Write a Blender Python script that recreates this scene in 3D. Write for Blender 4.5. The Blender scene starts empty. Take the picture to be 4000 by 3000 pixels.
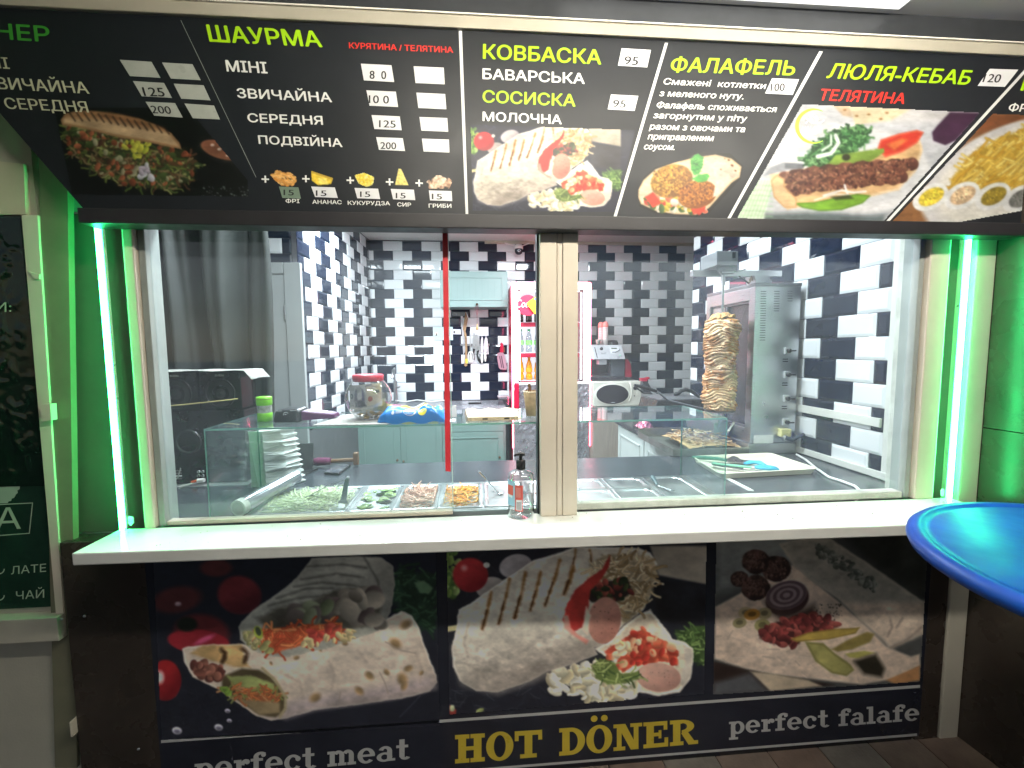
import bpy, bmesh, math, random
import numpy as np
from mathutils import Vector, Matrix
from mathutils.geometry import delaunay_2d_cdt

random.seed(7)
RNG = np.random.default_rng(11)
SC = bpy.context.scene
COL = SC.collection
EYE = 1.51                      # height of the camera above the pavement
PI = math.pi

# ------------------------------------------------------------------ camera
F_PX = 1707.3                   # focal length in photograph pixels (4000 x 3000)
PITCH, ROLL, YAW = 8.17005537e-02, -8.04453871e-03, -7.93383226e-02
_R = Vector((math.cos(YAW), math.sin(YAW), 0))
_Z = Matrix.Rotation(YAW, 3, 'Z')
FWD = _Z @ Vector((0, math.cos(PITCH), -math.sin(PITCH)))
_U = _R.cross(FWD)
RGT = math.cos(ROLL) * _R + math.sin(ROLL) * _U
UPV = -math.sin(ROLL) * _R + math.cos(ROLL) * _U
cd = bpy.data.cameras.new('camera')
cd.sensor_width = 36
cd.lens = F_PX / 4000 * 36
cd.clip_start = 0.02
cd.clip_end = 300
cam = bpy.data.objects.new('camera', cd)
COL.objects.link(cam)
mw = Matrix.Identity(4)
for i in range(3):
    mw[i][0], mw[i][1], mw[i][2] = RGT[i], UPV[i], -FWD[i]
mw[2][3] = EYE
cam.matrix_world = mw
SC.camera = cam

# ------------------------------------------------------------------ night sky, a trace of moonlight, exposure
w = bpy.data.worlds.new("World"); SC.world = w; w.use_nodes = True
nt = w.node_tree; nt.nodes.clear()
wo = nt.nodes.new('ShaderNodeOutputWorld'); bg = nt.nodes.new('ShaderNodeBackground')
sky = nt.nodes.new('ShaderNodeTexSky'); sky.sky_type = 'NISHITA'; sky.sun_disc = False
sky.sun_elevation = math.radians(35); sky.sun_rotation = math.radians(200)
bg.inputs[1].default_value = 0.035
nt.links.new(sky.outputs[0], bg.inputs[0]); nt.links.new(bg.outputs[0], wo.inputs[0])
ml = bpy.data.lights.new('moon', 'SUN'); ml.energy = 0.01; ml.angle = math.radians(0.5); ml.color = (.8, .87, 1)
mo = bpy.data.objects.new('moon', ml); mo.rotation_euler = (math.radians(55), 0, math.radians(20)); mo.location = (0, 0, 6)
COL.objects.link(mo)
SC.view_settings.view_transform = 'Standard'; SC.view_settings.look = 'None'
SC.view_settings.gamma = 1; SC.view_settings.exposure = 0.0; SC.view_settings.use_curve_mapping = False
SC.cycles.max_bounces = 9; SC.cycles.transparent_max_bounces = 24
SC.cycles.glossy_bounces = 5; SC.cycles.transmission_bounces = 8; SC.cycles.diffuse_bounces = 4
SC.cycles.sample_clamp_indirect = 6
SC.cycles.caustics_reflective = False; SC.cycles.caustics_refractive = False

K_ROOM, K_OUT, K_LED = 122.0, 98.0, 70.0      # radiance of the ceiling panels, the canopy tube, the green tubes

# everything below is laid out with the camera height as z = 0 and lifted by EYE at the very end
GROUND = -EYE

def U(px, py, X=None, Y=None, Z=None):
    """the point of a real plane (X=, Y= or Z= constant) seen at photograph pixel px,py"""
    px, py = float(px), float(py)
    d = RGT*((px-2000)/F_PX) - UPV*((py-1500)/F_PX) + FWD
    t = Y / d.y if Y is not None else (Z / d.z if Z is not None else X / d.x)
    return d * t

# ------------------------------------------------------------------ materials
MATS = {}
def lin(c):
    return tuple((x / 12.92 if x <= .04045 else ((x + .055) / 1.055) ** 2.4) for x in c)

def M(name, col, rough=.5, metal=0., var=.10, scale=9., bump=0., bscale=60., coat=0., aniso=None, spec=.5, rvar=.12, srgb=False, stretch=None, trans=0., ior=1.45):
    if name in MATS: return MATS[name]
    if srgb: col = lin(col)
    m = bpy.data.materials.new(name); m.use_nodes = True
    n, l = m.node_tree.nodes, m.node_tree.links
    b = n['Principled BSDF']
    b.inputs['Metallic'].default_value = metal
    b.inputs['Specular IOR Level'].default_value = spec
    b.inputs['IOR'].default_value = ior
    if coat: b.inputs['Coat Weight'].default_value = coat; b.inputs['Coat Roughness'].default_value = .06
    if trans: b.inputs['Transmission Weight'].default_value = trans
    tc = n.new('ShaderNodeTexCoord'); mp = n.new('ShaderNodeMapping')
    l.new(tc.outputs['Object'], mp.inputs[0])
    if stretch: mp.inputs['Scale'].default_value = stretch
    nz = n.new('ShaderNodeTexNoise'); nz.inputs['Scale'].default_value = scale; nz.inputs['Detail'].default_value = 5
    nz.inputs['Roughness'].default_value = .62
    l.new(mp.outputs[0], nz.inputs['Vector'])
    mx = n.new('ShaderNodeMix'); mx.data_type = 'RGBA'
    rm = n.new('ShaderNodeMapRange'); rm.inputs[1].default_value = .3; rm.inputs[2].default_value = .7
    l.new(nz.outputs[0], rm.inputs[0]); l.new(rm.outputs[0], mx.inputs[0])
    mx.inputs[6].default_value = (*[c * (1 - var) for c in col], 1)
    mx.inputs[7].default_value = (*[min(1, c * (1 + var)) for c in col], 1)
    l.new(mx.outputs[2], b.inputs['Base Color'])
    n2 = n.new('ShaderNodeTexNoise'); n2.inputs['Scale'].default_value = scale * 2.3; n2.inputs['Detail'].default_value = 4
    l.new(mp.outputs[0], n2.inputs['Vector'])
    rr = n.new('ShaderNodeMapRange'); rr.inputs[1].default_value = .3; rr.inputs[2].default_value = .7
    rr.inputs[3].default_value = max(.02, rough * (1 - rvar)); rr.inputs[4].default_value = min(1, rough * (1 + rvar) + rvar * .04)
    l.new(n2.outputs[0], rr.inputs[0]); l.new(rr.outputs[0], b.inputs['Roughness'])
    if bump:
        n3 = n.new('ShaderNodeTexNoise'); n3.inputs['Scale'].default_value = bscale; n3.inputs['Detail'].default_value = 3
        l.new(mp.outputs[0], n3.inputs['Vector'])
        bp = n.new('ShaderNodeBump'); bp.inputs['Strength'].default_value = bump; bp.inputs['Distance'].default_value = .01
        l.new(n3.outputs[0], bp.inputs['Height']); l.new(bp.outputs[0], b.inputs['Normal'])
    MATS[name] = m
    return m

def EM(name, col, s, base=(.8, .8, .8)):
    if name in MATS: return MATS[name]
    m = bpy.data.materials.new(name); m.use_nodes = True
    b = m.node_tree.nodes['Principled BSDF']
    b.inputs['Base Color'].default_value = (*base, 1)
    b.inputs['Emission Color'].default_value = (*col, 1); b.inputs['Emission Strength'].default_value = s
    b.inputs['Roughness'].default_value = .4
    MATS[name] = m
    return m

def GLASS(name, tint=(.96, .985, .975), rough=.0, k=1.0, smear=0.):
    """thin pane: clear with a Fresnel reflection"""
    if name in MATS: return MATS[name]
    m = bpy.data.materials.new(name); m.use_nodes = True
    n, l = m.node_tree.nodes, m.node_tree.links
    n.clear()
    out = n.new('ShaderNodeOutputMaterial'); mix = n.new('ShaderNodeMixShader')
    tr = n.new('ShaderNodeBsdfTransparent'); gl = n.new('ShaderNodeBsdfGlossy'); fr = n.new('ShaderNodeLayerWeight')
    tr.inputs[0].default_value = (*tint, 1); gl.inputs['Roughness'].default_value = rough
    gl.inputs[0].default_value = (1, 1, 1, 1)
    fr.inputs['Blend'].default_value = .5
    pw = n.new('ShaderNodeMath'); pw.operation = 'POWER'; pw.inputs[1].default_value = 5
    l.new(fr.outputs['Facing'], pw.inputs[0])
    mu = n.new('ShaderNodeMath'); mu.operation = 'MULTIPLY_ADD'; mu.inputs[1].default_value = .9*k; mu.inputs[2].default_value = .035*k
    mu.use_clamp = True
    l.new(pw.outputs[0], mu.inputs[0]); l.new(mu.outputs[0], mix.inputs[0])
    l.new(tr.outputs[0], mix.inputs[1]); l.new(gl.outputs[0], mix.inputs[2])
    last = mix
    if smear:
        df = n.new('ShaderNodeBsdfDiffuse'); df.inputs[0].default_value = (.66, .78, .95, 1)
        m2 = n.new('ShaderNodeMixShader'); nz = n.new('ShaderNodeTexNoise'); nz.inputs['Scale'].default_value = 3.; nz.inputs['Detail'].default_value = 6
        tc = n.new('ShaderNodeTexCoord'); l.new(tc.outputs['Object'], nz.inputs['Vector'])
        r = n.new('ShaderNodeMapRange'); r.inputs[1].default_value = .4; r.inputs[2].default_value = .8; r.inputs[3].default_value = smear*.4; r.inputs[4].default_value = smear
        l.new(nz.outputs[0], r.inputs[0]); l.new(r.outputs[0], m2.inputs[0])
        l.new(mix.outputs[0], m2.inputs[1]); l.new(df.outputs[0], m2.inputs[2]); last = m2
    l.new(last.outputs[0], out.inputs[0])
    MATS[name] = m
    return m

def PRINT(name='printed_vinyl', rough=.38, k=1.):
    if name in MATS: return MATS[name]
    m = bpy.data.materials.new(name); m.use_nodes = True
    n, l = m.node_tree.nodes, m.node_tree.links
    b = n['Principled BSDF']; b.inputs['Specular IOR Level'].default_value = .35
    at = n.new('ShaderNodeAttribute'); at.attribute_name = 'print'
    hs = n.new('ShaderNodeHueSaturation'); hs.inputs['Value'].default_value = k
    l.new(at.outputs['Color'], hs.inputs['Color']); l.new(hs.outputs[0], b.inputs['Base Color'])
    tc = n.new('ShaderNodeTexCoord'); nz = n.new('ShaderNodeTexNoise'); nz.inputs['Scale'].default_value = 4; nz.inputs['Detail'].default_value = 5
    l.new(tc.outputs['Object'], nz.inputs['Vector'])
    rr = n.new('ShaderNodeMapRange'); rr.inputs[3].default_value = rough * .7; rr.inputs[4].default_value = rough * 1.5
    l.new(nz.outputs[0], rr.inputs[0]); l.new(rr.outputs[0], b.inputs['Roughness'])
    MATS[name] = m
    return m

# ------------------------------------------------------------------ objects
WLOC = {}
def put(o, parent, wl):
    COL.objects.link(o)
    WLOC[o.name] = Vector(wl)
    if parent is not None:
        o.parent = parent
        o.location = Vector(wl) - WLOC[parent.name]
    else:
        o.location = wl
    return o

def tag(o, label=None, cat=None, group=None, kind=None):
    if label: o['label'] = label
    if cat: o['category'] = cat
    if group: o['group'] = group
    if kind: o['kind'] = kind
    return o

def thing(name, label, cat, loc, group=None):
    o = bpy.data.objects.new(name, None); o.empty_display_size = .05
    put(o, None, loc)
    return tag(o, label, cat, group)

class MB:
    def __init__(s): s.v, s.f, s.mi, s.cur, s.sm = [], [], [], 0, []
    def add(s, vs, fs, smooth=False):
        b = len(s.v); s.v += [tuple(p) for p in vs]
        for f in fs: s.f.append(tuple(b + i for i in f)); s.mi.append(s.cur); s.sm.append(smooth)
        return s
    def box(s, x0, x1, y0, y1, z0, z1, ch=0.):
        if ch <= 0:
            return s.add([(x0,y0,z0),(x1,y0,z0),(x1,y1,z0),(x0,y1,z0),(x0,y0,z1),(x1,y0,z1),(x1,y1,z1),(x0,y1,z1)],
                         [(0,3,2,1),(4,5,6,7),(0,1,5,4),(1,2,6,5),(2,3,7,6),(3,0,4,7)])
        bm = bmesh.new(); bmesh.ops.create_cube(bm, size=1)
        for v in bm.verts: v.co = Vector(((x0+x1)/2+v.co.x*(x1-x0), (y0+y1)/2+v.co.y*(y1-y0), (z0+z1)/2+v.co.z*(z1-z0)))
        bmesh.ops.bevel(bm, geom=bm.edges[:], offset=ch, segments=2, affect='EDGES', profile=.6)
        bm.verts.index_update()
        s.add([v.co[:] for v in bm.verts], [tuple(v.index for v in f.verts) for f in bm.faces]); bm.free(); return s
    def hexa(s, c):
        """8 corners: bottom ring 0-3, top ring 4-7"""
        return s.add(c, [(0,3,2,1),(4,5,6,7),(0,1,5,4),(1,2,6,5),(2,3,7,6),(3,0,4,7)])
    def tube(s, pts, r, n=10, cap=True, smooth=True, flat=None):
        pts = [Vector(p) for p in pts]; rs = r if isinstance(r, (list, tuple)) else [r]*len(pts)
        rings = []; ref = None
        for i, p in enumerate(pts):
            d = (pts[min(i+1, len(pts)-1)] - pts[max(i-1, 0)]).normalized()
            if ref is None: ref = Vector((0,0,1)) if abs(d.z) < .9 else Vector((1,0,0))
            a = (ref - d*ref.dot(d)).normalized(); b = d.cross(a); ref = a
            fl = flat if flat else 1.
            rings.append([p + (a*math.cos(2*PI*k/n)*fl + b*math.sin(2*PI*k/n))*rs[i] for k in range(n)])
        vs = [q for g in rings for q in g]; fs = []
        for i in range(len(pts)-1):
            for k in range(n):
                fs.append((i*n+k, i*n+(k+1)%n, (i+1)*n+(k+1)%n, (i+1)*n+k))
        s.add(vs, fs, smooth)
        if cap:
            s.add(rings[0], [tuple(range(n))[::-1]]); s.add(rings[-1], [tuple(range(n))])
        return s
    def cyl(s, a, b, r, r2=None, n=20, smooth=True, cap=True):
        return s.tube([a, b], [r, r if r2 is None else r2], n, cap, smooth)
    def lathe(s, prof, c=(0,0,0), n=28, smooth=True, ax='z'):
        vs, fs = [], []
        for (r, z) in prof:
            for k in range(n):
                t = 2*PI*k/n; x, y = r*math.cos(t), r*math.sin(t)
                if ax == 'z': vs.append((c[0]+x, c[1]+y, c[2]+z))
                elif ax == 'y': vs.append((c[0]+x, c[1]+z, c[2]+y))
                else: vs.append((c[0]+z, c[1]+x, c[2]+y))
        for i in range(len(prof)-1):
            for k in range(n):
                fs.append((i*n+k, i*n+(k+1)%n, (i+1)*n+(k+1)%n, (i+1)*n+k))
        return s.add(vs, fs, smooth)
    def prism(s, poly, d, smooth=False):
        """poly: list of 3d points (a face), extruded by vector d"""
        n = len(poly); d = Vector(d); a = [Vector(p) for p in poly]; b = [p + d for p in a]
        return s.add(a+b, [tuple(range(n))[::-1], tuple(range(n, 2*n))] + [(i, (i+1)%n, n+(i+1)%n, n+i) for i in range(n)], smooth)
    def sheet(s, P, smooth=True):
        """P: 2d list of points"""
        h, w_ = len(P), len(P[0]); vs = [p for row in P for p in row]
        return s.add(vs, [(j*w_+i, j*w_+i+1, (j+1)*w_+i+1, (j+1)*w_+i) for j in range(h-1) for i in range(w_-1)], smooth)
    def mesh(s, name, mats, org):
        me = bpy.data.meshes.new(name)
        o = Vector(org)
        me.from_pydata([(p[0]-o.x, p[1]-o.y, p[2]-o.z) for p in s.v], [], s.f)
        for m in (mats if isinstance(mats, (list, tuple)) else [mats]): me.materials.append(m)
        me.polygons.foreach_set('material_index', s.mi); me.polygons.foreach_set('use_smooth', s.sm)
        me.update(); return me
    def part(s, name, mats, parent, bevel=0., solid=0., recalc=True):
        org = WLOC[parent.name] if parent is not None else Vector((0,0,0))
        if parent is None:
            a = np.array(s.v); org = Vector((float(a[:,0].mean()), float(a[:,1].mean()), float(a[:,2].min())))
        me = s.mesh(name, mats, org)
        if recalc:
            bm = bmesh.new(); bm.from_mesh(me); bmesh.ops.recalc_face_normals(bm, faces=bm.faces[:]); bm.to_mesh(me); bm.free()
        o = bpy.data.objects.new(name, me); put(o, parent, org)
        if solid:
            md = o.modifiers.new('solid', 'SOLIDIFY'); md.thickness = solid; md.offset = 0
        if bevel:
            md = o.modifiers.new('bevel', 'BEVEL'); md.width = bevel; md.segments = 2; md.limit_method = 'ANGLE'; md.angle_limit = .6
            md.harden_normals = False
        return o
    def top(s, name, mats, label, cat, group=None, kind=None, bevel=0., solid=0., recalc=True):
        return tag(s.part(name, mats, None, bevel, solid, recalc), label, cat, group, kind)
    def struct(s, name, mats, bevel=0.):
        return tag(s.part(name, mats, None, bevel), kind='structure')

def box(x0, x1, y0, y1, z0, z1, ch=0.): return MB().box(x0, x1, y0, y1, z0, z1, ch)

def clone(o, loc, rot=None, label=None):
    """copy a finished thing with its parts and sub-parts; loc in layout coordinates"""
    c = o.copy(); COL.objects.link(c); c.location = loc; WLOC[c.name] = Vector(loc)
    if rot is not None: c.rotation_euler = rot
    if label: c['label'] = label
    for ch in list(o.children):
        d = ch.copy(); COL.objects.link(d); d.parent = c
        for g in list(ch.children):
            e = g.copy(); COL.objects.link(e); e.parent = d
    return c

# ------------------------------------------------------------------ flat print: painted colour grids
def fbm(shape, cells, octv=4, seed=0):
    r = np.random.default_rng(seed); out = np.zeros(shape); amp, tot = 1., 0.
    for o in range(octv):
        c = int(cells * 2**o) + 2; g = r.random((c+2, c+2))
        y = np.linspace(0, c, shape[0]); x = np.linspace(0, c, shape[1])
        yi, xi = y.astype(int), x.astype(int); fy, fx = (y-yi)[:,None], (x-xi)[None,:]
        fy = fy*fy*(3-2*fy); fx = fx*fx*(3-2*fx)
        a = g[np.ix_(yi, xi)]; b = g[np.ix_(yi, xi+1)]; c_ = g[np.ix_(yi+1, xi)]; d = g[np.ix_(yi+1, xi+1)]
        out += amp*((a*(1-fx)+b*fx)*(1-fy)+(c_*(1-fx)+d*fx)*fy); tot += amp; amp *= .55
    return out/tot

class Cv:
    """a canvas in the pixel units of one enlarged crop of the photograph: origin ox,oy and scale s"""
    def __init__(c, x0, y0, x1, y1, step, base, o=(0, 0, 1.), seed=1):
        c.o = o; nx, ny = int((x1-x0)/step)+2, int((y1-y0)/step)+2
        c.x = np.linspace(x0, x1, nx); c.y = np.linspace(y0, y1, ny)
        c.X, c.Y = np.meshgrid(c.x, c.y); c.img = np.empty(c.X.shape+(3,)); c.img[:] = np.array(base, float)/255
        c.n1 = fbm(c.X.shape, 9, 5, seed); c.n2 = fbm(c.X.shape, 40, 3, seed+1); c.n3 = fbm(c.X.shape, 5, 3, seed+2)
        c.step = step
    def put(c, m, col, tex=0., t2=0.):
        col = np.array(col, float)/255 if not isinstance(col, np.ndarray) else col
        if col.ndim == 1: col = np.broadcast_to(col, c.img.shape)
        k = 1 + tex*(c.n1-.5)*2 + t2*(c.n2-.5)*2
        m = np.clip(m, 0, 1)[..., None]
        c.img = c.img*(1-m) + np.clip(col*k[..., None], 0, 1)*m
        return c
    def sd(c, pts):
        P = np.array(pts, float); ins = np.zeros(c.X.shape, bool); d = np.full(c.X.shape, 1e9)
        for i in range(len(P)):
            a, b = P[i], P[(i+1) % len(P)]; e = b-a; L = (e*e).sum()+1e-9
            t = np.clip(((c.X-a[0])*e[0]+(c.Y-a[1])*e[1])/L, 0, 1)
            d = np.minimum(d, np.hypot(c.X-a[0]-t*e[0], c.Y-a[1]-t*e[1]))
            if a[1] != b[1]:
                cr = ((a[1] > c.Y) != (b[1] > c.Y)) & (c.X < (b[0]-a[0])*(c.Y-a[1])/(b[1]-a[1])+a[0]); ins ^= cr
        return np.where(ins, -d, d)
    def poly(c, pts, col, soft=4., tex=.0, t2=0., rag=0., rim=None, rimw=12.):
        d = c.sd(pts) + rag*(c.n2-.5)*2
        c.put(.5-d/(2*soft), col, tex, t2)
        if rim is not None: c.put(np.clip(1-np.abs(d+rimw*.4)/rimw, 0, 1)*(d < soft)*.8, rim)
        return c
    def ell(c, cx, cy, rx, ry, col, ang=0., soft=.12, tex=0., t2=0., rag=0., sh=None, hl=None):
        a = math.radians(ang); dx, dy = c.X-cx, c.Y-cy
        u_ = (dx*math.cos(a)+dy*math.sin(a))/rx; v_ = (-dx*math.sin(a)+dy*math.cos(a))/ry
        r = np.hypot(u_, v_) + rag*(c.n2-.5)*2
        m = np.clip((1-r)/soft+.5, 0, 1)
        c.put(m, col, tex, t2)
        if sh is not None:       # darker ink towards the lower right of a printed ball
            c.put(m*np.clip((u_*.6+v_*.8+.3), 0, 1)*.8, sh)
        if hl is not None:
            c.put(np.clip(1-np.hypot(u_+.35, v_+.4)/.28, 0, 1)*.8, hl)
        return c
    def line(c, pts, w, col, soft=3., op=1., tex=0.):
        d = np.full(c.X.shape, 1e9)
        for i in range(len(pts)-1):
            a, b = np.array(pts[i], float), np.array(pts[i+1], float); e = b-a; L = (e*e).sum()+1e-9
            t = np.clip(((c.X-a[0])*e[0]+(c.Y-a[1])*e[1])/L, 0, 1)
            d = np.minimum(d, np.hypot(c.X-a[0]-t*e[0], c.Y-a[1]-t*e[1]))
        d = d + (c.n2-.5)*w*.5*tex*4
        return c.put((.5-(d-w/2)/(2*soft))*op, col, 0)
    def strands(c, region, cols, n, L, w, seed=0, curl=.6, op=1.):
        r = random.Random(seed); P = np.array(region, float); lo, hi = P.min(0), P.max(0); k = 0; t = 0
        while k < n and t < n*30:
            t += 1; x, y = r.uniform(lo[0], hi[0]), r.uniform(lo[1], hi[1])
            if not pip(x, y, region): continue
            k += 1; a = r.uniform(0, 2*PI); pts = [(x, y)]
            for _ in range(3):
                a += r.uniform(-curl, curl); x += math.cos(a)*L/3; y += math.sin(a)*L/3*.7; pts.append((x, y))
            c._loc(pts, w*r.uniform(.7, 1.3), r.choice(cols), op)
        return c
    def blobs(c, region, cols, n, r0, r1, seed=0, asp=.7, soft=.25):
        r = random.Random(seed); P = np.array(region, float); lo, hi = P.min(0), P.max(0); k = 0; t = 0
        while k < n and t < n*30:
            t += 1; x, y = r.uniform(lo[0], hi[0]), r.uniform(lo[1], hi[1])
            if not pip(x, y, region): continue
            k += 1; c._blob(x, y, r.uniform(r0, r1), asp*r.uniform(.7, 1.3), r.uniform(0, PI), r.choice(cols), soft)
        return c
    def _win(c, x0, x1, y0, y1):
        i0, i1 = np.searchsorted(c.x, [x0, x1]); j0, j1 = np.searchsorted(c.y, [y0, y1]); return slice(j0, j1), slice(i0, i1)
    def _blob(c, x, y, r, asp, a, col, soft):
        w_ = c._win(x-r*1.4, x+r*1.4, y-r*1.4, y+r*1.4); X, Y = c.X[w_], c.Y[w_]
        if X.size == 0: return
        u_ = ((X-x)*math.cos(a)+(Y-y)*math.sin(a))/r; v_ = (-(X-x)*math.sin(a)+(Y-y)*math.cos(a))/(r*asp)
        m = np.clip((1-np.hypot(u_, v_))/soft+.5, 0, 1)[..., None]
        k = 1 + .25*np.clip(-v_-u_*.4, -1, 1)[..., None]
        c.img[w_] = c.img[w_]*(1-m) + np.clip(np.array(col)/255*k, 0, 1)*m
    def _loc(c, pts, w, col, op=1.):
        xs, ys = [p[0] for p in pts], [p[1] for p in pts]
        w_ = c._win(min(xs)-w, max(xs)+w, min(ys)-w, max(ys)+w); X, Y = c.X[w_], c.Y[w_]
        if X.size == 0: return
        d = np.full(X.shape, 1e9)
        for i in range(len(pts)-1):
            a, b = pts[i], pts[i+1]; ex, ey = b[0]-a[0], b[1]-a[1]; L = ex*ex+ey*ey+1e-9
            t = np.clip(((X-a[0])*ex+(Y-a[1])*ey)/L, 0, 1); d = np.minimum(d, np.hypot(X-a[0]-t*ex, Y-a[1]-t*ey))
        m = (np.clip(.5-(d-w/2)/(c.step*1.2), 0, 1)*op)[..., None]
        k = (1.12-.35*np.clip(d/(w/2+1e-6), 0, 1))[..., None]
        c.img[w_] = c.img[w_]*(1-m) + np.clip(np.array(col)/255*k, 0, 1)*m
    def finish(c, blur=1, grain=.10, sat=.92):
        for _ in range(blur):
            p = np.pad(c.img, ((1, 1), (1, 1), (0, 0)), 'edge')
            c.img = (p[1:-1, 1:-1]*4+p[:-2, 1:-1]*2+p[2:, 1:-1]*2+p[1:-1, :-2]*2+p[1:-1, 2:]*2+p[:-2, :-2]+p[2:, 2:]+p[:-2, 2:]+p[2:, :-2])/16
        k = 1+grain*((c.n2-.5)*1.6+(c.n1-.5)*1.8)
        c.img = np.clip(c.img*k[..., None], 0, 1)
        g_ = c.img.mean(-1, keepdims=True); c.img = g_+(c.img-g_)*sat
        return c
    def build(c, name, parent, mask=None, mat=None, gain=1., Y=None, to3d=None, sat=.95):
        if to3d is None: c.finish(sat=sat)
        ox, oy, s = c.o
        ny, nx = c.X.shape
        px = ox + c.X/s; py = oy + c.Y/s
        if to3d is None:
            D = ((px-2000)/F_PX)[..., None]*np.array(RGT) - ((py-1500)/F_PX)[..., None]*np.array(UPV) + np.array(FWD)
            V = D*(Y/D[..., 1])[..., None]
        else: V = to3d(c.X, c.Y)
        keep = np.ones((ny-1, nx-1), bool)
        if mask is not None:
            d = c.sd(mask); keep = (d[:-1, :-1]+d[1:, 1:])/2 < 0
        idx = np.arange(ny*nx).reshape(ny, nx)
        Fq = np.stack([idx[:-1, :-1], idx[1:, :-1], idx[1:, 1:], idx[:-1, 1:]], -1)[keep]
        used = np.unique(Fq); rem = np.full(ny*nx, -1); rem[used] = np.arange(len(used)); Fq = rem[Fq]
        V = V.reshape(-1, 3)[used]; Cc = c.img.reshape(-1, 3)[used]
        Cc = np.where(Cc <= .04045, Cc/12.92, ((Cc+.055)/1.055)**2.4)*gain
        org = WLOC[parent.name]; V = V - np.array(org)
        me = bpy.data.meshes.new(name)
        me.vertices.add(len(V)); me.vertices.foreach_set('co', V.ravel().astype(np.float32))
        me.loops.add(Fq.size); me.loops.foreach_set('vertex_index', Fq.ravel().astype(np.int32))
        me.polygons.add(len(Fq)); me.polygons.foreach_set('loop_start', np.arange(0, Fq.size, 4, dtype=np.int32))
        me.update(calc_edges=True)
        ca = me.color_attributes.new('print', 'FLOAT_COLOR', 'POINT')
        ca.data.foreach_set('color', np.concatenate([np.clip(Cc, 0, 1), np.ones((len(Cc), 1))], 1).ravel().astype(np.float32))
        me.materials.append(mat or PRINT())
        o = bpy.data.objects.new(name, me); put(o, parent, org); return o

def pip(x, y, P):
    ins = False; n = len(P)
    for i in range(n):
        a, b = P[i], P[(i+1) % n]
        if (a[1] > y) != (b[1] > y) and x < (b[0]-a[0])*(y-a[1])/(b[1]-a[1])+a[0]: ins = not ins
    return ins

# ------------------------------------------------------------------ lettering
_TC = {}
def glyphs(txt, bold=.0, res=3):
    k = (txt, bold)
    if k in _TC: return _TC[k]
    cu = bpy.data.curves.new('lettering', 'FONT'); cu.body = txt; cu.resolution_u = res; cu.offset = bold
    o = bpy.data.objects.new('lettering', cu); COL.objects.link(o)
    cu.fill_mode = 'NONE'
    me = o.evaluated_get(bpy.context.evaluated_depsgraph_get()).to_mesh()
    V = [Vector(x.co[:2]) for x in me.vertices]; E = [tuple(e.vertices) for e in me.edges]
    nb = {}
    for p, q in E: nb.setdefault(p, []).append(q); nb.setdefault(q, []).append(p)
    seen, loops = set(), []
    for s0 in range(len(V)):           # vertex order along a contour is the drawing order
        if s0 in seen or s0 not in nb: continue
        lp, cur, prev = [s0], s0, -1; seen.add(s0)
        while True:
            nx = [k for k in sorted(nb[cur], key=lambda k: abs(k-cur-1)) if k not in seen]
            if not nx: break
            cur = nx[0]; seen.add(cur); lp.append(cur)
        loops.append([V[k] for k in lp])
    allv = [p for lp in loops for p in lp]; es = []; n0 = 0
    for lp in loops: es += [(n0+i, n0+(i+1) % len(lp)) for i in range(len(lp))]; n0 += len(lp)
    r_ = delaunay_2d_cdt(allv, es, [], 0, 1e-5)
    vv, ff = r_[0], r_[2]; L_ = [(min(p.x for p in lp), max(p.x for p in lp), lp) for lp in loops]; f = []
    for t in ff:
        cx = sum(vv[k].x for k in t)/len(t); cy = sum(vv[k].y for k in t)/len(t); wn = 0
        for xa, xb, lp in L_:
            if xa <= cx <= xb:
                for i in range(len(lp)):
                    p, q = lp[i-1], lp[i]
                    if (p.y <= cy) != (q.y <= cy) and p.x+(cy-p.y)/(q.y-p.y)*(q.x-p.x) > cx: wn += 1 if q.y > p.y else -1
        if wn != 0: f.append(tuple(t))
    v = np.array([p[:] for p in vv])
    COL.objects.unlink(o); bpy.data.objects.remove(o); bpy.data.curves.remove(cu)
    _TC[k] = (v, f); return v, f
CAP = .729
def text(txt, zo, a, b, h, col, parent, Y=None, h2=None, slant=0., bold=.02, name='lettering', to3d=None, mat=None, wob=0., lift=0.0008, heavy=((0., 0.),)):
    """lettering whose baseline runs a->b and whose capitals are h (then h2) high, in crop units zo=(ox,oy,s)"""
    v, f = glyphs(txt, bold); h2 = h if h2 is None else h2
    x0, x1 = v[:, 0].min(), v[:, 0].max(); t = (v[:, 0]-x0)/(x1-x0+1e-9); yy = v[:, 1]/CAP
    if wob: yy = yy*(1+wob*np.sin(t*9.)*.3)
    H = h+(h2-h)*t
    X = a[0]+(b[0]-a[0])*t + slant*H*yy; Yp = a[1]+(b[1]-a[1])*t - H*yy
    mb = MB()
    for k, sh in enumerate(heavy):
        vs = []
        for x, y in zip(X, Yp):
            if to3d is None: vs.append(U(zo[0]+(x+sh[0]*h)/zo[2], zo[1]+(y+sh[1]*h)/zo[2], Y=Y-lift-k*.00008))
            else: vs.append(to3d(x, y))
        mb.add(vs, f)
    return mb.part(name, mat or M('ink_%d_%d_%d' % col, tuple(c/255 for c in col), .35, srgb=True, var=.03), parent, recalc=False)

def quad(name, zo, pts, Y, th, mat, parent):
    """a flat sheet of thickness th whose corners are the given crop points on plane Y"""
    P = [U(zo[0]+x/zo[2], zo[1]+y/zo[2], Y=Y) for x, y in pts]
    return MB().prism(P, (0, th, 0)).part(name, mat, parent)
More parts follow.
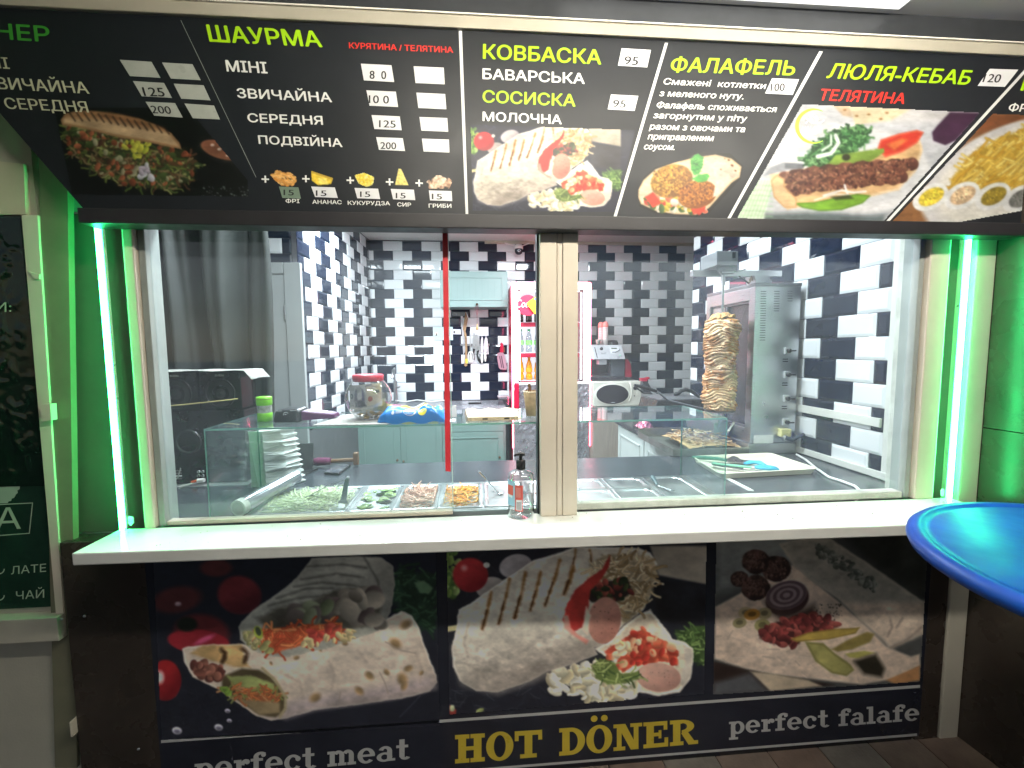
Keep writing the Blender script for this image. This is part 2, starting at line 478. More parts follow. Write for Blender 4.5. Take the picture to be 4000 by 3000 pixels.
# =================================================================== SETTING
YF, YB = 1.42, 1.36                         # facade face, menu board face
beige = M('beige_painted_metal', (.47, .44, .37), .38, var=.07, scale=5, bump=.05, bscale=90)
beige2 = M('beige_cladding', (.44, .42, .35), .55, var=.10, scale=3, bump=.08, bscale=140)
cream = M('cream_window_profile', (.66, .59, .49), .32, var=.06, scale=6)
brown = M('dark_brown_laminate', (.040, .031, .026), .28, var=.22, scale=4, bump=.04, bscale=200, spec=.45)
pilm = M('pilaster_laminate', (.075, .066, .055), .5, var=.2, scale=4, bump=.04, bscale=200, spec=.9)
black_vinyl = M('black_vinyl', (.016, .017, .021), .24, var=.15, scale=5)
white_gloss = M('white_laminate', (.74, .74, .71), .12, var=.07, scale=7, coat=.3, rvar=.5)
white_pl = M('white_plastic', (.74, .74, .72), .35, var=.04)
black_pl = M('black_plastic', (.018, .018, .02), .35, var=.2)
steel = M('stainless_steel', (.50, .51, .53), .30, metal=1., var=.10, scale=12, stretch=(1, 1, 30), bump=.02, bscale=30)
steel_h = M('brushed_steel', (.50, .51, .52), .34, metal=1., var=.10, scale=5, rvar=.2)
steel_d = M('dark_steel', (.26, .26, .27), .38, metal=.9, var=.2, scale=10)

# ground: one big pavement sheet, then brown paving tiles in front of the kiosk
g = MB(); g.add([(-60, -60, GROUND), (60, -60, GROUND), (60, 60, GROUND), (-60, 60, GROUND)], [(0, 1, 2, 3)])
g.struct('pavement', M('asphalt', (.05, .047, .045), .8, var=.3, scale=3, bump=.3, bscale=120))
pav = thing('paving', None, None, (0, .9, GROUND)); tag(pav, kind='structure')
pm = [M('paving_tile_' + k, c, .6, var=.25, scale=14, bump=.15, bscale=120) for k, c in
      (('red', (.12, .085, .07)), ('grey', (.115, .105, .095)), ('tan', (.13, .10, .085)))]
tl = MB().box(-.098, .098, -.098, .098, 0, .012)
tmesh = [tl.mesh('paving_tile', m, (0, 0, 0)) for m in pm]
for i in range(-3, 14):
    for j in range(0, 8):
        o = bpy.data.objects.new('paving_tile', tmesh[(i*7+j*3+(i*j) % 5) % 3])
        put(o, pav, (.2*i+.55, 1.38-.2*j, GROUND+.001+random.uniform(0, .002))); o.rotation_euler.z = random.uniform(-.008, .008)

# interior room: floor, ceiling, walls with bevelled metro tiles
XLn, YLn, XLf, YBK, XR, YRf, ZC = -1.18, 3.06, -1.111, 4.803, 1.685, 3.327, 1.146
FL = GROUND
MB().box(-3.2, 3.6, 1.47, 5.2, FL-.05, FL+.004).struct('kiosk_floor', M('floor_tiles', (.30, .28, .26), .35, var=.15, scale=4))
ceil = MB().box(-3.2, 3.6, 1.50, 5.2, ZC, ZC+.06).struct('ceiling', M('ceiling_paint', (.72, .71, .67), .6, var=.03))
grout = M('grout', (.10, .10, .11), .7, var=.15)
tw = M('white_glazed_tile', (.72, .74, .76), .07, var=.02, scale=3, spec=.6)
tb = M('black_glazed_tile', (.014, .019, .036), .06, var=.25, scale=3, spec=.6)

def tile_mesh(w, h, mat, nm):
    """metro tile in local x (length), z (height), facing -y, 8 mm thick with a raised centre"""
    g_ = .0012; c = .0125; d = .008; e = .0035
    x0, x1, z0, z1 = g_, w-g_, g_, h-g_
    m = MB()
    A = [(x0, 0, z0), (x1, 0, z0), (x1, 0, z1), (x0, 0, z1)]
    B = [(x0, -e, z0), (x1, -e, z0), (x1, -e, z1), (x0, -e, z1)]
    cx = min(c, (x1-x0)*.4)
    C_ = [(x0+cx, -d, z0+c), (x1-cx, -d, z0+c), (x1-cx, -d, z1-c), (x0+cx, -d, z1-c)]
    vs = A+B+C_; fs = [(8, 9, 10, 11)]
    for i in range(4):
        j = (i+1) % 4; fs += [(i, j, 4+j, 4+i), (4+i, 4+j, 8+j, 8+i)]
    m.add(vs, fs); me = m.mesh(nm, mat, (0, 0, 0))
    return me
_tm = {}
def tile_wall(root, p0, ang, n0, n1, ztop, rows, pat, clip=None, zmin=-9, zmax=9, limit=300, rank=None):
    """p0: point of half-tile index 0; ang: direction of growing index; rows of 0.1 m from ztop down"""
    dx, dy = math.cos(ang), math.sin(ang); todo = []
    for j in rows:
        z1, z0 = ztop-.1*j, ztop-.1*(j+1)
        a, b = max(z0, zmin), min(z1, zmax)
        if b-a < .02: continue
        st = pat(j)                                    # index (mod 4) where a white tile starts
        n = round(n0-4 + ((st-(n0-4)) % 2))
        while n < n1:
            s, e = max(n, n0), min(n+2, n1)
            if e-s > .08:
                todo.append((s, e, a, b, (n-st) % 4 == 0))
            n += 2
    if rank: todo.sort(key=rank)
    rest = MB(); rest2 = MB()
    for i, (s, e, a, b, white) in enumerate(todo):
        k = (round((e-s)*.1, 4), round(b-a, 4), white)
        if k not in _tm: _tm[k] = tile_mesh(k[0], k[1], tw if white else tb, 'white_tile' if white else 'black_tile')
        me = _tm[k]; pos = (p0[0]+dx*.1*s, p0[1]+dy*.1*s, a)
        if i < limit:
            o = bpy.data.objects.new('white_tile' if white else 'black_tile', me); put(o, root, pos)
            o.rotation_euler = (random.uniform(-.003, .003), 0, ang+random.uniform(-.003, .003))
        else:
            R_ = Matrix.Translation(pos) @ Matrix.Rotation(ang, 4, 'Z')
            (rest if white else rest2).add([R_ @ v.co for v in me.vertices], [tuple(p.vertices) for p in me.polygons])
    for r_, m_, nm in ((rest, tw, 'white_tiles'), (rest2, tb, 'black_tiles')):
        if r_.v: tag(r_.part(nm, m_, root, recalc=False), kind='stuff')

Z0 = 1.13521
wb = box(-1.25, 3.4, YBK, YBK+.1, FL, ZC+.05).struct('back_wall', grout)
tile_wall(wb, (-.87047, YBK-.0005), 0, -2.4, 38, Z0, range(0, 17), lambda j: 0 if j % 2 else 3,
          rank=lambda t: (t[0]+t[1])*.5 > 34 or t[2] < -.55, limit=299)
MB().box(.1, 3.3, YBK-.03, YBK-.009, ZC-.03, ZC).part('cornice', M('cornice_paint', (.55, .52, .42), .5), wb)

# right wall: free end at YRf, tiled face x = XR
wr = box(XR, XR+.12, 1.56, YRf, FL, ZC+.05).struct('right_wall', grout)
Y0 = 2.32744; ZR = .53676
tile_wall(wr, (XR-.0005, Y0), -PI/2, -10, 6.62, ZR+.6, range(0, 18), lambda j: 0 if j % 2 == 0 else 1,
          rank=lambda t: (0 if (t[3] < .45+.045*(-t[0]+7) and t[2] > -.62) else 1), limit=270)
wrail = M('white_trim', (.66, .66, .62), .35, var=.05)
zr = U(3317, 1330+1100/3.6867, X=XR).z
MB().box(XR-.022, XR-.009, 1.67, 2.31, zr-.018, zr+.02, .003).part('wall_rail', wrail, wr)
MB().box(XR-.022, XR-.009, 1.60, 2.31, -.555, -.525, .003).part('skirting', wrail, wr)
MB().box(XR-.010, XR-.0005, 1.565, 1.662, FL, ZC).part('end_strip', wrail, wr)
# return of the room behind the free end
MB().box(XR+.12, XR+.6, YRf-.1, YRf, FL, ZC+.05).struct('rear_partition', M('plaster', (.4, .39, .36), .7))

# left wall, slightly skewed, and the wall with the grey door
angL = math.atan2(YBK-YLn, XLf-XLn); Ln = math.hypot(YBK-YLn, XLf-XLn)
wl = MB(); nx_, ny_ = -math.sin(angL)*.1, math.cos(angL)*.1
wl.hexa([(XLn, YLn, FL), (XLf, YBK, FL), (XLf+nx_, YBK+ny_, FL), (XLn+nx_, YLn+ny_, FL),
         (XLn, YLn, ZC+.05), (XLf, YBK, ZC+.05), (XLf+nx_, YBK+ny_, ZC+.05), (XLn+nx_, YLn+ny_, ZC+.05)])
wl = wl.struct('left_wall', grout)
def tile_wall_l():
    # faces +x: the rows run from the door corner to the back
    tile_wall(wl, (XLn+.0005, YLn), angL, .0, Ln*10, Z0, range(0, 17), lambda j: 1 if j % 2 else 2, limit=290)
tile_wall_l()
wd = box(-2.6, XLn-.0, YLn, YLn+.1, FL, ZC+.05).struct('door_wall', grout)
zj = U(950+550/3.6867, 850+297/3.6867, Y=YLn).z
tile_wall(wd, (U(950+550/3.6867, 900, Y=YLn).x, YLn-.0005), 0, -9, .62, zj+.4, range(0, 9), lambda j: 2 if j % 2 == 0 else 1, zmin=U(1100, 1030, Y=YLn).z)

# plain shell that closes the room (never seen from the street)
MB().box(-2.7, -2.6, 1.5, 3.2, FL, ZC).struct('side_wall', M('plaster', (.4, .39, .36), .7))
MB().box(3.4, 3.5, 1.5, 5.2, FL, ZC).struct('side_wall', M('plaster', (.4, .39, .36), .7))

# ------------------------------------------------------------------ ceiling light panels inside
def panel(x, y, sx, sy, label, k=K_ROOM):
    t = thing('ceiling_light', label, 'ceiling light', (x, y, ZC-.03))
    f = MB()
    for a in ((x-sx-.012, x-sx, y-sy-.012, y+sy+.012), (x+sx, x+sx+.012, y-sy-.012, y+sy+.012), (x-sx, x+sx, y-sy-.012, y-sy), (x-sx, x+sx, y+sy, y+sy+.012)):
        f.box(*a, ZC-.03, ZC-.001)
    f.part('frame', white_pl, t)
    d = MB(); d.add([(x-sx, y-sy, ZC-.022), (x+sx, y-sy, ZC-.022), (x+sx, y+sy, ZC-.022), (x-sx, y+sy, ZC-.022)], [(0, 3, 2, 1)])
    d.part('diffuser', EM('panel_glow', (.84, .93, 1.), k), t, recalc=False)
panel(-.80, 3.30, .22, .22, 'square white ceiling light close to the left tiled wall, out of sight above the window')
panel(.50, 3.45, .2, .2, 'square white ceiling light in the middle of the kiosk ceiling')
panel(.75, 2.05, .45, .06, 'long narrow white ceiling light above the serving counter on the right')
panel(-.45, 1.85, .40, .09, 'long narrow white ceiling light above the salad pans on the left', k=K_ROOM*.42)  # unseen fill light, added to brighten the salad pans

# =================================================================== KIOSK FRONT
def XF(px, py, Y=YF): return U(px, py, Y=Y).x
kf = thing('kiosk_front', 'dark brown food kiosk front with a wide serving window in a cream frame', 'kiosk', (0, YF, GROUND))
ZT, ZL = .357, -.553                    # underside of the lintel, top of the service ledge
YQ = YF+.055                            # the upper panels stand back from the light tubes
MB().box(-1.30, -1.045, YF, YF+.09, GROUND, ZL-.037, .003).part('lower_pilaster', brown, kf)
MB().box(U(258, 2380, Y=YQ).x, U(528, 1500, Y=YQ).x, YQ, YQ+.05, ZL-.03, .42, .003).part('pilaster', pilm, kf)
xa, xb = XF(3645, 1850), XF(3740, 1850)
MB().box(xa, xb, YF, YF+.09, GROUND, ZL-.037, .003).part('lower_pilaster', brown, kf)
MB().box(U(3648, 1850, Y=YQ).x, U(3745, 1850, Y=YQ).x+.04, YQ, YQ+.05, ZL-.03, .42, .003).part('pilaster', pilm, kf)
xr1 = XF(3568, 1850)
MB().box(-1.043, -1.012, YF-.008, YF+.075, ZL, .42, .004).part('window_jamb', cream, kf)
MB().box(-1.010, -.99, YF+.006, YF+.07, ZL, .42, .003).part('window_jamb', M('grey_gasket', (.30, .33, .31), .4), kf)
MB().box(xr1+.002, xa-.002, YF-.008, YF+.075, ZL, .42, .004).part('window_jamb', cream, kf)
MB().box(xr1-.020, xr1-.001, YF+.010, YF+.07, ZL, .42, .003).part('window_jamb', M('grey_gasket', (.30, .33, .31), .4), kf)
MB().box(xr1+.012, xr1+.05, YF+.08, YF+.12, ZL, .42, .005).part('window_jamb', M('worn_white_profile', (.55, .56, .50), .45, var=.22, scale=14, bump=.2, bscale=60), kf)
# middle post of three profiles
cxl, cxr = .201, .323; cw = cxr-cxl
MB().box(cxl, cxl+cw*.44, YF-.035, YF+.05, ZL, .42, .003).part('post_profile', cream, kf)
MB().box(cxl+cw*.455, cxl+cw*.585, YF-.033, YF+.05, ZL, .42, .002).part('post_profile', cream, kf)
MB().box(cxl+cw*.60, cxr, YF-.035, YF+.05, ZL, .42, .003).part('post_profile', cream, kf)
MB().box(cxl-.006, cxl-.001, YF-.01, YF+.03, ZL, .42).part('gasket', black_pl, kf)
MB().box(cxr+.001, cxr+.005, YF-.01, YF+.03, ZL, .42).part('gasket', black_pl, kf)
# lintel, trims and fascia above
MB().box(-1.10, 1.95, YB-.02, YB+.045, ZT, .399, .003).part('lintel', M('black_brown_lintel', (.018, .017, .020), .42, var=.15), kf)
MB().box(-2.2, 2.4, YB-.012, YF+.1, .924, .958, .003).part('trim_strip', M('beige_trim', (.40, .37, .30), .4, var=.1, scale=5), kf)
MB().box(-2.2, 2.4, YB-.016, YB+.02, .9585, .9625).part('trim_edge', M('polished_edge', (.75, .73, .66), .25), kf)
MB().box(-2.2, 2.4, YB+.012, YF+.1, .963, 1.045).part('fascia', M('dark_fascia', (.035, .038, .043), .35, var=.2), kf)
MB().box(-2.6, 3.4, YF+.07, YF+.09, .43, ZC).part('inner_wall', M('plaster', (.4, .39, .36), .7), kf)
# lower front
xe = XF(3690, 2700)
MB().box(-1.045, xe-.12, YF+.002, YF+.09, GROUND, ZL-.04).part('lower_panel', black_vinyl, kf)
# sills of the two windows
MB().box(cxr+.006, xr1-.03, YF+.008, YF+.05, ZL, ZL+.024, .003).part('window_sill', M('worn_white_profile', (.55, .56, .50), .45), kf)
xp = XF(1767, 2000)
MB().box(-.99, xp, YF+.012, YF+.040, ZL, ZL+.013, .002).part('window_sill', cream, kf)
# the panes
gl = GLASS('window_glass', smear=.11)
def pane(nm, x0, x1, z0, z1, y, parent, mat=gl, th=.005):
    return MB().box(x0, x1, y, y+th, z0, z1).part(nm, mat, parent)
pane('sliding_pane', -.99, xp, ZL+.014, .40, YF+.024, kf)
pane('fixed_pane', cxr+.008, xr1-.03, ZL+.025, .40, YF+.026, kf)
MB().box(xp, xp+.0025, YF+.023, YF+.030, ZL+.014, .40).part('pane_edge', M('glass_edge', (.45, .62, .57), .2), kf)
# red tape on the edge of the open pane
tp = MB(); q = [U(1728, 889, Y=YF+.021), U(1748, 889, Y=YF+.021), U(1761, 1843, Y=YF+.021), U(1740, 1840, Y=YF+.021)]
tp.prism(q, (0, .0015, 0)); tp.part('red_tape', M('red_tape', (.62, .035, .05), .45, var=.08, scale=20), kf)
for (px, py) in ((512, 2033), (3684, 1924)):
    c = U(px, py, Y=YF-.001); b_ = MB(); r = random.Random(px)
    pts = [(c.x+.013*math.cos(a)*r.uniform(.7, 1.1), YF-.003, c.z+.017*math.sin(a)*r.uniform(.7, 1.1)) for a in [i*PI/6 for i in range(12)]]
    b_.prism(pts, (0, .002, 0)); b_.part('tape_scrap', M('clear_tape', (.35, .36, .30), .3, var=.4, scale=60), kf)
for (px, py) in ((329, 2408), (540, 2928), (240, 2420)):
    c = U(px, py, Y=YF-.001); MB().lathe([(0, -.003), (.004, -.002), (.005, 0)], (c.x, YF, c.z), 10, ax='y').part('screw_cap', steel, kf)
for px, py in ((2184, 2010),):
    c = U(px, py, Z=ZL); MB().lathe([(.005, .0004), (.004, .0012), (0, .0012)], (c.x, c.y, ZL), 10).part('screw_cap', steel_d, kf)

# service ledge
ld = MB(); ld.hexa([(-1.121, 1.254, ZL-.036), (1.70, 1.200, ZL-.036), (1.70, YF-.001, ZL-.036), (-1.121, YF-.001, ZL-.036),
                    (-1.121, 1.254, ZL), (1.70, 1.200, ZL), (1.70, YF-.001, ZL), (-1.121, YF-.001, ZL)])
ldo = ld.top('service_ledge', white_gloss, 'long glossy white service ledge under the kiosk window', 'counter', bevel=.004)
cr = MB(); r_ = random.Random(44)          # crumbs, specks and dried splashes
for k in range(70):
    x, y, rr = r_.uniform(-1.0, 1.5), r_.uniform(1.27, 1.40), r_.choice((.0008, .001, .0014, .002))
    cr.prism([(x+rr*r_.uniform(.6, 1.3)*math.cos(a), y+rr*r_.uniform(.6, 1.3)*math.sin(a), ZL+.0002) for a in [i*PI/3 for i in range(6)]], (0, 0, rr*.5))
tag(cr.part('crumbs', M('brown_crumb', (.22, .16, .10), .8, var=.4), ldo), kind='stuff')

# green tubes
for nm, px0, py0, px1, py1, lab in (('a', 376, 811, 475, 2070, 'bright green vertical light tube on the left side of the serving window'),
                                    ('b', 3781, 887, 3717, 1957, 'bright green vertical light tube on the right side of the serving window')):
    x = (XF(px0, py0, YF-.018)+XF(px1, py1, YF-.018))/2
    z1 = U(px0, py0, Y=YF-.018).z; z0 = U(px1, py1, Y=YF-.018).z
    z0 = max(z0, ZL+.002) if nm == 'a' else z0
    t = thing('light_tube', lab, 'light tube', (x, YF-.05, z0), 'green light tubes beside the window')
    MB().cyl((x, YF-.018, z0), (x, YF-.018, z1), .0062, n=16).part('tube', EM('green_glow', (.030, 1., .24), K_LED), t)
    MB().box(x-.006, x+.006, YF-.0095, YF+.002, z0, z1, .002).part('channel', M('aluminium_channel', (.5, .5, .5), .3, metal=.6), t)

# soffit of the canopy and its lamp
sf = MB().box(-3, 3.5, -1.6, YB+.012, 1.0455, 1.08).struct('canopy_soffit', M('soffit_paint', (.70, .70, .68), .45, var=.05, scale=2))
def batten(x0, x1, y, z, k, label, r=.016, wide=.03):
    t = thing('tube_lamp', label, 'lamp', ((x0+x1)/2, y, z))
    MB().box(x0-.02, x1+.02, y-wide, y+wide, z+r+.004, 1.045, .003).part('housing', white_pl, t)
    MB().cyl((x0, y, z), (x1, y, z), r, n=14).part('tube', EM('lamp_glow_%d' % int(k*10), (1., .93, .80), k), t)
batten(-.3, 1.6, .40, .985, K_OUT, 'fluorescent tube lamp under the canopy above the customer, out of the picture', .03)
lp = thing('canopy_light', 'flush white light panel in the canopy soffit above the right of the menu board', 'lamp', (.8, 1.1, 1.04))
MB().box(.28, 1.32, .95, 1.345, 1.038, 1.0450).part('diffuser', EM('canopy_panel_glow', (1., .99, .93), 1.5), lp)

# =================================================================== NEIGHBOUR ON THE LEFT
nb = thing('neighbour_kiosk', 'beige metal kiosk on the left with a filmed poster window', 'kiosk', (-1.9, YF+.03, GROUND))
MB().box(-3.2, -1.303, YF+.03, YF+.12, GROUND, 1.04).part('wall', beige2, nb)
pw = [(-30/1.8433, 845), (82, 843), (214, 2369), (-10, 2400)]
YW = YF+.024
def strip(nm, pts, Y, th, mat, par):
    return MB().prism([U(x, y, Y=Y) for x, y in pts], (0, th, 0)).part(nm, mat, par)
strip('window_frame', [(84, 840), (146, 840), (250, 2440), (222, 2440)], YW-.012, .03, cream, nb)
strip('window_frame', [(-300, 600), (92, 640), (100, 838), (-300, 838)], YW-.008, .03, M('pale_beige_panel', (.56, .50, .38), .45, var=.06), nb)
strip('shade_strip', [(150, 560), (262, 640), (300, 3000), (215, 3000)], YW-.006, .02, M('shaded_corner_beige', (.17, .165, .11), .5, var=.1), nb)  # beige corner painted a darker olive to stand for its shade
film = M('wrinkled_green_film', (.012, .040, .026), .16, var=.25, scale=4, bump=1., bscale=9)
strip('poster', [(-400, 850), (82, 843), (214, 2369), (-400, 2400)], YW, .004, film, nb)
gw_ = MB(); NW, NH = 60, 110; q0_, q1_ = U(-30, 850, Y=YW), U(60, 1900, Y=YW)
r1_, r2_ = fbm((NH+1, NW+1), 6, 5, 5), fbm((NH+1, NW+1), 11, 4, 9)
def wrk(i, j):
    a_ = abs(r1_[j, i]-.5)*2; e_ = min(1, i/4, (NW-i)/4, j/4, (NH-j)/10)
    return .0045*e_*((1-min(1, a_*7))**2+.35*(1-min(1, abs(r2_[j, i]-.5)*16))**2)
xe0, xe1 = U(82, 843, Y=YW).x, U(173, 1900, Y=YW).x
gw_.sheet([[(-1.75+(xe0-.003+1.75)*i/NW, YW-.001-wrk(i, j), q0_.z+(q1_.z-q0_.z)*j/NH) for i in range(NW+1)] for j in range(NH+1)])
gw_.part('film_wrinkles', M('green_film_gloss', (.006, .020, .013), .13, var=.2, scale=4), nb, recalc=False)
strip('hinge', [(136, 1090), (152, 1090), (152, 1072), (110, 1060)], YW-.018, .02, cream, nb)
strip('hinge', [(156, 1580), (196, 1578), (200, 1642), (162, 1645)], YW-.03, .02, cream, nb)
c0, c1 = U(222, 2412, Y=YF-.01), U(225, 2505, Y=YF-.01)
MB().box(-2.6, c0.x, YF-.01, YF+.03, c1.z, c0.z, .003).part('sill', M('beige_sill', (.46, .43, .36), .5), nb)
c0, c1 = U(272, 2822, Y=YF-.02), U(312, 2878, Y=YF-.02)
MB().box(c0.x, -1.3, YF-.02, YF+.03, c1.z, c0.z, .003).part('bracket', cream, nb)
pale = (150, 178, 150); zq = (0, 1400, 1.8433); z5 = (0, 2100, 1.8433); z1b = (0, 700, 2.0733)
tk = dict(parent=nb, Y=YW, col=(168, 190, 165))
text('А', zq, (-35, 1235), (150, 1226), 158, bold=.03, **tk)
text('И:', z1b, (-40, 1078), (92, 1072), 78, bold=.0, lift=.007, **tk)
text('ЛАТЕ', z5, (80, 265), (332, 245), 58, bold=.02, **tk)
text('ЧАЙ', z5, (115, 447), (318, 432), 60, bold=.02, **tk)
inkp = MATS['ink_168_190_165']
for a, b in (((-60, 1052), (237, 1038)), ((237, 1038), (214, 1256)), ((214, 1256), (-60, 1276))):
    w_ = 6
    if abs(a[0]-b[0]) > 100: P_ = [(a[0], a[1]), (b[0], b[1]), (b[0], b[1]+w_), (a[0], a[1]+w_)]
    else: P_ = [(a[0]-w_, a[1]), (a[0], a[1]), (b[0], b[1]), (b[0]-w_, b[1])]
    quad('printed_line', zq, P_, YW-.0006, .0003, inkp, nb)
sc = []
for i in range(46):        # scalloped badge
    a = -PI/2 + PI*1.0*i/45; rr = 205+12*abs(math.sin(i*1.3))
    sc.append((-60+rr*math.cos(a), 860+rr*1.0*math.sin(a)))
sc = [p for p in sc if p[1] < 1045] + [(-60, 1045)]
quad('printed_badge', zq, sc, YW-.0005, .0003, M('ink_pale_badge', (.33, .42, .34), .35), nb)
for cy_ in (225, 415):     # printed cups
    for rx, ry in ((44, 40),):
        P_ = [(-10+rx*math.cos(a), cy_+ry*math.sin(a)) for a in [i*PI/10 for i in range(0, 11)]] + [(-10+(rx-7)*math.cos(a), cy_+(ry-7)*math.sin(a)) for a in [i*PI/10 for i in range(10, -1, -1)]]
        mb = MB(); pp = [U(x/1.8433, 2100+y/1.8433, Y=YW-.0006) for x, y in P_]; n_ = 11
        mb.add(pp, [(i, i+1, 2*n_-2-i, 2*n_-1-i) for i in range(n_-1)]); mb.part('printed_cup', inkp, nb, recalc=False)

# beige post and brown wing on the right
xpo = XF(3819, 1850)
MB().box(xb+.006, xpo, YF-.004, YF+.08, GROUND, .42, .004).top('corner_post', beige, 'beige metal corner post between the right green light tube and the brown side panel', 'post')
wg = thing('side_panel', 'glossy dark brown side panel at the right edge catching the green tube', 'panel', (xpo+.02, 1.3, GROUND))
for k, (a, b) in enumerate(((GROUND, -.30), (-.297, 1.04))):
    MB().hexa([(xpo+.002, YF+.02, a), (xpo+.05, .72, a), (xpo+.10, .72, a), (xpo+.06, YF+.02, a),
               (xpo+.002, YF+.02, b), (xpo+.05, .72, b), (xpo+.10, .72, b), (xpo+.06, YF+.02, b)]).part('panel_board', brown, wg)
# =================================================================== MENU BOARD
mbd = thing('menu_board', 'long black menu board with green Cyrillic headings, prices and food photos above the window', 'menu board', (0, YB, .4))
bk = M('menu_black', (.009, .011, .015), .46, var=.2, scale=3, spec=.4)
pl = [(-1.098, YB, .4), (1.95, YB, .4), (1.95, YB, .9235), (-1.50, YB, .9235)]
MB().prism(pl, (0, .03, 0)).part('backing', bk, mbd)
z1 = (0, 0, 1.8433); z2 = (700, 0, 1.8435); z3 = (1750, 100, 1.9235); z4 = (2700, 0, 1.7015)
GR, WH, RD, DG, BG_ = (165, 215, 22), (232, 232, 228), (214, 48, 38), (60, 150, 50), (200, 200, 170)  # DG, BG_: dimmer light at the left end put into the inks
def T(s, z, a, b, h, col=WH, h2=None, sl=0., bold=.012): return text(s, z, a, b, h, col, mbd, YB, h2, sl, 0., heavy=((-.035, .0), (.035, 0.), (0., .022), (0., -.022)) if bold >= .014 else (((-.022, 0.), (.022, 0.)) if bold > 0 else ((0., 0.),)))
T('ШАУРМА', z2, (222, 298), (1030, 338), 120, GR, 112, -.22, .022)
T('КУРЯТИНА / ТЕЛЯТИНА', z2, (1225, 347), (1972, 380), 42, RD, sl=-.06, bold=.018)
T('МІНІ', z2, (345, 513), (635, 528), 80, sl=-.15, bold=.02)
T('ЗВИЧАЙНА', z2, (422, 703), (1100, 735), 68, sl=-.15, bold=.02)
T('СЕРЕДНЯ', z2, (497, 878), (1035, 898), 62, sl=-.12, bold=.02)
T('ПОДВІЙНА', z2, (575, 1035), (1175, 1058), 60, sl=-.12, bold=.02)
T('НЕР', z1, (-25, 278), (360, 302), 112, DG, sl=-.12, bold=.022)
T('МІНІ', z1, (-240, 478), (70, 496), 82, BG_, sl=-.25)
T('ЗВИЧАЙНА', z1, (-95, 636), (645, 675), 88, BG_, sl=-.3, h2=84)
T('СЕРЕДНЯ', z1, (45, 782), (640, 810), 80, BG_, sl=-.3)
T('КОВБАСКА', z3, (265, 247), (1148, 290), 108, GR, bold=.022, sl=.02)
T('БАВАРСЬКА', z3, (262, 400), (1025, 437), 78, bold=.02)
T('СОСИСКА', z3, (262, 575), (955, 607), 90, GR, bold=.022, sl=.02)
T('МОЛОЧНА', z3, (262, 715), (853, 740), 68, bold=.02)
zs = (0, 0, 1.)
T('ФАЛАФЕЛЬ', zs, (2617, 279), (3100, 294), 56, GR, sl=.22, bold=.022)
for s, a, b in (('Смажені  котлетки', (2590, 329), (2988, 347)), ('з меленого нуту.', (2575, 375), (2903, 388)),
                ('Фалафель споживається', (2563, 421), (3030, 438)), ('загорнутим у піту', (2551, 461), (2914, 475)),
                ('разом з овочами та', (2537, 505), (2907, 516)), ('приправленим', (2530, 544), (2784, 551)), ('соусом.', (2514, 583), (2634, 586))):
    T(s, zs, a, b, 24, sl=.30, bold=.018)
T('ЛЮЛЯ-КЕБАБ', z4, (900, 517), (1842, 562), 96, GR, 92, .40, .022)
T('ТЕЛЯТИНА', z4, (845, 665), (1412, 690), 74, RD, 70, .33, .05)
T('ФРІ', z4, (2105, 737), (2262, 745), 50, WH, sl=.35, bold=.02)
T('К', z4, (2190, 600), (2290, 606), 95, GR, sl=.35, bold=.022)
for s, a, b in (('ФРІ', (768, 1460), (866, 1462)), ('АНАНАС', (960, 1467), (1170, 1470)), ('КУКУРУДЗА', (1215, 1474), (1518, 1478)),
                ('СИР', (1572, 1486), (1670, 1488)), ('ГРИБИ', (1798, 1495), (1960, 1496))):
    T(s, z2, a, b, 28, sl=-.05, bold=.02)
for x, y in ((620, 1290), (912, 1287), (1232, 1298), (1515, 1310), (1728, 1318)):
    for a in (((x-27, y-6), (x+27, y-4), (x+27, y+7), (x-27, y+5)), ((x-7, y-25), (x+5, y-25), (x+7, y+25), (x-5, y+25))):
        quad('printed_plus', z2, a, YB-.0006 if a[0][0] < x-20 else YB-.0009, .0002, MATS['ink_232_232_228'], mbd)
sticker = M('white_sticker', (.74, .74, .76), .35, var=.03)
stick2 = M('dim_sticker', (.42, .44, .40), .3, var=.12, scale=12)  # white sticker darkened: weaker light at the left end put into colour
def S(z, P, num=None, a=None, b=None, h=60, sl=0., mat=sticker):
    st_ = quad('price_sticker', z, P, YB-.0012, .0008, mat, mbd)
    if num: text(num, z, a, b, h, (28, 28, 32), st_, YB-.0012, None, sl, 0., name='price', heavy=((-.02, 0.), (.02, 0.)))
S(z2, [(1308, 458), (1528, 470), (1548, 590), (1330, 578)], '8  0', (1372, 567), (1490, 570), 62)
S(z2, [(1348, 650), (1560, 660), (1576, 770), (1370, 760)], '10 0', (1366, 742), (1510, 746), 60)
S(z2, [(1385, 828), (1588, 838), (1602, 937), (1405, 928)], '125', (1440, 916), (1558, 920), 54)
S(z2, [(1418, 987), (1610, 995), (1626, 1087), (1438, 1078)], '200', (1450, 1072), (1562, 1075), 52)
for P in ([(1688, 477), (1905, 487), (1912, 606), (1702, 597)], [(1708, 667), (1915, 677), (1924, 786), (1722, 777)],
          [(1730, 842), (1930, 850), (1937, 948), (1744, 940)], [(1748, 998), (1942, 1005), (1946, 1098), (1760, 1090)]): S(z2, P)
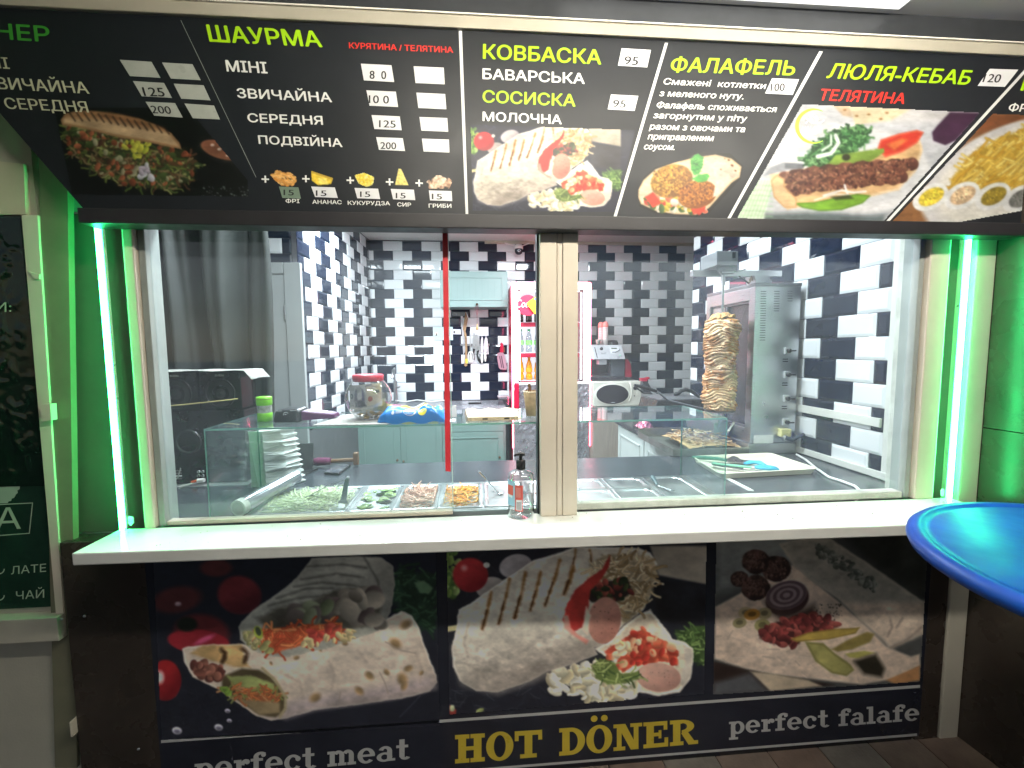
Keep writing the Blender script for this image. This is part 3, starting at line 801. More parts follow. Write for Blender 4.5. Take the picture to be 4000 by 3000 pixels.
for P, n, a, b, h in (([(862, 430), (1090, 445), (1155, 560), (935, 547)], None, 0, 0, 0), ([(1167, 450), (1385, 462), (1445, 577), (1230, 565)], None, 0, 0, 0),
          ([(957, 583), (1180, 597), (1238, 705), (1020, 692)], '125', (1040, 690), (1190, 695), 66), ([(1250, 602), (1465, 614), (1515, 722), (1305, 710)], None, 0, 0, 0),
          ([(1048, 732), (1260, 742), (1315, 846), (1110, 832)], '200', (1097, 815), (1237, 820), 58), ([(1328, 745), (1540, 760), (1583, 860), (1388, 850)], None, 0, 0, 0)):
    S(z1, P, n, a, b, h, -.3, stick2)
stg = M('green_grey_sticker', (.17, .24, .18), .35, var=.08)
for k, (P, a, b) in enumerate((([(718, 1343), (858, 1349), (876, 1430), (742, 1424)], (752, 1405), (825, 1407)), ([(950, 1343), (1120, 1350), (1142, 1425), (978, 1418)], (985, 1410), (1060, 1412)),
          ([(1262, 1353), (1432, 1359), (1447, 1433), (1282, 1427)], (1303, 1418), (1375, 1419)), ([(1523, 1360), (1690, 1366), (1700, 1441), (1540, 1434)], (1560, 1428), (1630, 1429)),
          ([(1798, 1371), (1962, 1376), (1966, 1448), (1806, 1442)], (1820, 1434), (1892, 1436)))):
    S(z2, P, '15', a, b, 42, 0, stg if k == 0 else sticker)
S(z3, [(1305, 170), (1525, 183), (1497, 313), (1277, 300)], '95', (1320, 292), (1424, 297), 66, .18)
S(z3, [(1225, 517), (1430, 528), (1402, 640), (1200, 628)], '95', (1236, 612), (1332, 617), 58, .15)
S(z4, [(538, 520), (717, 527), (675, 630), (492, 620)], '100', (527, 605), (618, 605), 54, .12)
S(z4, [(1985, 457), (2175, 463), (2085, 577), (1905, 570)], '120', (1935, 545), (2048, 549), 58, .35)
wh_ = M('white_divider', (.70, .70, .70), .35, var=.03)
for z, P in ((z2, [(2013, 222), (2036, 222), (2082, 1560), (2063, 1560)]), (z3, [(1631, 128), (1653, 130), (1258, 1465), (1236, 1463)]),
             (z4, [(852, 340), (876, 342), (244, 1482), (225, 1480)]), (z4, [(2222, 455), (2245, 457), (1288, 1503), (1268, 1500)])):
    quad('divider', z, P, YB-.0007, .0003, wh_, mbd)
quad('panel_seam', z1, [(1300, 146), (1303, 145), (1845, 1276), (1842, 1277)], YB-.0004, .0002, M('seam_edge', (.3, .33, .3), .3), mbd)

# ---- food photographs printed on the board
# 1 grilled sandwich with salad
c = Cv(380, 770, 1800, 1420, 5.2, (9, 12, 13), z1, 3)
c.ell(1590, 1085, 165, 78, (20, 22, 22), 17).ell(1590, 1080, 150, 62, (132, 84, 62), 17, tex=.2)
for x, y in ((1530, 1045), (1580, 1075), (1640, 1120), (1690, 1110)): c._blob(x, y, 14, .7, 0, (205, 190, 180), .5)
sal = [(435, 930), (520, 900), (700, 940), (900, 1000), (1150, 1050), (1310, 1075), (1430, 1165), (1400, 1290), (1250, 1370), (1000, 1360), (830, 1310), (690, 1240), (500, 1100)]
c.poly(sal, (38, 46, 26), 8, .5, rag=26)
c.strands(sal, [(112, 128, 60), (74, 96, 44), (150, 155, 96), (50, 74, 40), (88, 60, 40), (130, 110, 80)], 420, 70, 13, 5, .9)
c.blobs(sal, [(120, 60, 40), (70, 44, 34), (150, 150, 120), (60, 80, 40), (160, 90, 60)], 110, 10, 30, 6)
c.blobs([(880, 1000), (1100, 1010), (1050, 1140), (900, 1130)], [(190, 190, 70), (170, 180, 60)], 18, 14, 34, 7)
c.blobs([(1000, 1160), (1110, 1180), (1090, 1300), (1000, 1280)], [(200, 200, 215), (180, 170, 190)], 10, 18, 34, 8)
bun = [(440, 862), (470, 820), (560, 800), (700, 805), (850, 825), (1000, 858), (1130, 905), (1230, 960), (1290, 1030), (1306, 1072), (1180, 1046), (1000, 1012), (820, 980), (650, 935), (500, 905), (450, 900)]
c.poly(bun, (196, 166, 128), 6, .22, rag=4, rim=(150, 108, 70), rimw=16)
c.poly([(470, 840), (600, 806), (800, 816), (1000, 860), (1180, 930), (1100, 930), (900, 890), (700, 850), (560, 850)], (150, 104, 66), 22, .2)
for i in range(14):
    x = 500+i*52; y = 812+max(0, (i-3))*9.5; c.line([(x, y), (x+42, y+58)], 11, (44, 30, 22), 5, .85)
r_ = random.Random(4)
for _ in range(60): c._blob(r_.uniform(1450, 1790), r_.uniform(1340, 1415), r_.uniform(2, 6), .8, 0, (150, 165, 160), .6)
c.build('food_photo', mbd, gain=.70, Y=YB-.0003, mask=[(390, 775), (1350, 775), (1785, 1300), (1790, 1415), (520, 1400)])

def wrap_photo(c, sx, sy, ox, oy, dim=1.):
    """sausage wrap with peppers; drawn in the units of the big poster crop, mapped by scale and offset"""
    t = lambda P: [(ox+x*sx, oy+y*sy) for x, y in P]; s_ = (abs(sx)+abs(sy))/2
    p = lambda x, y: (ox+x*sx, oy+y*sy)
    K = lambda col: tuple(v*dim for v in col)
    # slate background with things lying on it
    c.poly(t([(1640, 60), (2060, 60), (2060, 340), (1700, 270)]), K((150, 142, 128)), 10*s_, .12)
    c.poly(t([(1640, 290), (2060, 345), (2060, 650), (1700, 600)]), K((30, 30, 38)), 14*s_, .5)
    c.strands(t([(170, 1050), (800, 1050), (800, 1250), (170, 1250)]), [K((90, 95, 110)), K((50, 55, 70))], 30, 90*s_, 6*s_, 9, .3, .5)
    c.blobs(t([(170, 100), (260, 100), (250, 420), (170, 420)]), [K((110, 140, 60)), K((70, 105, 45)), K((140, 165, 90))], 60, 12*s_, 34*s_, 2)
    c.ell(*p(670, 205), 118*sx, 84*sy, K((170, 164, 168)), -15, tex=.08, sh=K((120, 112, 118)))
    c.ell(*p(490, 360), 105*sx, 76*sy, K((158, 150, 146)), -10, tex=.08, sh=K((110, 100, 100)))
    c.ell(*p(345, 268), 126*sx, 122*sy, K((186, 38, 44)), 0, tex=.05, sh=K((120, 16, 26)), hl=K((240, 190, 190)))
    c.ell(*p(462, 198), 24*sx, 20*sy, K((200, 200, 190)))
    lv = t([(1820, 690), (1960, 640), (2060, 640), (2060, 910), (1930, 890), (1850, 800)])
    c.poly(lv, K((58, 84, 40)), 8*s_, .4, rag=10*s_); c.strands(lv, [K((120, 150, 80)), K((84, 118, 56)), K((40, 66, 30))], 70, 60*s_, 12*s_, 3, .7)
    c.poly(t([(175, 640), (270, 625), (265, 665), (175, 680)]), K((190, 180, 130)), 4*s_)
    # second half of the wrap (lower right) and fillings that fell out
    c.blobs(t([(890, 980), (1250, 900), (1600, 1000), (1520, 1150), (1230, 1170), (940, 1120)]), [K((214, 208, 186)), K((196, 190, 160)), K((226, 222, 206)), K((180, 168, 134))], 150, 22*s_, 62*s_, 5, .6, .16)
    half = t([(1240, 800), (1330, 760), (1450, 640), (1560, 560), (1640, 520), (1720, 620), (1800, 730), (1900, 760), (1950, 800), (1945, 900), (1925, 1020), (1850, 1110), (1700, 1135), (1560, 1110), (1560, 980), (1400, 900), (1310, 850)])
    c.poly(half, K((212, 196, 172)), 6*s_, .10, .05, 8*s_, rim=K((232, 226, 214)), rimw=18*s_)
    c.poly(t([(1880, 780), (1945, 800), (1940, 980), (1870, 1090), (1855, 1000), (1895, 900)]), K((196, 186, 172)), 8*s_, .1)
    sauce = t([(1310, 820), (1400, 760), (1500, 700), (1590, 650), (1660, 700), (1760, 760), (1850, 820), (1830, 900), (1700, 900), (1540, 920), (1440, 975), (1390, 920), (1420, 860), (1340, 870)])
    c.poly(sauce, K((196, 66, 44)), 6*s_, .3, .15, 14*s_)
    c.blobs(sauce, [K((214, 90, 60)), K((178, 44, 34)), K((226, 150, 110))], 46, 14*s_, 40*s_, 6)
    c.blobs(t([(1400, 740), (1560, 730), (1540, 830), (1380, 870)]), [K((222, 196, 158)), K((214, 176, 120))], 12, 22*s_, 46*s_, 8)
    c.ell(*p(1700, 1005), 160*sx, 104*sy, K((196, 148, 132)), 6, .06, .05, sh=K((170, 118, 104)))
    c.blobs(t([(1580, 940), (1830, 940), (1820, 1080), (1600, 1080)]), [K((150, 96, 84))], 16, 3*s_, 6*s_, 2)
    gl_ = t([(1220, 920), (1280, 870), (1380, 900), (1430, 980), (1560, 960), (1560, 1020), (1430, 1050), (1330, 1060), (1250, 1010)])
    c.poly(gl_, K((92, 112, 52)), 6*s_, .3, rag=10*s_); c.strands(gl_, [K((140, 160, 86)), K((60, 84, 40)), K((170, 186, 110))], 26, 90*s_, 10*s_, 4, .5)
    # long half of the wrap
    wrap = t([(262, 520), (350, 470), (480, 380), (640, 270), (800, 165), (930, 130), (1040, 90), (1100, 70), (1340, 70), (1560, 80), (1640, 110), (1690, 190), (1640, 290), (1640, 420), (1590, 520), (1450, 620), (1400, 680), (1300, 770), (1230, 790), (1260, 840), (1100, 900), (900, 960), (780, 1030), (540, 1110), (390, 1100), (270, 1030), (222, 930), (212, 800), (245, 660)])
    c.poly(wrap, K((196, 188, 174)), 6*s_, .08, .04, 6*s_, rim=K((224, 218, 206)), rimw=12*s_)
    c.poly(t([(240, 800), (500, 760), (1000, 700), (1230, 790), (1100, 890), (780, 1020), (540, 1100), (300, 1040)]), K((182, 172, 160)), 60*s_, .16, .14)
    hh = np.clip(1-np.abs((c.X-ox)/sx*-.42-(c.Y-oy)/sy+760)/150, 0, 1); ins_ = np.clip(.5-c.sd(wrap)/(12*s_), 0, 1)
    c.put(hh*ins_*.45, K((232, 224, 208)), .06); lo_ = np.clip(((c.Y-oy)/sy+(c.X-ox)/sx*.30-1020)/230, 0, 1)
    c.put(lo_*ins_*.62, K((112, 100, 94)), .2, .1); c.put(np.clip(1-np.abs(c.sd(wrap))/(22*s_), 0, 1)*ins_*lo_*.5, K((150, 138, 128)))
    for P in ([(300, 900), (420, 960), (470, 1050)], [(520, 980), (700, 960), (840, 900)], [(900, 800), (1000, 850), (1040, 900)], [(330, 620), (300, 760), (330, 860)], [(1100, 620), (1060, 720), (1130, 800)]): c.line(t(P), 12*s_, K((140, 128, 116)), 12*s_, .5, .4)
    for x0, y0, x1, y1, w_ in ((495, 395, 432, 655, 24), (628, 300, 548, 620, 22), (742, 255, 664, 580, 26), (850, 250, 778, 520, 24), (990, 165, 884, 485, 24), (1088, 210, 1018, 410, 30), (1102, 85, 1085, 190, 14), (1205, 90, 1215, 170, 14)):
        c.line([p(x0, y0), p((x0+x1)/2+6, (y0+y1)/2), p(x1, y1)], w_*s_, K((146, 96, 42)), 8*s_, .8, .35)
        c.line([p((x0+x1)/2, (y0+y1)/2), p(x1, y1)], w_*.45*s_, K((74, 42, 22)), 5*s_, .8, .35)
    # torn filling at the mouth of the wrap
    mouth = t([(1210, 200), (1300, 130), (1500, 110), (1660, 150), (1690, 260), (1640, 420), (1600, 500), (1450, 620), (1400, 520), (1430, 430), (1300, 350), (1180, 330)])
    c.poly(mouth, K((186, 166, 130)), 10*s_, .25, .2, 20*s_)
    c.strands(mouth, [K((214, 200, 168)), K((170, 140, 96)), K((200, 180, 140)), K((140, 112, 74))], 150, 90*s_, 16*s_, 7, .6)
    dk = t([(1200, 360), (1320, 310), (1480, 300), (1510, 400), (1420, 450), (1240, 470), (1180, 440)])
    c.poly(dk, K((40, 30, 28)), 8*s_, .4, rag=14*s_); c.blobs(dk, [K((110, 40, 36)), K((60, 74, 36)), K((150, 60, 50)), K((30, 44, 24))], 34, 14*s_, 36*s_, 3)
    c.poly(t([(1012, 590), (1040, 480), (1100, 380), (1200, 290), (1290, 230), (1350, 130), (1345, 200), (1290, 300), (1210, 380), (1190, 520), (1160, 640), (1090, 680), (1040, 650)]), K((176, 40, 36)), 7*s_, .25, rag=7*s_)
    c.poly(t([(1016, 560), (1050, 560), (1070, 650), (1120, 700), (1200, 740), (1180, 770), (1080, 700), (1020, 650)]), K((214, 130, 116)), 8*s_, .15)
    c.ell(*p(1310, 595), 118*sx, 168*sy, K((186, 126, 110)), 8, .07, .06, sh=K((150, 92, 80)))
    c.blobs(t([(1230, 480), (1400, 480), (1390, 720), (1240, 720)]), [K((120, 66, 58))], 18, 3*s_, 7*s_, 2)
    c.poly(t([(1180, 500), (1215, 560), (1190, 700), (1150, 660)]), K((226, 200, 180)), 8*s_, .1, rag=8*s_)
    return c
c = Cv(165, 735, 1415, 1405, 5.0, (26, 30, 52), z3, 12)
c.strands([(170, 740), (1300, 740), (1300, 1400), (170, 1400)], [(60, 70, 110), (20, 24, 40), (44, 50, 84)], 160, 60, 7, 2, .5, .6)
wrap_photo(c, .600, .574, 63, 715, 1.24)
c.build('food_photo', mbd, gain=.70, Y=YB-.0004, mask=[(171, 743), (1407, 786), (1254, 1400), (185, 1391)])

# 2 falafel in flat bread
c = Cv(1405, 950, 2220, 1450, 4.6, (9, 10, 13), z3, 22)
c.poly([(1432, 1230), (1470, 1160), (1560, 1080), (1700, 1030), (1860, 990), (2010, 970), (2130, 1000), (2205, 1060), (2190, 1140), (2130, 1180), (2040, 1280), (1960, 1370), (1860, 1422), (1700, 1415), (1560, 1390), (1450, 1340), (1430, 1290)], (228, 208, 178), 4, .07, rim=(206, 176, 130), rimw=10)
c.poly([(1940, 990), (2060, 985), (2150, 1060), (2190, 1130), (2120, 1150), (2020, 1090), (1960, 1050)], (214, 198, 178), 8, .1)
for x, y, r in ((2110, 1010, 10), (2135, 1050, 12), (2160, 1090, 9), (2080, 1000, 6), (2050, 1080, 6)): c._blob(x, y, r, .7, .4, (120, 80, 50), .5)
c.blobs([(1470, 1290), (1900, 1310), (1940, 1400), (1560, 1380)], [(206, 60, 40), (226, 110, 80), (235, 225, 205), (190, 170, 60), (60, 90, 40)], 60, 14, 40, 5)
c.poly([(1830, 1345), (1940, 1320), (1930, 1400), (1840, 1420)], (214, 70, 50), 5, .1); c.poly([(1480, 1290), (1540, 1250), (1600, 1330), (1540, 1370)], (216, 56, 34), 6, .1)
c.ell(1680, 1168, 160, 122, (176, 128, 44), -18, .08, .25, .5, sh=(130, 78, 26)); c.blobs([(1540, 1100), (1700, 1060), (1810, 1120), (1800, 1230), (1650, 1280), (1550, 1230)], [(206, 164, 72), (150, 100, 34), (190, 140, 50), (122, 74, 24)], 420, 5, 12, 3)
c.ell(1872, 1268, 148, 104, (170, 104, 32), -14, .08, .25, .5, sh=(112, 58, 20)); c.blobs([(1740, 1220), (1880, 1180), (2000, 1200), (1990, 1290), (1860, 1350), (1760, 1330)], [(200, 130, 50), (140, 78, 24), (182, 112, 38), (104, 54, 18)], 360, 5, 12, 4)
c.poly([(1990, 1060), (2060, 1090), (2130, 1150), (2040, 1270), (1990, 1290), (2010, 1180)], (222, 206, 190), 6, .06)
c.poly([(1822, 1010), (1850, 970), (1880, 962), (1920, 990), (1915, 1050), (1890, 1110), (1850, 1130), (1826, 1080)], (60, 150, 60), 5, .2, rag=4); c.strands([(1830, 1000), (1900, 990), (1890, 1100), (1850, 1110)], [(110, 190, 90), (34, 110, 44)], 22, 40, 5, 2)
c.poly([(1830, 1150), (1880, 1120), (1950, 1110), (1970, 1130), (1940, 1170), (1880, 1180)], (76, 170, 70), 5, .15, rag=4)
c.build('food_photo', mbd, gain=.70, Y=YB-.0003, mask=[(1420, 1250), (1470, 1140), (1560, 1060), (1800, 1000), (1850, 955), (2120, 960), (2215, 1050), (2200, 1150), (1970, 1400), (1870, 1435), (1560, 1410), (1440, 1360)])

# 3 kebab plate
c = Cv(300, 685, 1925, 1480, 5.2, (196, 198, 206), z4, 32)
c.poly([(930, 690), (1920, 740), (1700, 800), (1500, 820), (1100, 800)], (214, 212, 214), 30, .05)
c.poly([(480, 1420), (1300, 1400), (1280, 1480), (480, 1480)], (96, 108, 112), 20, .15)
c.ell(1080, 1130, 560, 300, (170, 174, 184), 6); c.ell(1065, 1120, 548, 292, (226, 226, 230), 6, tex=.02); c.ell(1060, 1105, 480, 240, (206, 208, 214), 6, soft=.2)
c.poly([(300, 1450), (380, 1290), (480, 1180), (540, 1200), (520, 1300), (480, 1460)], (222, 232, 216), 8)
for i in range(7):
    c.line([(320+i*24, 1450), (430+i*20, 1200)], 8, (150, 205, 140), 4, .6)
    c.line([(330+i*8, 1430-i*34), (540, 1440-i*34)], 8, (150, 205, 140), 4, .5)
c.poly([(930, 690), (1060, 700), (1070, 780), (1010, 770)], (206, 180, 150), 8, .1); c.poly([(1050, 705), (1460, 725), (1330, 800), (1090, 830)], (222, 206, 172), 8, .08)
for x, y in ((1100, 770), (1180, 760), (1260, 790), (1300, 750), (1020, 730)): c._blob(x, y, 12, .6, 0, (160, 116, 70), .6)
gl3 = [(1640, 830), (1720, 745), (1930, 750), (1760, 930), (1700, 980), (1610, 940), (1600, 880)]
c.poly(gl3, (58, 30, 56), 8, .2); c.line([(1605, 945), (1690, 975), (1745, 950)], 18, (210, 210, 220), 6)
c.poly([(520, 1160), (800, 1110), (1200, 1010), (1520, 930), (1540, 1000), (1490, 1140), (1380, 1260), (1100, 1330), (820, 1370), (640, 1390), (560, 1320)], (216, 176, 126), 6, .16, rag=6, rim=(232, 212, 180), rimw=16)
par = [(740, 1050), (830, 960), (900, 890), (1020, 850), (1130, 835), (1190, 860), (1170, 950), (1060, 1020), (960, 1080), (900, 1120), (790, 1120)]
c.poly(par, (58, 110, 62), 8, .4, rag=18); c.strands(par, [(84, 140, 80), (40, 84, 46), (120, 170, 110), (30, 66, 36)], 190, 46, 12, 3, .9)
c.line([(840, 1040), (930, 1020), (980, 950), (960, 900)], 26, (224, 234, 228), 5); c.line([(870, 1000), (930, 960), (930, 900)], 14, (224, 234, 228), 5)
c.poly([(1240, 985), (1260, 930), (1380, 890), (1500, 865), (1545, 880), (1500, 950), (1400, 1010), (1290, 1045)], (206, 58, 44), 6, .12, rim=(226, 110, 80), rimw=12)
c.poly([(1300, 960), (1400, 920), (1440, 930), (1350, 1000)], (230, 120, 66), 10, .2)
c.poly([(910, 1090), (960, 1030), (1100, 1010), (1280, 985), (1285, 1010), (1180, 1080), (1020, 1120), (930, 1120)], (120, 150, 60), 6, .25, rag=5); c._blob(1030, 1045, 28, .8, 0, (40, 40, 24), .5)
for (a, b, cc, d, w_) in ((620, 1180, 1470, 1095, 78), (660, 1262, 1400, 1180, 76)):
    n_ = 26
    for i in range(n_+1):
        t_ = i/n_; x = a+(cc-a)*t_; y = b+(d-b)*t_+8*math.sin(i*1.9)+(-14*math.sin(t_*PI)); c._blob(x, y, w_*.56, .95, i, [(96, 58, 46), (112, 72, 56), (82, 48, 40)][i % 3], .18)
    c.blobs([(a, b-30), (cc, d-36), (cc, d+30), (a, b+34)], [(134, 92, 72), (74, 40, 34), (118, 74, 58), (150, 108, 88)], 170, 6, 16, 7)
c.poly([(480, 1170), (530, 1110), (610, 1080), (740, 1085), (740, 1120), (640, 1130), (560, 1150)], (150, 154, 164), 4)
for i in range(4): c.line([(625, 1088+i*9), (748, 1094+i*8)], 4, (60, 64, 72), 3)
c.line([(880, 1300), (1000, 1265), (1080, 1280), (1160, 1272)], 12, (236, 236, 238), 4); c.line([(820, 1330), (960, 1290), (1140, 1300)], 8, (230, 228, 222), 4)
c.line([(1020, 1230), (1030, 1265), (1045, 1300)], 14, (236, 236, 238), 4)
c.poly([(685, 1350), (820, 1345), (960, 1315), (1100, 1290), (1192, 1300), (1140, 1350), (1000, 1395), (860, 1402), (740, 1380)], (120, 168, 52), 6, .2, rim=(80, 120, 36), rimw=8)
c.poly([(930, 1310), (1050, 1295), (1080, 1320), (960, 1330)], (50, 60, 30), 8, .3)
c.poly([(530, 1200), (570, 1160), (620, 1190), (620, 1240), (700, 1320), (700, 1380), (620, 1380), (550, 1310)], (226, 190, 142), 6, .15, rim=(190, 140, 90), rimw=8)
c.build('food_photo', mbd, gain=.70, Y=YB-.0003, mask=[(740, 693), (1733, 741), (1918, 750), (1275, 1474), (1262, 1470), (305, 1450)])
# halal badge printed over the plate photo
P_ = [(800+115*math.cos(a)*1.0+18, 838+112*math.sin(a)) for a in [math.radians(d) for d in range(60, 306, 8)]]
ring = MB(); pp = []
for i, (x, y) in enumerate(P_):
    t_ = i/(len(P_)-1); w_ = 3+22*math.sin(PI*t_); ax, ay = x-818, y-838; L_ = math.hypot(ax, ay)
    pp += [U(2700+(x+ax/L_*w_/2)/1.7015, (y+ay/L_*w_/2)/1.7015, Y=YB-.0009), U(2700+(x-ax/L_*w_/2)/1.7015, (y-ay/L_*w_/2)/1.7015, Y=YB-.0009)]
ring.add(pp, [(2*i, 2*i+1, 2*i+3, 2*i+2) for i in range(len(P_)-1)]); ring.part('printed_badge', M('ink_lime', (.36, .62, .05), .35), mbd, recalc=False)
T('HALAL', z4, (735, 862), (848, 865), 26, sl=.2, bold=.0); T('ХАЛЯЛЬ', z4, (715, 890), (835, 893), 24, sl=.2, bold=.0)
sq = MB()
for k, P in enumerate(([(755, 790), (800, 820), (860, 818), (882, 800)], [(780, 768), (800, 800), (812, 818)], [(800, 760), (822, 790), (835, 812)], [(828, 770), (845, 800)], [(760, 822), (770, 810)])):
    sq.tube([U(2700+x/1.7015, y/1.7015, Y=YB-.0006) for x, y in P], .0022, 6)
sq.part('printed_script', MATS['ink_232_232_228'], mbd)

# 4 chips with sauces
c = Cv(1330, 750, 2420, 1485, 5.4, (140, 96, 60), z4, 42)
c.strands([(1340, 760), (2400, 760), (2400, 1480), (1340, 1480)], [(160, 112, 70), (110, 72, 44), (90, 60, 36)], 90, 160, 14, 2, .2, .5)
c.poly([(1980, 760), (2230, 760), (2230, 800), (1880, 900)], (120, 70, 40), 20, .2)
c.ell(2130, 1170, 640, 330, (214, 212, 214), -24, .06); c.ell(2140, 1150, 570, 270, (226, 222, 214), -24, .15)
chip = [(1725, 1190), (1830, 1060), (1900, 990), (2100, 900), (2230, 840), (2420, 820), (2420, 1240), (2100, 1270), (1900, 1250), (1740, 1290)]
c.poly(chip, (196, 158, 56), 12, .2, rag=16)
r_ = random.Random(8)
for _ in range(330):
    x, y = r_.uniform(1700, 2420), r_.uniform(840, 1290)
    if pip(x, y, chip):
        a = r_.uniform(-.95, -.25) if r_.random() < .8 else r_.uniform(.1, .7); L_ = r_.uniform(70, 150)
        c._loc([(x-math.cos(a)*L_/2, y-math.sin(a)*L_/2), (x+math.cos(a)*L_/2, y+math.sin(a)*L_/2)], r_.uniform(13, 19), r_.choice([(236, 200, 92), (222, 180, 70), (244, 216, 120), (206, 158, 50)]))
for cx_, cy_, col in ((1590, 1310, (228, 200, 66)), (1800, 1300, (226, 190, 150)), (2005, 1305, (164, 140, 50)), (2190, 1320, (120, 120, 116))):
    c.ell(cx_, cy_, 128, 80, (236, 236, 236), -28, .06); c.ell(cx_+6, cy_-2, 92, 52, col, -28, .12, .2, .3); c.blobs([(cx_-60, cy_-20), (cx_+50, cy_-50), (cx_+70, cy_+10), (cx_-40, cy_+40)], [col, tuple(int(v*.7) for v in col), tuple(min(255, int(v*1.15)) for v in col)], 40, 5, 10, 3)
c.build('food_photo', mbd, gain=.70, Y=YB-.0003, mask=[(2005, 757), (2420, 772), (2420, 1420), (2200, 1400), (1762, 1479), (1335, 1475)])

# 5 the five little extras
def mini(x0, x1, y0, y1, fn, seed):
    c = Cv(x0, y0, x1, y1, 4.2, (12, 13, 16), z2, seed); fn(c); return c
def f1(c):
    r = random.Random(3)
    for _ in range(46):
        x, y = r.uniform(690, 820), r.uniform(1245, 1325); a = r.uniform(-.3, 1.0); L_ = r.uniform(40, 75)
        c._loc([(x-math.cos(a)*L_/2, y-math.sin(a)*L_/2), (x+math.cos(a)*L_/2, y+math.sin(a)*L_/2)], 13, r.choice([(232, 170, 90), (210, 140, 60), (240, 190, 120)]))
    c._loc([(660, 1262), (740, 1268)], 13, (236, 180, 100)); c._loc([(812, 1335), (840, 1300)], 14, (226, 160, 80))
mini(640, 860, 1215, 1352, f1, 51).build('food_photo', mbd, Y=YB-.0003, mask=[(650, 1255), (700, 1225), (780, 1228), (840, 1270), (852, 1300), (815, 1348), (740, 1340), (690, 1300)])
def f2(c):
    c.poly([(950, 1228), (1110, 1282), (1095, 1325), (1000, 1335), (952, 1300)], (232, 198, 60), 3, .1); c.poly([(952, 1230), (1108, 1284), (1100, 1296), (958, 1246)], (186, 150, 60), 3); c.poly([(1000, 1280), (1060, 1285), (1075, 1330), (1005, 1325)], (244, 222, 110), 4, .1)
mini(945, 1116, 1222, 1342, f2, 52).build('food_photo', mbd, Y=YB-.0003, mask=[(950, 1228), (1110, 1282), (1095, 1330), (1000, 1338), (952, 1302)])
def f3(c):
    c.ell(1333, 1290, 76, 56, (226, 220, 150), 8); c.blobs([(1270, 1262), (1340, 1245), (1400, 1275), (1385, 1330), (1320, 1340), (1280, 1300)], [(236, 200, 60), (220, 180, 40), (246, 220, 100)], 170, 5, 8, 3)
mini(1255, 1412, 1236, 1352, f3, 53).build('food_photo', mbd, Y=YB-.0003, mask=[(1262, 1262), (1330, 1243), (1405, 1275), (1395, 1335), (1350, 1348), (1290, 1320)])
def f4(c):
    c.poly([(1578, 1212), (1600, 1216), (1655, 1335), (1553, 1332)], (232, 214, 120), 3, .1); c.blobs([(1570, 1240), (1600, 1240), (1635, 1325), (1565, 1325)], [(196, 172, 80)], 12, 4, 7, 2)
mini(1548, 1662, 1206, 1344, f4, 54).build('food_photo', mbd, Y=YB-.0003, mask=[(1578, 1212), (1600, 1216), (1655, 1337), (1552, 1334)])
def f5(c):
    c.blobs([(1785, 1310), (1860, 1258), (1965, 1300), (1955, 1350), (1800, 1355)], [(214, 180, 150), (196, 156, 126), (226, 200, 176), (150, 112, 88)], 90, 11, 20, 3)
mini(1770, 1976, 1250, 1372, f5, 55).build('food_photo', mbd, Y=YB-.0003, mask=[(1775, 1312), (1835, 1262), (1900, 1260), (1970, 1298), (1945, 1358), (1800, 1362)])

# =================================================================== BANNER ON THE LOWER FRONT
bn = thing('food_banner', 'wide black banner under the ledge with three photos of wraps reading HOT DÖNER', 'banner', (.3, YF, GROUND))
YP = YF-.0005
zA = (550, 2100, 1.7696); zBn = (1650, 2100, 1.8433); zC = (2700, 2050, 1.7467)
bq = [U(596, 2100, Y=YP), U(3625, 2040, Y=YP)]
xL = U(600, 2300, Y=YP).x; xRr = U(3590, 2700, Y=YP).x
MB().box(xL-.02, xRr+.012, YP-.0002, YF+.0015, GROUND+.03, ZL-.037).part('sheet', M('banner_black', (.020, .022, .034), .20, var=.2, scale=4), bn)
YP = YF-.0014
# photo 1: two halves of a vegetable wrap
c = Cv(70, 80, 2065, 1400, 4.6, (30, 32, 44), zA, 61)
c.put(np.clip(1-(c.Y-100)/700, 0, 1)*.5, (26, 34, 52)); c.strands([(120, 1000), (900, 1100), (900, 1380), (120, 1380)], [(50, 48, 62), (20, 20, 28)], 200, 60, 5, 2, .4, .5)
c.ell(680, 395, 150, 130, (128, 40, 48), 10, .2, .1, sh=(70, 20, 30)); c.ell(520, 210, 110, 60, (90, 40, 44), 0, .4); c.ell(250, 430, 170, 90, (84, 36, 40), -10, .4); c._blob(258, 460, 22, .7, 0, (170, 140, 150), .8)
c.ell(420, 660, 190, 130, (104, 34, 40), 6, .3, .1); c.ell(400, 720, 215, 85, (150, 28, 40), 6, .12); c.ell(440, 705, 70, 18, (206, 70, 120), -25, .9); c.ell(320, 600, 70, 50, (26, 34, 26), 0, .4)
c.ell(170, 985, 108, 140, (168, 26, 32), 0, .12, .06, sh=(100, 14, 22)); c.ell(130, 965, 30, 42, (236, 200, 200), 0, .9)
lf = [(1740, 300), (1800, 200), (1900, 240), (2040, 260), (2040, 640), (1920, 620), (1820, 520), (1740, 430)]
c.poly(lf, (34, 62, 46), 14, .4, rag=30); c.strands(lf, [(50, 84, 58), (28, 52, 38)], 60, 120, 18, 4, .5); c.poly([(1890, 310), (1960, 300), (2020, 350), (1990, 390), (1930, 380)], (96, 140, 100), 8, .2, rag=8)
low = [(290, 770), (330, 755), (460, 742), (700, 735), (900, 800), (1200, 780), (1500, 690), (1700, 560), (1800, 510), (1870, 540), (1920, 620), (1950, 720), (2000, 850), (2040, 950), (2045, 1000), (2000, 1060), (1800, 1110), (1500, 1150), (1200, 1190), (1010, 1245), (900, 1262), (800, 1230), (640, 1120), (540, 1050), (460, 1010), (360, 960), (300, 860)]
c.poly(low, (206, 188, 172), 6, .07, .05, 6, rim=(224, 210, 198), rimw=12)
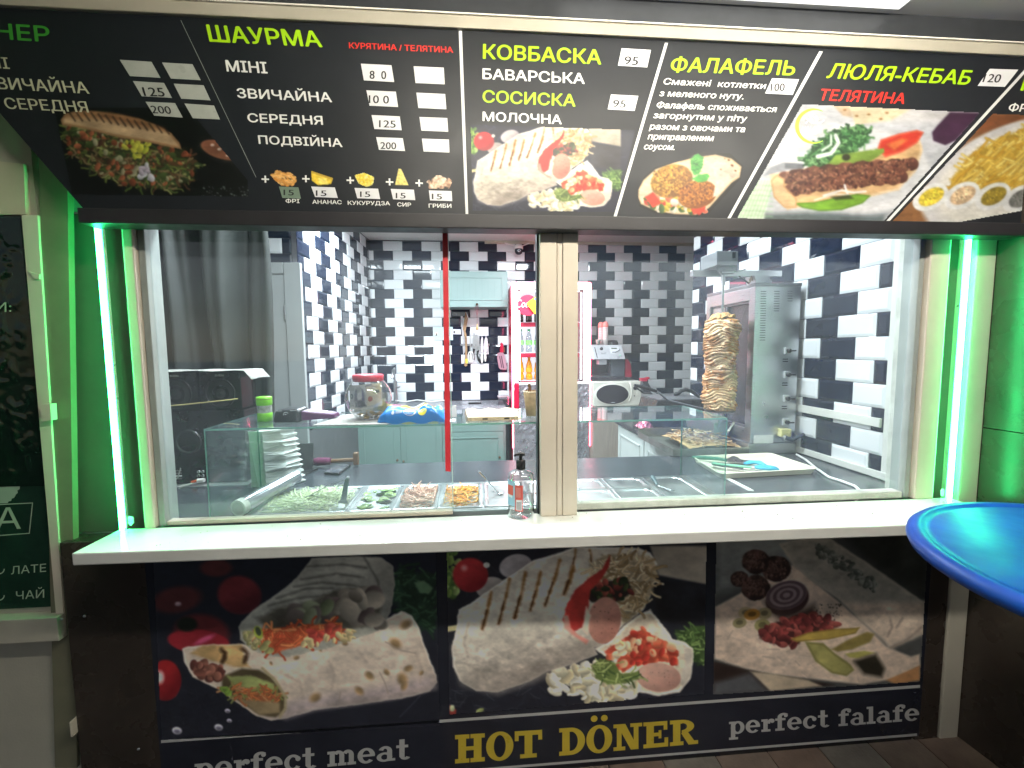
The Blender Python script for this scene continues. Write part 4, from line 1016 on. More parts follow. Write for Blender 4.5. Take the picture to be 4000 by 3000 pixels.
c.poly([(1000, 1240), (1200, 1180), (1500, 1140), (1800, 1090), (2030, 1030), (2000, 960), (1600, 1050), (1200, 1100), (1000, 1150)], (182, 166, 168), 40, .08, .06)
ins_ = np.clip(.5-c.sd(low)/14, 0, 1)
c.put(np.clip(1-np.abs(c.Y+c.X*.28-1160)/130, 0, 1)*ins_*.5, (226, 212, 194), .08)
c.put(np.clip((c.Y+c.X*.22-1330)/160, 0, 1)*ins_*.6, (128, 112, 112), .2, .1)
for P in ([(1000, 950), (1100, 1000), (1120, 1100)], [(1300, 850), (1340, 950), (1320, 1040)], [(1500, 780), (1560, 860)], [(1900, 800), (1940, 900), (1930, 1000)]): c.line(P, 14, (160, 140, 126), 12, .5, .4)
for x, y, r in ((1580, 955, 34), (1205, 1105, 40), (1510, 1060, 34), (1810, 980, 46), (1850, 905, 30), (1760, 730, 44), (1830, 600, 40), (1940, 935, 18), (1700, 930, 24), (1410, 730, 22), (1240, 775, 14), (1075, 830, 20), (900, 870, 14), (1820, 1030, 28)): c._blob(x, y, r, .7, .3*r, (150, 118, 78), .9)
for P in ([(1650, 930), (1690, 1010), (1710, 1080)], [(1690, 720), (1800, 780), (1900, 800)], [(1380, 1070), (1370, 1130)]): c.line(P, 7, (150, 130, 116), 5, .8)
c.poly([(430, 745), (700, 738), (720, 850), (760, 900), (640, 890), (500, 850), (340, 800)], (196, 156, 96), 10, .25, rag=6)
for x0 in (575, 725): c.line([(x0-20, 770), (x0+10, 800), (x0-10, 860)], 30, (70, 44, 26), 10, .85, .3)
inn = [(560, 960), (700, 905), (820, 915), (900, 960), (960, 1040), (1000, 1100), (995, 1200), (930, 1245), (820, 1225), (660, 1120), (560, 1050)]
c.poly(inn, (78, 66, 44), 10, .3); c.poly([(600, 960), (760, 950), (920, 1010), (940, 1060), (800, 1050), (640, 1040)], (138, 150, 84), 8, .3, rag=10)
c.strands([(590, 1040), (960, 1060), (990, 1130), (700, 1130)], [(206, 110, 54), (178, 90, 50), (130, 140, 70), (196, 128, 80)], 90, 80, 14, 6, .4); c.poly([(690, 1120), (960, 1140), (960, 1210), (820, 1225)], (150, 128, 92), 10, .2)
c.blobs([(340, 840), (560, 900), (540, 1010), (400, 950)], [(120, 66, 54), (150, 90, 74), (90, 44, 40)], 30, 18, 44, 5); c.blobs([(540, 1040), (600, 1030), (620, 1090)], [(110, 150, 50)], 8, 14, 26, 2)
c.line([(840, 905), (930, 985), (1000, 1100), (1000, 1180), (960, 1240)], 20, (168, 152, 112), 6, .9)
up = [(680, 620), (700, 580), (780, 500), (900, 420), (1000, 350), (1080, 280), (1140, 200), (1180, 145), (1500, 130), (1660, 140), (1740, 200), (1755, 300), (1740, 420), (1720, 520), (1680, 600), (1640, 640), (1500, 690), (1300, 760), (1000, 825), (880, 820), (760, 770), (690, 700)]
c.poly(up, (158, 158, 148), 7, .10, .06, 6, rim=(176, 174, 160), rimw=12)
ins_ = np.clip(.5-c.sd(up)/14, 0, 1); c.put(np.clip(1-np.abs(c.Y+c.X*.35-720)/90, 0, 1)*ins_*.5, (196, 194, 182), .1); c.put(np.clip((c.X-1560)/160, 0, 1)*ins_*.45, (96, 92, 88), .1)
for P in ([(1150, 200), (1400, 185), (1560, 210)], [(1110, 290), (1350, 250), (1540, 275)], [(1060, 340), (1250, 310), (1470, 330), (1640, 370)], [(940, 420), (1150, 350), (1330, 350)], [(880, 470), (1080, 420), (1280, 400)], [(1540, 130), (1640, 300), (1650, 400)]):
    c.line(P, 14, (82, 80, 74), 9, .7, .3)
c.poly([(800, 560), (960, 480), (1160, 450), (1330, 370), (1440, 350), (1620, 380), (1660, 480), (1640, 600), (1400, 640), (1200, 660), (900, 650)], (88, 84, 74), 16, .3, .1, 10)
c.blobs([(1330, 370), (1620, 400), (1660, 600), (1480, 600), (1350, 450)], [(142, 132, 118), (120, 110, 100), (158, 148, 134), (100, 84, 84)], 36, 36, 84, 5, .7, .2)
c.blobs([(1000, 500), (1300, 450), (1300, 600), (1050, 620)], [(104, 116, 84), (92, 82, 80), (120, 128, 100)], 22, 34, 80, 6)
sc_ = [(770, 640), (870, 630), (1060, 620), (1180, 600), (1380, 590), (1400, 650), (1290, 700), (1130, 740), (930, 800), (860, 760)]
c.poly(sc_, (214, 88, 48), 8, .2, .1, 10); c.strands(sc_, [(232, 106, 56), (196, 70, 40), (240, 140, 80)], 90, 90, 18, 7, .5)
c.blobs([(1120, 640), (1400, 600), (1360, 690), (1180, 720)], [(206, 80, 62), (188, 60, 50)], 20, 20, 44, 3); c.blobs([(700, 640), (860, 700), (900, 800), (760, 760)], [(150, 150, 90), (170, 160, 110)], 24, 14, 34, 3)
c.ell(812, 655, 30, 46, (176, 196, 60), -20, .2); c.ell(812, 648, 18, 32, (70, 84, 60), -20, .3)
c.blobs([(1120, 700), (1480, 640), (1490, 690), (1130, 760)], [(206, 184, 130), (190, 170, 116)], 24, 14, 34, 9)
for x, y, r in ((250, 1335, 34), (538, 1312, 30), (600, 1198, 20), (612, 1266, 18)): c._blob(x, y, r, .75, .2, (190, 186, 204), .3); c._blob(x, y+4, r*.6, .6, .2, (110, 106, 130), .6)
c.line([(1790, 1240), (1860, 1170), (1930, 1095)], 6, (90, 92, 110), 5, .6)
c.build('food_photo', bn, Y=YP, mask=[(82, 60), (2038, 60), (2065, 1250), (2065, 1300), (145, 1400)], gain=1.6, sat=.78)
# photo 2: sausage wrap
c = Cv(165, 30, 2050, 1285, 4.8, (30, 32, 44), zBn, 71)
c.strands([(180, 60), (2040, 60), (2040, 1250), (180, 1250)], [(50, 52, 66), (22, 24, 32)], 160, 90, 9, 2, .4, .6)
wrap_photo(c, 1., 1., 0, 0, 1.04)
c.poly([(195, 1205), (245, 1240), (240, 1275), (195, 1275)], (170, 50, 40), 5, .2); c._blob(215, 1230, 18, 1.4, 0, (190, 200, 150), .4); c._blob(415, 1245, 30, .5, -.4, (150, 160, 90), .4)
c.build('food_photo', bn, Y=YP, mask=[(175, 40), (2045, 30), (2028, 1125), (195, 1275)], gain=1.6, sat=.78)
# photo 3: falafel, onion, beans, pickles on paper
c = Cv(145, 40, 1625, 1165, 4.4, (64, 66, 66), zC, 81)
c.poly([(165, 40), (1000, 40), (700, 260), (165, 470)], (120, 124, 122), 50, .1)
c.poly([(1000, 40), (1620, 40), (1620, 540), (1350, 380)], (44, 46, 42), 40, .3)
pap = [(165, 560), (330, 470), (500, 350), (700, 270), (850, 400), (1050, 560), (1200, 700), (1330, 830), (1500, 900), (1560, 880), (1560, 960), (1400, 1050), (1160, 1090), (900, 1060), (560, 1020), (380, 985), (160, 915)]
c.poly(pap, (190, 168, 150), 8, .12, .05, 4)
r_ = random.Random(5)
for _ in range(60):
    x, y = r_.uniform(180, 1300), r_.uniform(560, 1040)
    if pip(x, y, pap):
        a = r_.uniform(0, PI); L_ = r_.uniform(30, 110); c._loc([(x, y), (x+math.cos(a)*L_, y+math.sin(a)*L_*.6)], 8, r_.choice([(206, 186, 170), (150, 130, 116), (170, 150, 136)]), .6)
roll = [(600, 130), (760, 95), (950, 100), (1200, 260), (1400, 400), (1590, 530), (1590, 740), (1480, 790), (1360, 840), (1300, 760), (1150, 640), (1000, 500), (850, 400), (700, 280)]
c.poly(roll, (146, 140, 128), 10, .1, .04, 5, rim=(166, 156, 140), rimw=14)
c.poly([(1040, 530), (1590, 530), (1590, 740), (1360, 838), (1200, 700)], (188, 168, 150), 26, .14, .06, 8)
c.blobs([(850, 120), (1000, 190), (1280, 400), (1240, 460), (1000, 290), (860, 200)], [(96, 100, 92), (120, 122, 112), (80, 84, 78)], 120, 10, 26, 4)
for P in ([(1340, 760), (1370, 700), (1360, 650)], [(1440, 640), (1400, 700)], [(1360, 838), (1480, 780), (1570, 700)]): c.line(P, 14, (120, 100, 88), 9, .7)
c.poly([(150, 930), (380, 990), (560, 1025), (980, 1090), (900, 1100), (500, 1130), (150, 1150)], (40, 28, 26), 8, .2); c.poly([(400, 1000), (540, 1015), (800, 1060), (890, 1100), (540, 1135)], (170, 152, 128), 8, .1)
c.poly([(160, 1080), (400, 1010), (520, 1135), (150, 1160)], (74, 76, 82), 20, .1); c.poly([(1330, 1060), (1560, 960), (1560, 1060), (1400, 1090)], (176, 120, 70), 8, .1)
for x, y, r in ((580, 300, 100), (440, 250, 94), (330, 370, 62), (440, 430, 98)):
    c.ell(x, y, r, r*.88, (66, 44, 40), 0, .12, .3, .5, .06, sh=(36, 22, 22)); c.blobs([(x-r*.7, y-r*.6), (x+r*.7, y-r*.6), (x+r*.7, y+r*.6), (x-r*.7, y+r*.6)], [(96, 70, 62), (52, 32, 30), (80, 54, 48)], 90, 5, 12, int(x))
c.ell(655, 505, 150, 112, (60, 36, 38), -16, .08); c.ell(650, 480, 144, 96, (122, 100, 104), -16, .08)
for k in range(6): c.ell(650, 480, 140-k*23, 92-k*15, (84, 64, 70) if k % 2 == 0 else (132, 110, 114), -16, .06)
c.poly([(500, 520), (560, 590), (700, 600), (840, 540), (860, 640), (600, 650)], (70, 56, 50), 30)
for x, y, rx, ry, col in ((370, 600, 50, 40, (170, 150, 110)), (500, 605, 50, 40, (150, 136, 96)), (415, 612, 56, 38, (178, 120, 40)), (330, 670, 48, 34, (130, 120, 80)), (485, 685, 54, 42, (140, 134, 80))):
    c.ell(x, y, rx, ry, col, -10, .15, .1); c.ell(x, y-3, rx*.5, ry*.45, tuple(int(v*.62) for v in col), -10, .3)
bean = [(460, 720), (640, 640), (780, 610), (900, 620), (1020, 680), (960, 720), (760, 780), (700, 830), (540, 810), (470, 770)]
c.poly(bean, (58, 26, 26), 8, .3, rag=14); c.blobs(bean, [(120, 44, 42), (92, 32, 34), (140, 62, 56)], 60, 24, 40, 5, .6, .2)
c.poly([(680, 780), (800, 735), (980, 712), (1120, 705), (1150, 700), (1120, 740), (940, 780), (720, 798)], (160, 134, 52), 7, .15, rim=(120, 96, 34), rimw=8)
c.poly([(960, 850), (1060, 790), (1200, 730), (1250, 745), (1220, 800), (1100, 850), (1000, 865)], (124, 108, 50), 8, .2)
c.poly([(780, 800), (900, 810), (980, 880), (1080, 950), (1110, 990), (1060, 1030), (960, 1010), (850, 930)], (150, 144, 76), 8, .15, rim=(104, 100, 46), rimw=12)
c.poly([(1050, 880), (1180, 860), (1255, 872), (1140, 910), (1080, 905)], (156, 150, 66), 6, .15); c.poly([(1110, 930), (1260, 880), (1320, 980), (1300, 1040), (1180, 1020)], (36, 32, 24), 18, .2)
r_ = random.Random(9)
for _ in range(60): c._blob(r_.uniform(840, 1030), r_.uniform(540, 680), r_.uniform(2, 6), .8, 0, (50, 42, 36), .4)
c.build('food_photo', bn, Y=YP, mask=[(174, 42), (1622, 30), (1560, 1070), (150, 1158)], gain=1.6, sat=.78)
silver = M('banner_silver_ink', (.50, .50, .49), .3, var=.04); gold = M('banner_gold_ink', (.62, .47, .05), .3, var=.08)
for (a, b, w_) in (((629, 2897), (3594, 2681), 11), ((1500, 3036), (3582, 2870), 9)):
    quad('printed_line', zs, [(a[0], a[1]-w_/2), (b[0], b[1]-w_/2), (b[0], b[1]+w_/2), (a[0], a[1]+w_/2)], YP, .0003, silver, bn)

# slab lettering from its own strokes
def ringp(cx_, cy_, rx, ry, tx, ty, a0, a1, n=22):
    P = []
    for i in range(n+1):
        a = math.radians(a0+(a1-a0)*i/n); P.append(((cx_+rx*math.cos(a), cy_+ry*math.sin(a)), (cx_+(rx-tx)*math.cos(a), cy_+(ry-ty)*math.sin(a))))
    return ('ring', P)
def rc(x0, y0, x1, y1): return ('poly', [(x0, y0), (x1, y0), (x1, y1), (x0, y1)])
def dot(x, y, rx, ry): return ('poly', [(x+rx*math.cos(a), y+ry*math.sin(a)) for a in [2*PI*i/16 for i in range(16)]])
def py_(*p): return ('poly', list(p))
SL = {
 'H': (1.0, [rc(.11, 0, .37, 1), rc(.63, 0, .89, 1), rc(.37, .43, .63, .57), rc(0, 0, .48, .15), rc(0, .85, .48, 1), rc(.52, 0, 1, .15), rc(.52, .85, 1, 1)]),
 'O': (.92, [ringp(.46, .5, .46, .53, .26, .13, 0, 360, 32)]),
 'Ö': (.92, [ringp(.46, .5, .46, .53, .26, .13, 0, 360, 32), dot(.28, 1.27, .12, .12), dot(.64, 1.27, .12, .12)]),
 'T': (.92, [rc(.33, 0, .59, 1), rc(.18, 0, .74, .15), rc(0, .83, .92, 1), rc(0, .64, .13, .83), rc(.79, .64, .92, .83)]),
 'D': (.92, [rc(.11, 0, .37, 1), rc(0, 0, .44, .15), rc(0, .85, .44, 1), ringp(.42, .5, .50, .5, .26, .15, -90, 90)]),
 'N': (1.02, [rc(.12, 0, .29, 1), rc(.72, 0, .89, 1), py_((.12, 1), (.42, 1), (.89, 0), (.62, 0)), rc(0, 0, .42, .14), rc(0, .86, .4, 1), rc(.60, .86, 1.02, 1)]),
 'E': (.90, [rc(.11, 0, .37, 1), rc(0, 0, .3, .15), rc(0, .85, .3, 1), rc(.3, .84, .85, 1), rc(.72, .66, .85, .84), rc(.3, .43, .62, .57), rc(.54, .34, .64, .66), rc(.3, 0, .88, .16), rc(.75, .16, .88, .36)]),
 'R': (1.0, [rc(.11, 0, .37, 1), rc(0, 0, .48, .15), rc(0, .85, .44, 1), ringp(.42, .73, .44, .27, .25, .13, -90, 90), py_((.40, .47), (.64, .50), (.86, .15), (1, .15), (1, 0), (.66, 0))]),
 'p': (.80, [rc(.1, -.32, .32, .72), rc(0, -.32, .46, -.19), rc(0, .59, .2, .72), ringp(.44, .36, .35, .375, .21, .12, 0, 360)]),
 'e': (.76, [ringp(.37, .36, .37, .38, .21, .12, 0, 318), rc(.14, .31, .73, .42)]),
 'r': (.66, [rc(.1, 0, .32, .72), rc(0, 0, .46, .13), rc(0, .59, .2, .72), ringp(.50, .42, .24, .31, .18, .17, 60, 170), dot(.56, .60, .11, .12)]),
 'f': (.56, [rc(.12, 0, .34, .80), rc(0, 0, .47, .13), rc(0, .59, .52, .72), ringp(.42, .78, .30, .24, .2, .13, 40, 180), dot(.54, .86, .10, .10)]),
 'c': (.72, [ringp(.37, .36, .37, .38, .21, .12, 50, 325), dot(.58, .53, .11, .12)]),
 't': (.56, [rc(.13, .14, .35, 1.0), rc(0, .59, .5, .72), ringp(.38, .22, .25, .23, .2, .12, 180, 325)]),
 'm': (1.22, [rc(.1, 0, .31, .72), rc(.50, 0, .71, .50), rc(.90, 0, 1.11, .50), ringp(.46, .47, .25, .27, .2, .15, 0, 150), ringp(.86, .47, .25, .27, .2, .15, 0, 150), rc(0, 0, .40, .13), rc(.44, 0, .80, .13), rc(.84, 0, 1.2, .13), rc(0, .59, .2, .72)]),
 'a': (.78, [ringp(.36, .48, .29, .26, .2, .12, 0, 160), rc(.44, 0, .65, .50), ringp(.33, .21, .33, .23, .19, .10, 0, 360), rc(.44, 0, .78, .12)]),
 'l': (.46, [rc(.11, 0, .33, 1.02), rc(0, 0, .45, .13), rc(0, .89, .2, 1.02)]),
 ' ': (.40, [])}
def slab(s, zo, a, b, h, mat, h2=None, upto=None):
    h2 = h2 or h; adv = .045; tot = sum(SL[ch][0]+adv for ch in s)-adv; x = 0
    for ch in s:
        wd_, parts = SL[ch]; m = MB()
        for k, (kind, P) in enumerate(parts):
            def mp_(p):
                t_ = (x+p[0])/tot; H = h+(h2-h)*t_
                return U(zo[0]+(a[0]+(b[0]-a[0])*t_)/zo[2], zo[1]+(a[1]+(b[1]-a[1])*t_-H*p[1])/zo[2], Y=YP-.0002-.00007*k)
            if kind == 'poly': m.add([mp_(p) for p in P], [tuple(range(len(P)))])
            else:
                v = [mp_(p) for q_ in P for p in q_]; m.add(v, [(2*i, 2*i+1, 2*i+3, 2*i+2) for i in range(len(P)-1)])
        if m.v: m.part('letter', mat, bn, recalc=False)
        x += wd_+adv
slab('perfect meat', zA, (372, 1672), (1858, 1530), 148, silver, 140)
slab('HOT', zBn, (235, 1627), (862, 1578), 205, gold, 195)
slab('DÖNER', zBn, (985, 1572), (1985, 1484), 198, gold, 180)
slab('perfect falafe', zC, (258, 1430), (1558, 1333), 118, silver, 114)
# =================================================================== INSIDE THE KIOSK
ZR_ = {'L': (700, 1500, 2.212), 'M': (1600, 1500, 2.212), 'i1': (1300, 1450, 2.6024), 'i2': (1600, 1050, 4.148), 'i3': (2240, 1250, 4.148),
       'i4': (2400, 1550, 2.4578), 'i5': (2650, 920, 4.022), 'B4': (1200, 850, 2.2116), 'B5': (2150, 850, 2.2118), 'm': (2700, 1500, 4.424), 's': (950, 850, 3.6867), 'q': (0, 1400, 1.8433)}
def u(z, x, y, **k):
    a = ZR_[z]; return U(a[0]+x/a[2], a[1]+y/a[2], **k)
ZC_ = -.56
slate = M('dark_grey_worktop', (.050, .055, .066), .22, var=.18, scale=6, bump=.02, bscale=300)
mint = M('mint_green_cabinet', (.20, .29, .275), .45, var=.05, scale=4)
mintp = M('mint_panel', (.19, .275, .26), .45, var=.05, scale=4)
bronze = M('bronze_knob', (.16, .10, .06), .3, metal=.9)

ct = thing('serving_counter', 'dark grey worktop with the salad pans behind the window', 'counter', (.3, 1.8, FL))
MB().box(-1.4, 1.68, 1.50, 2.15, ZC_-.03, ZC_, .002).part('worktop', slate, ct)
MB().box(-1.4, XR-.01, 1.48, 1.499, ZC_-.03, ZC_+.001, .002).part('edge_strip', M('aluminium_edge', (.5, .52, .52), .35, metal=.6), ct)
MB().box(-1.4, XR-.01, 1.50, 1.52, FL, ZC_-.031).part('front_panel', M('grey_panel', (.28, .29, .29), .5), ct)
MB().box(-1.35, .9, 2.10, 2.14, FL, ZC_-.031).part('back_panel', M('grey_panel', (.28, .29, .29), .5), ct)
st_ = MB(); a_, b_ = u('i4', 1085, 775, Z=ZC_), u('i4', 1340, 905, Z=ZC_)
st_.hexa([(a_.x, a_.y, ZC_), (b_.x, b_.y, ZC_), (b_.x-.02, b_.y+.004, ZC_), (a_.x-.02, a_.y+.004, ZC_), (a_.x, a_.y, ZC_+.003), (b_.x, b_.y, ZC_+.003), (b_.x-.02, b_.y+.004, ZC_+.003), (a_.x-.02, a_.y+.004, ZC_+.003)])
st_.part('joint_strip', white_pl, ct)
rc_ = thing('grill_counter', 'dark worktop over a small white panelled cabinet along the right wall', 'counter', (1.35, 2.7, FL))
MB().box(1.07, XR-.01, 2.152, 3.32, ZC_-.03, ZC_, .002).part('worktop', M('brown_black_worktop', (.05, .042, .05), .22, var=.2), rc_)
MB().box(1.10, XR-.01, 2.20, 3.30, FL, ZC_-.031).part('carcass', M('white_cabinet', (.62, .62, .62), .45), rc_)
for a, b in ((2.23, 2.74), (2.76, 3.28)):
    MB().box(1.085, 1.0995, a, b, FL+.1, ZC_-.04, .002).part('door', M('white_cabinet', (.62, .62, .62), .45), rc_)
    f_ = MB()
    for q in ((a+.06, a+.07, FL+.16, ZC_-.10), (b-.07, b-.06, FL+.16, ZC_-.10), (a+.06, b-.06, ZC_-.11, ZC_-.10)): f_.box(1.080, 1.0855, q[0], q[1], q[2], q[3])
    f_.part('door_moulding', M('white_cabinet', (.62, .62, .62), .45), rc_)

def heap(name, x0, x1, y0, y1, z0, h, n, L, w_, mats, label, seed, curl=1.2, fl=.5, cat='food', thick=.5):
    r = random.Random(seed); m = MB()
    for k in range(n):
        m.cur = r.randrange(len(mats))
        for _ in range(9):
            a, b = r.uniform(-1, 1), r.uniform(-1, 1)
            if abs(a)**3+abs(b)**3 < 1: break
        x = (x0+x1)/2+a*(x1-x0)/2; y = (y0+y1)/2+b*(y1-y0)/2; t = k/n
        z = z0+h*(.35+.65*t)*(1-.5*(a*a+b*b)/1.6)+r.uniform(0, .004)
        ang = r.uniform(0, 2*PI); cu_ = r.uniform(-curl, curl)/3; tilt = r.uniform(-.7, -.1)
        pts = []; l = L*r.uniform(.5, 1.2)/4
        for i in range(5):
            pts.append((min(max(x, x0), x1), min(max(y, y0), y1), max(z0, z))); x += math.cos(ang)*l; y += math.sin(ang)*l; z += math.sin(tilt+i*.5)*l*.35; ang += cu_
        ww = w_*r.uniform(.7, 1.3); V_ = []
        for i, p in enumerate(pts):
            q = pts[min(i+1, 4)] if i < 4 else p; o_ = pts[max(i-1, 0)]
            dx, dy = q[0]-o_[0], q[1]-o_[1]; d_ = math.hypot(dx, dy)+1e-6; nx, ny = -dy/d_, dx/d_
            k_ = ww*(.6 if i in (0, 4) else 1)
            V_ += [(p[0]+nx*k_, p[1]+ny*k_, p[2]), (p[0], p[1], p[2]+k_*thick), (p[0]-nx*k_, p[1]-ny*k_, p[2]), (p[0], p[1], p[2]-k_*thick)]
        F_ = []
        for i in range(4):
            for j in range(4): F_.append((i*4+j, i*4+(j+1) % 4, i*4+4+(j+1) % 4, i*4+4+j))
        m.add(V_, F_+[(0, 1, 2, 3), (16, 17, 18, 19)], True)
    m.cur = 0; Q = 12
    m.sheet([[(x0+(x1-x0)*i/Q, y0+(y1-y0)*j/Q, z0+h*.62*max(0, 1-.45*((2*i/Q-1)**2+(2*j/Q-1)**2)/1.6)+.002*math.sin(i*2.1+j*1.7)) for i in range(Q+1)] for j in range(Q+1)])
    return m.top(name, mats, label, cat, kind='stuff')

def pan(x0, x1, y0, y1, label, depth=.06, group='steel pans in the counter', name='steel_pan'):
    """rolled-rim gastronorm pan with rounded well"""
    t = thing(name, label, 'pan', ((x0+x1)/2, (y0+y1)/2, ZC_-.0), group)
    g_ = .004; x0 += g_*.4; x1 -= g_*.4; z = ZC_+.006
    def ring(ins, zz, rad, k=7):
        a0, a1, b0, b1 = x0+ins, x1-ins, y0+ins, y1-ins; P = []
        for cx_, cy_, s in ((a1-rad, b1-rad, 0), (a0+rad, b1-rad, 1), (a0+rad, b0+rad, 2), (a1-rad, b0+rad, 3)):
            for i in range(k): P.append((cx_+rad*math.cos(PI/2*(s+i/(k-1))), cy_+rad*math.sin(PI/2*(s+i/(k-1))), zz))
        return P
    R_ = [ring(0, z-.005, .008), ring(.001, z, .008), ring(.006, z+.001, .008), ring(.013, z-.001, .030), ring(.017, z-.004, .030), ring(.022, z-depth*.6, .03), ring(.030, z-depth, .03)]
    m = MB(); n = len(R_[0])
    for i in range(len(R_)-1):
        m.add(R_[i]+R_[i+1], [(k, (k+1) % n, n+(k+1) % n, n+k) for k in range(n)], i > 1)
    m.add(R_[-1], [tuple(range(n))])
    m.part('well', steel, t, recalc=False)
    return t
ZW = ZC_
MB().box(-.79, .90, 1.488, 1.80, ZC_+.0005, ZC_+.002).part('pan_rail', steel_h, ct)
cabb = [M('white_cabbage_a', (.76, .80, .54), .45, spec=.4), M('white_cabbage_b', (.84, .86, .68), .4), M('white_cabbage_c', (.62, .70, .40), .45)]
pan(-.778, -.457, 1.50, 1.785, 'wide steel pan of shredded cabbage at the left end of the glass case')
heap('shredded_cabbage', -.758, -.477, 1.520, 1.765, ZC_-.034, .052, 1500, .075, .0022, cabb, 'heap of shredded white cabbage in the widest steel pan', 3)
pan(-.455, -.301, 1.50, 1.775, 'steel pan of cucumber slices next to the cabbage')
pan(-.299, -.147, 1.50, 1.775, 'steel pan of pink onion strips between the cucumber and the carrot')
pan(-.145, .014, 1.50, 1.775, 'steel pan of orange grated carrot')
pan(.016, .182, 1.50, 1.775, 'steel pan of white herb sauce behind the sanitizer bottle')
pan(.184, .345, 1.50, 1.775, 'steel pan with reddish filling mostly hidden by the middle post')
heap('onion_strips', -.280, -.166, 1.522, 1.752, ZC_-.034, .052, 520, .09, .0034, [M('pickled_onion_a', (.78, .42, .32), .35), M('pickled_onion_b', (.84, .56, .44), .35), M('pickled_onion_c', (.66, .34, .26), .35)], 'heap of pink pickled onion strips in the third pan', 5, 2.6)
heap('grated_carrot', -.127, -.004, 1.522, 1.752, ZC_-.034, .050, 850, .06, .0023, [M('carrot_a', (.82, .30, .03), .35), M('carrot_b', (.90, .40, .05), .35), M('carrot_c', (.60, .40, .06), .4)], 'heap of orange grated carrot in the fourth pan', 7, 1.4)
heap('red_filling', .205, .325, 1.53, 1.745, ZC_-.034, .04, 200, .04, .005, [M('red_filling_a', (.42, .10, .05), .35), M('red_filling_b', (.55, .22, .08), .35)], 'reddish filling in the pan beside the middle post', 8)
cuc = thing('cucumber_slice', 'pale green round cucumber slice in the second steel pan', 'cucumber slice', (-.40, 1.60, ZC_-.02), 'cucumber slices in the steel pan')
cm = MB(); cm.lathe([(0, .0025), (.0165, .0025), (.0175, .0010)], WLOC[cuc.name], 20); cm.lathe([(0, -.0005), (.0165, -.0005), (.0175, .0010)], WLOC[cuc.name], 20)
def cuc_mat():
    m = bpy.data.materials.new('cucumber_flesh'); m.use_nodes = True; n, l = m.node_tree.nodes, m.node_tree.links
    tc = n.new('ShaderNodeTexCoord'); ln = n.new('ShaderNodeVectorMath'); ln.operation = 'LENGTH'; l.new(tc.outputs['Object'], ln.inputs[0])
    mr = n.new('ShaderNodeMapRange'); mr.inputs[2].default_value = .0180; l.new(ln.outputs['Value'], mr.inputs[0])
    cr = n.new('ShaderNodeValToRGB'); l.new(mr.outputs[0], cr.inputs[0])
    e = cr.color_ramp.elements; e[0].color = (.40, .52, .20, 1); e[1].color = (.05, .16, .04, 1); e[1].position = .97
    for p, c_ in ((.45, (.44, .56, .24, 1)), (.55, (.34, .48, .15, 1)), (.88, (.46, .58, .24, 1)), (.93, (.16, .34, .08, 1))):
        k = e.new(p); k.color = c_
    l.new(cr.outputs[0], n['Principled BSDF'].inputs['Base Color']); n['Principled BSDF'].inputs['Roughness'].default_value = .25; return m
cm.part('slice', cuc_mat(), cuc)
r_ = random.Random(12); spots = []
for k in range(60):
    x, y = r_.uniform(-.430, -.326), r_.uniform(1.525, 1.745); z = ZC_-.016+.026*k/60
    if k == 0: cuc.location = (x, y, z); cuc.rotation_euler = (.2, .3, 0)
    else: clone(cuc, (x, y, z), (r_.uniform(-.45, .35), r_.uniform(-.4, .4), 0))
sc2 = MB(); N_ = 16
sc2.sheet([[(.042+.112*i/N_, 1.522+.230*j/N_, ZC_-.012+.004*math.sin(i*1.1+j*.7)+.003*math.cos(j*1.7-i*.4)) for i in range(N_+1)] for j in range(N_+1)])
sc2.top('herb_sauce', M('white_sauce', (.76, .78, .68), .22, var=.08, scale=60), 'thick white sauce with chopped herbs in the fifth pan', 'sauce', kind='stuff')
heap('chopped_herbs', .05, .15, 1.53, 1.74, ZC_-.010, .004, 70, .010, .0011, [M('herb_green', (.10, .22, .06), .5)], 'dark green chopped herbs floating on the white sauce', 9)
# right half: four small empty or nearly empty pans and one lined with brown paper
P4 = [(.347, .508, 1.645, 1.785, 'small steel pan of brown sauce in the back row right of the middle post'), (.347, .512, 1.50, 1.642, 'small empty steel pan in the front row right of the middle post'),
      (.515, .685, 1.645, 1.785, 'small empty steel pan in the back row beside the paper-lined pan'), (.515, .685, 1.50, 1.642, 'small empty steel pan in the front row beside the paper-lined pan')]
for a in P4: pan(*a, depth=.05)
sb = MB(); sb.sheet([[(.380+.095*i/8, 1.675+.08*j/8, ZC_-.028+.003*math.sin(i*1.3+j)) for i in range(9)] for j in range(9)])
sb.top('brown_sauce', M('brown_sauce', (.30, .13, .06), .3, var=.3, scale=60), 'shallow brown sauce in the small back pan', 'sauce', kind='stuff')
pan(.69, .866, 1.50, 1.785, 'steel pan lined with crumpled brown paper at the right end of the case')
pp = MB(); r_ = random.Random(2); G_ = [[r_.uniform(-1, 1) for _ in range(20)] for _ in range(20)]
pp.sheet([[(.708+.145*i/16+.006*G_[i % 20][j], 1.515+.245*j/16, ZC_-.012+.006*G_[j][i % 20]+.010*math.sin(j*.5)-.008*abs(i/8-1)) for i in range(17)] for j in range(17)], False)
pp.top('brown_paper', M('kraft_paper', (.50, .40, .29), .7, var=.1, scale=20), 'crumpled brown paper lining the last steel pan', 'paper', solid=.0008)

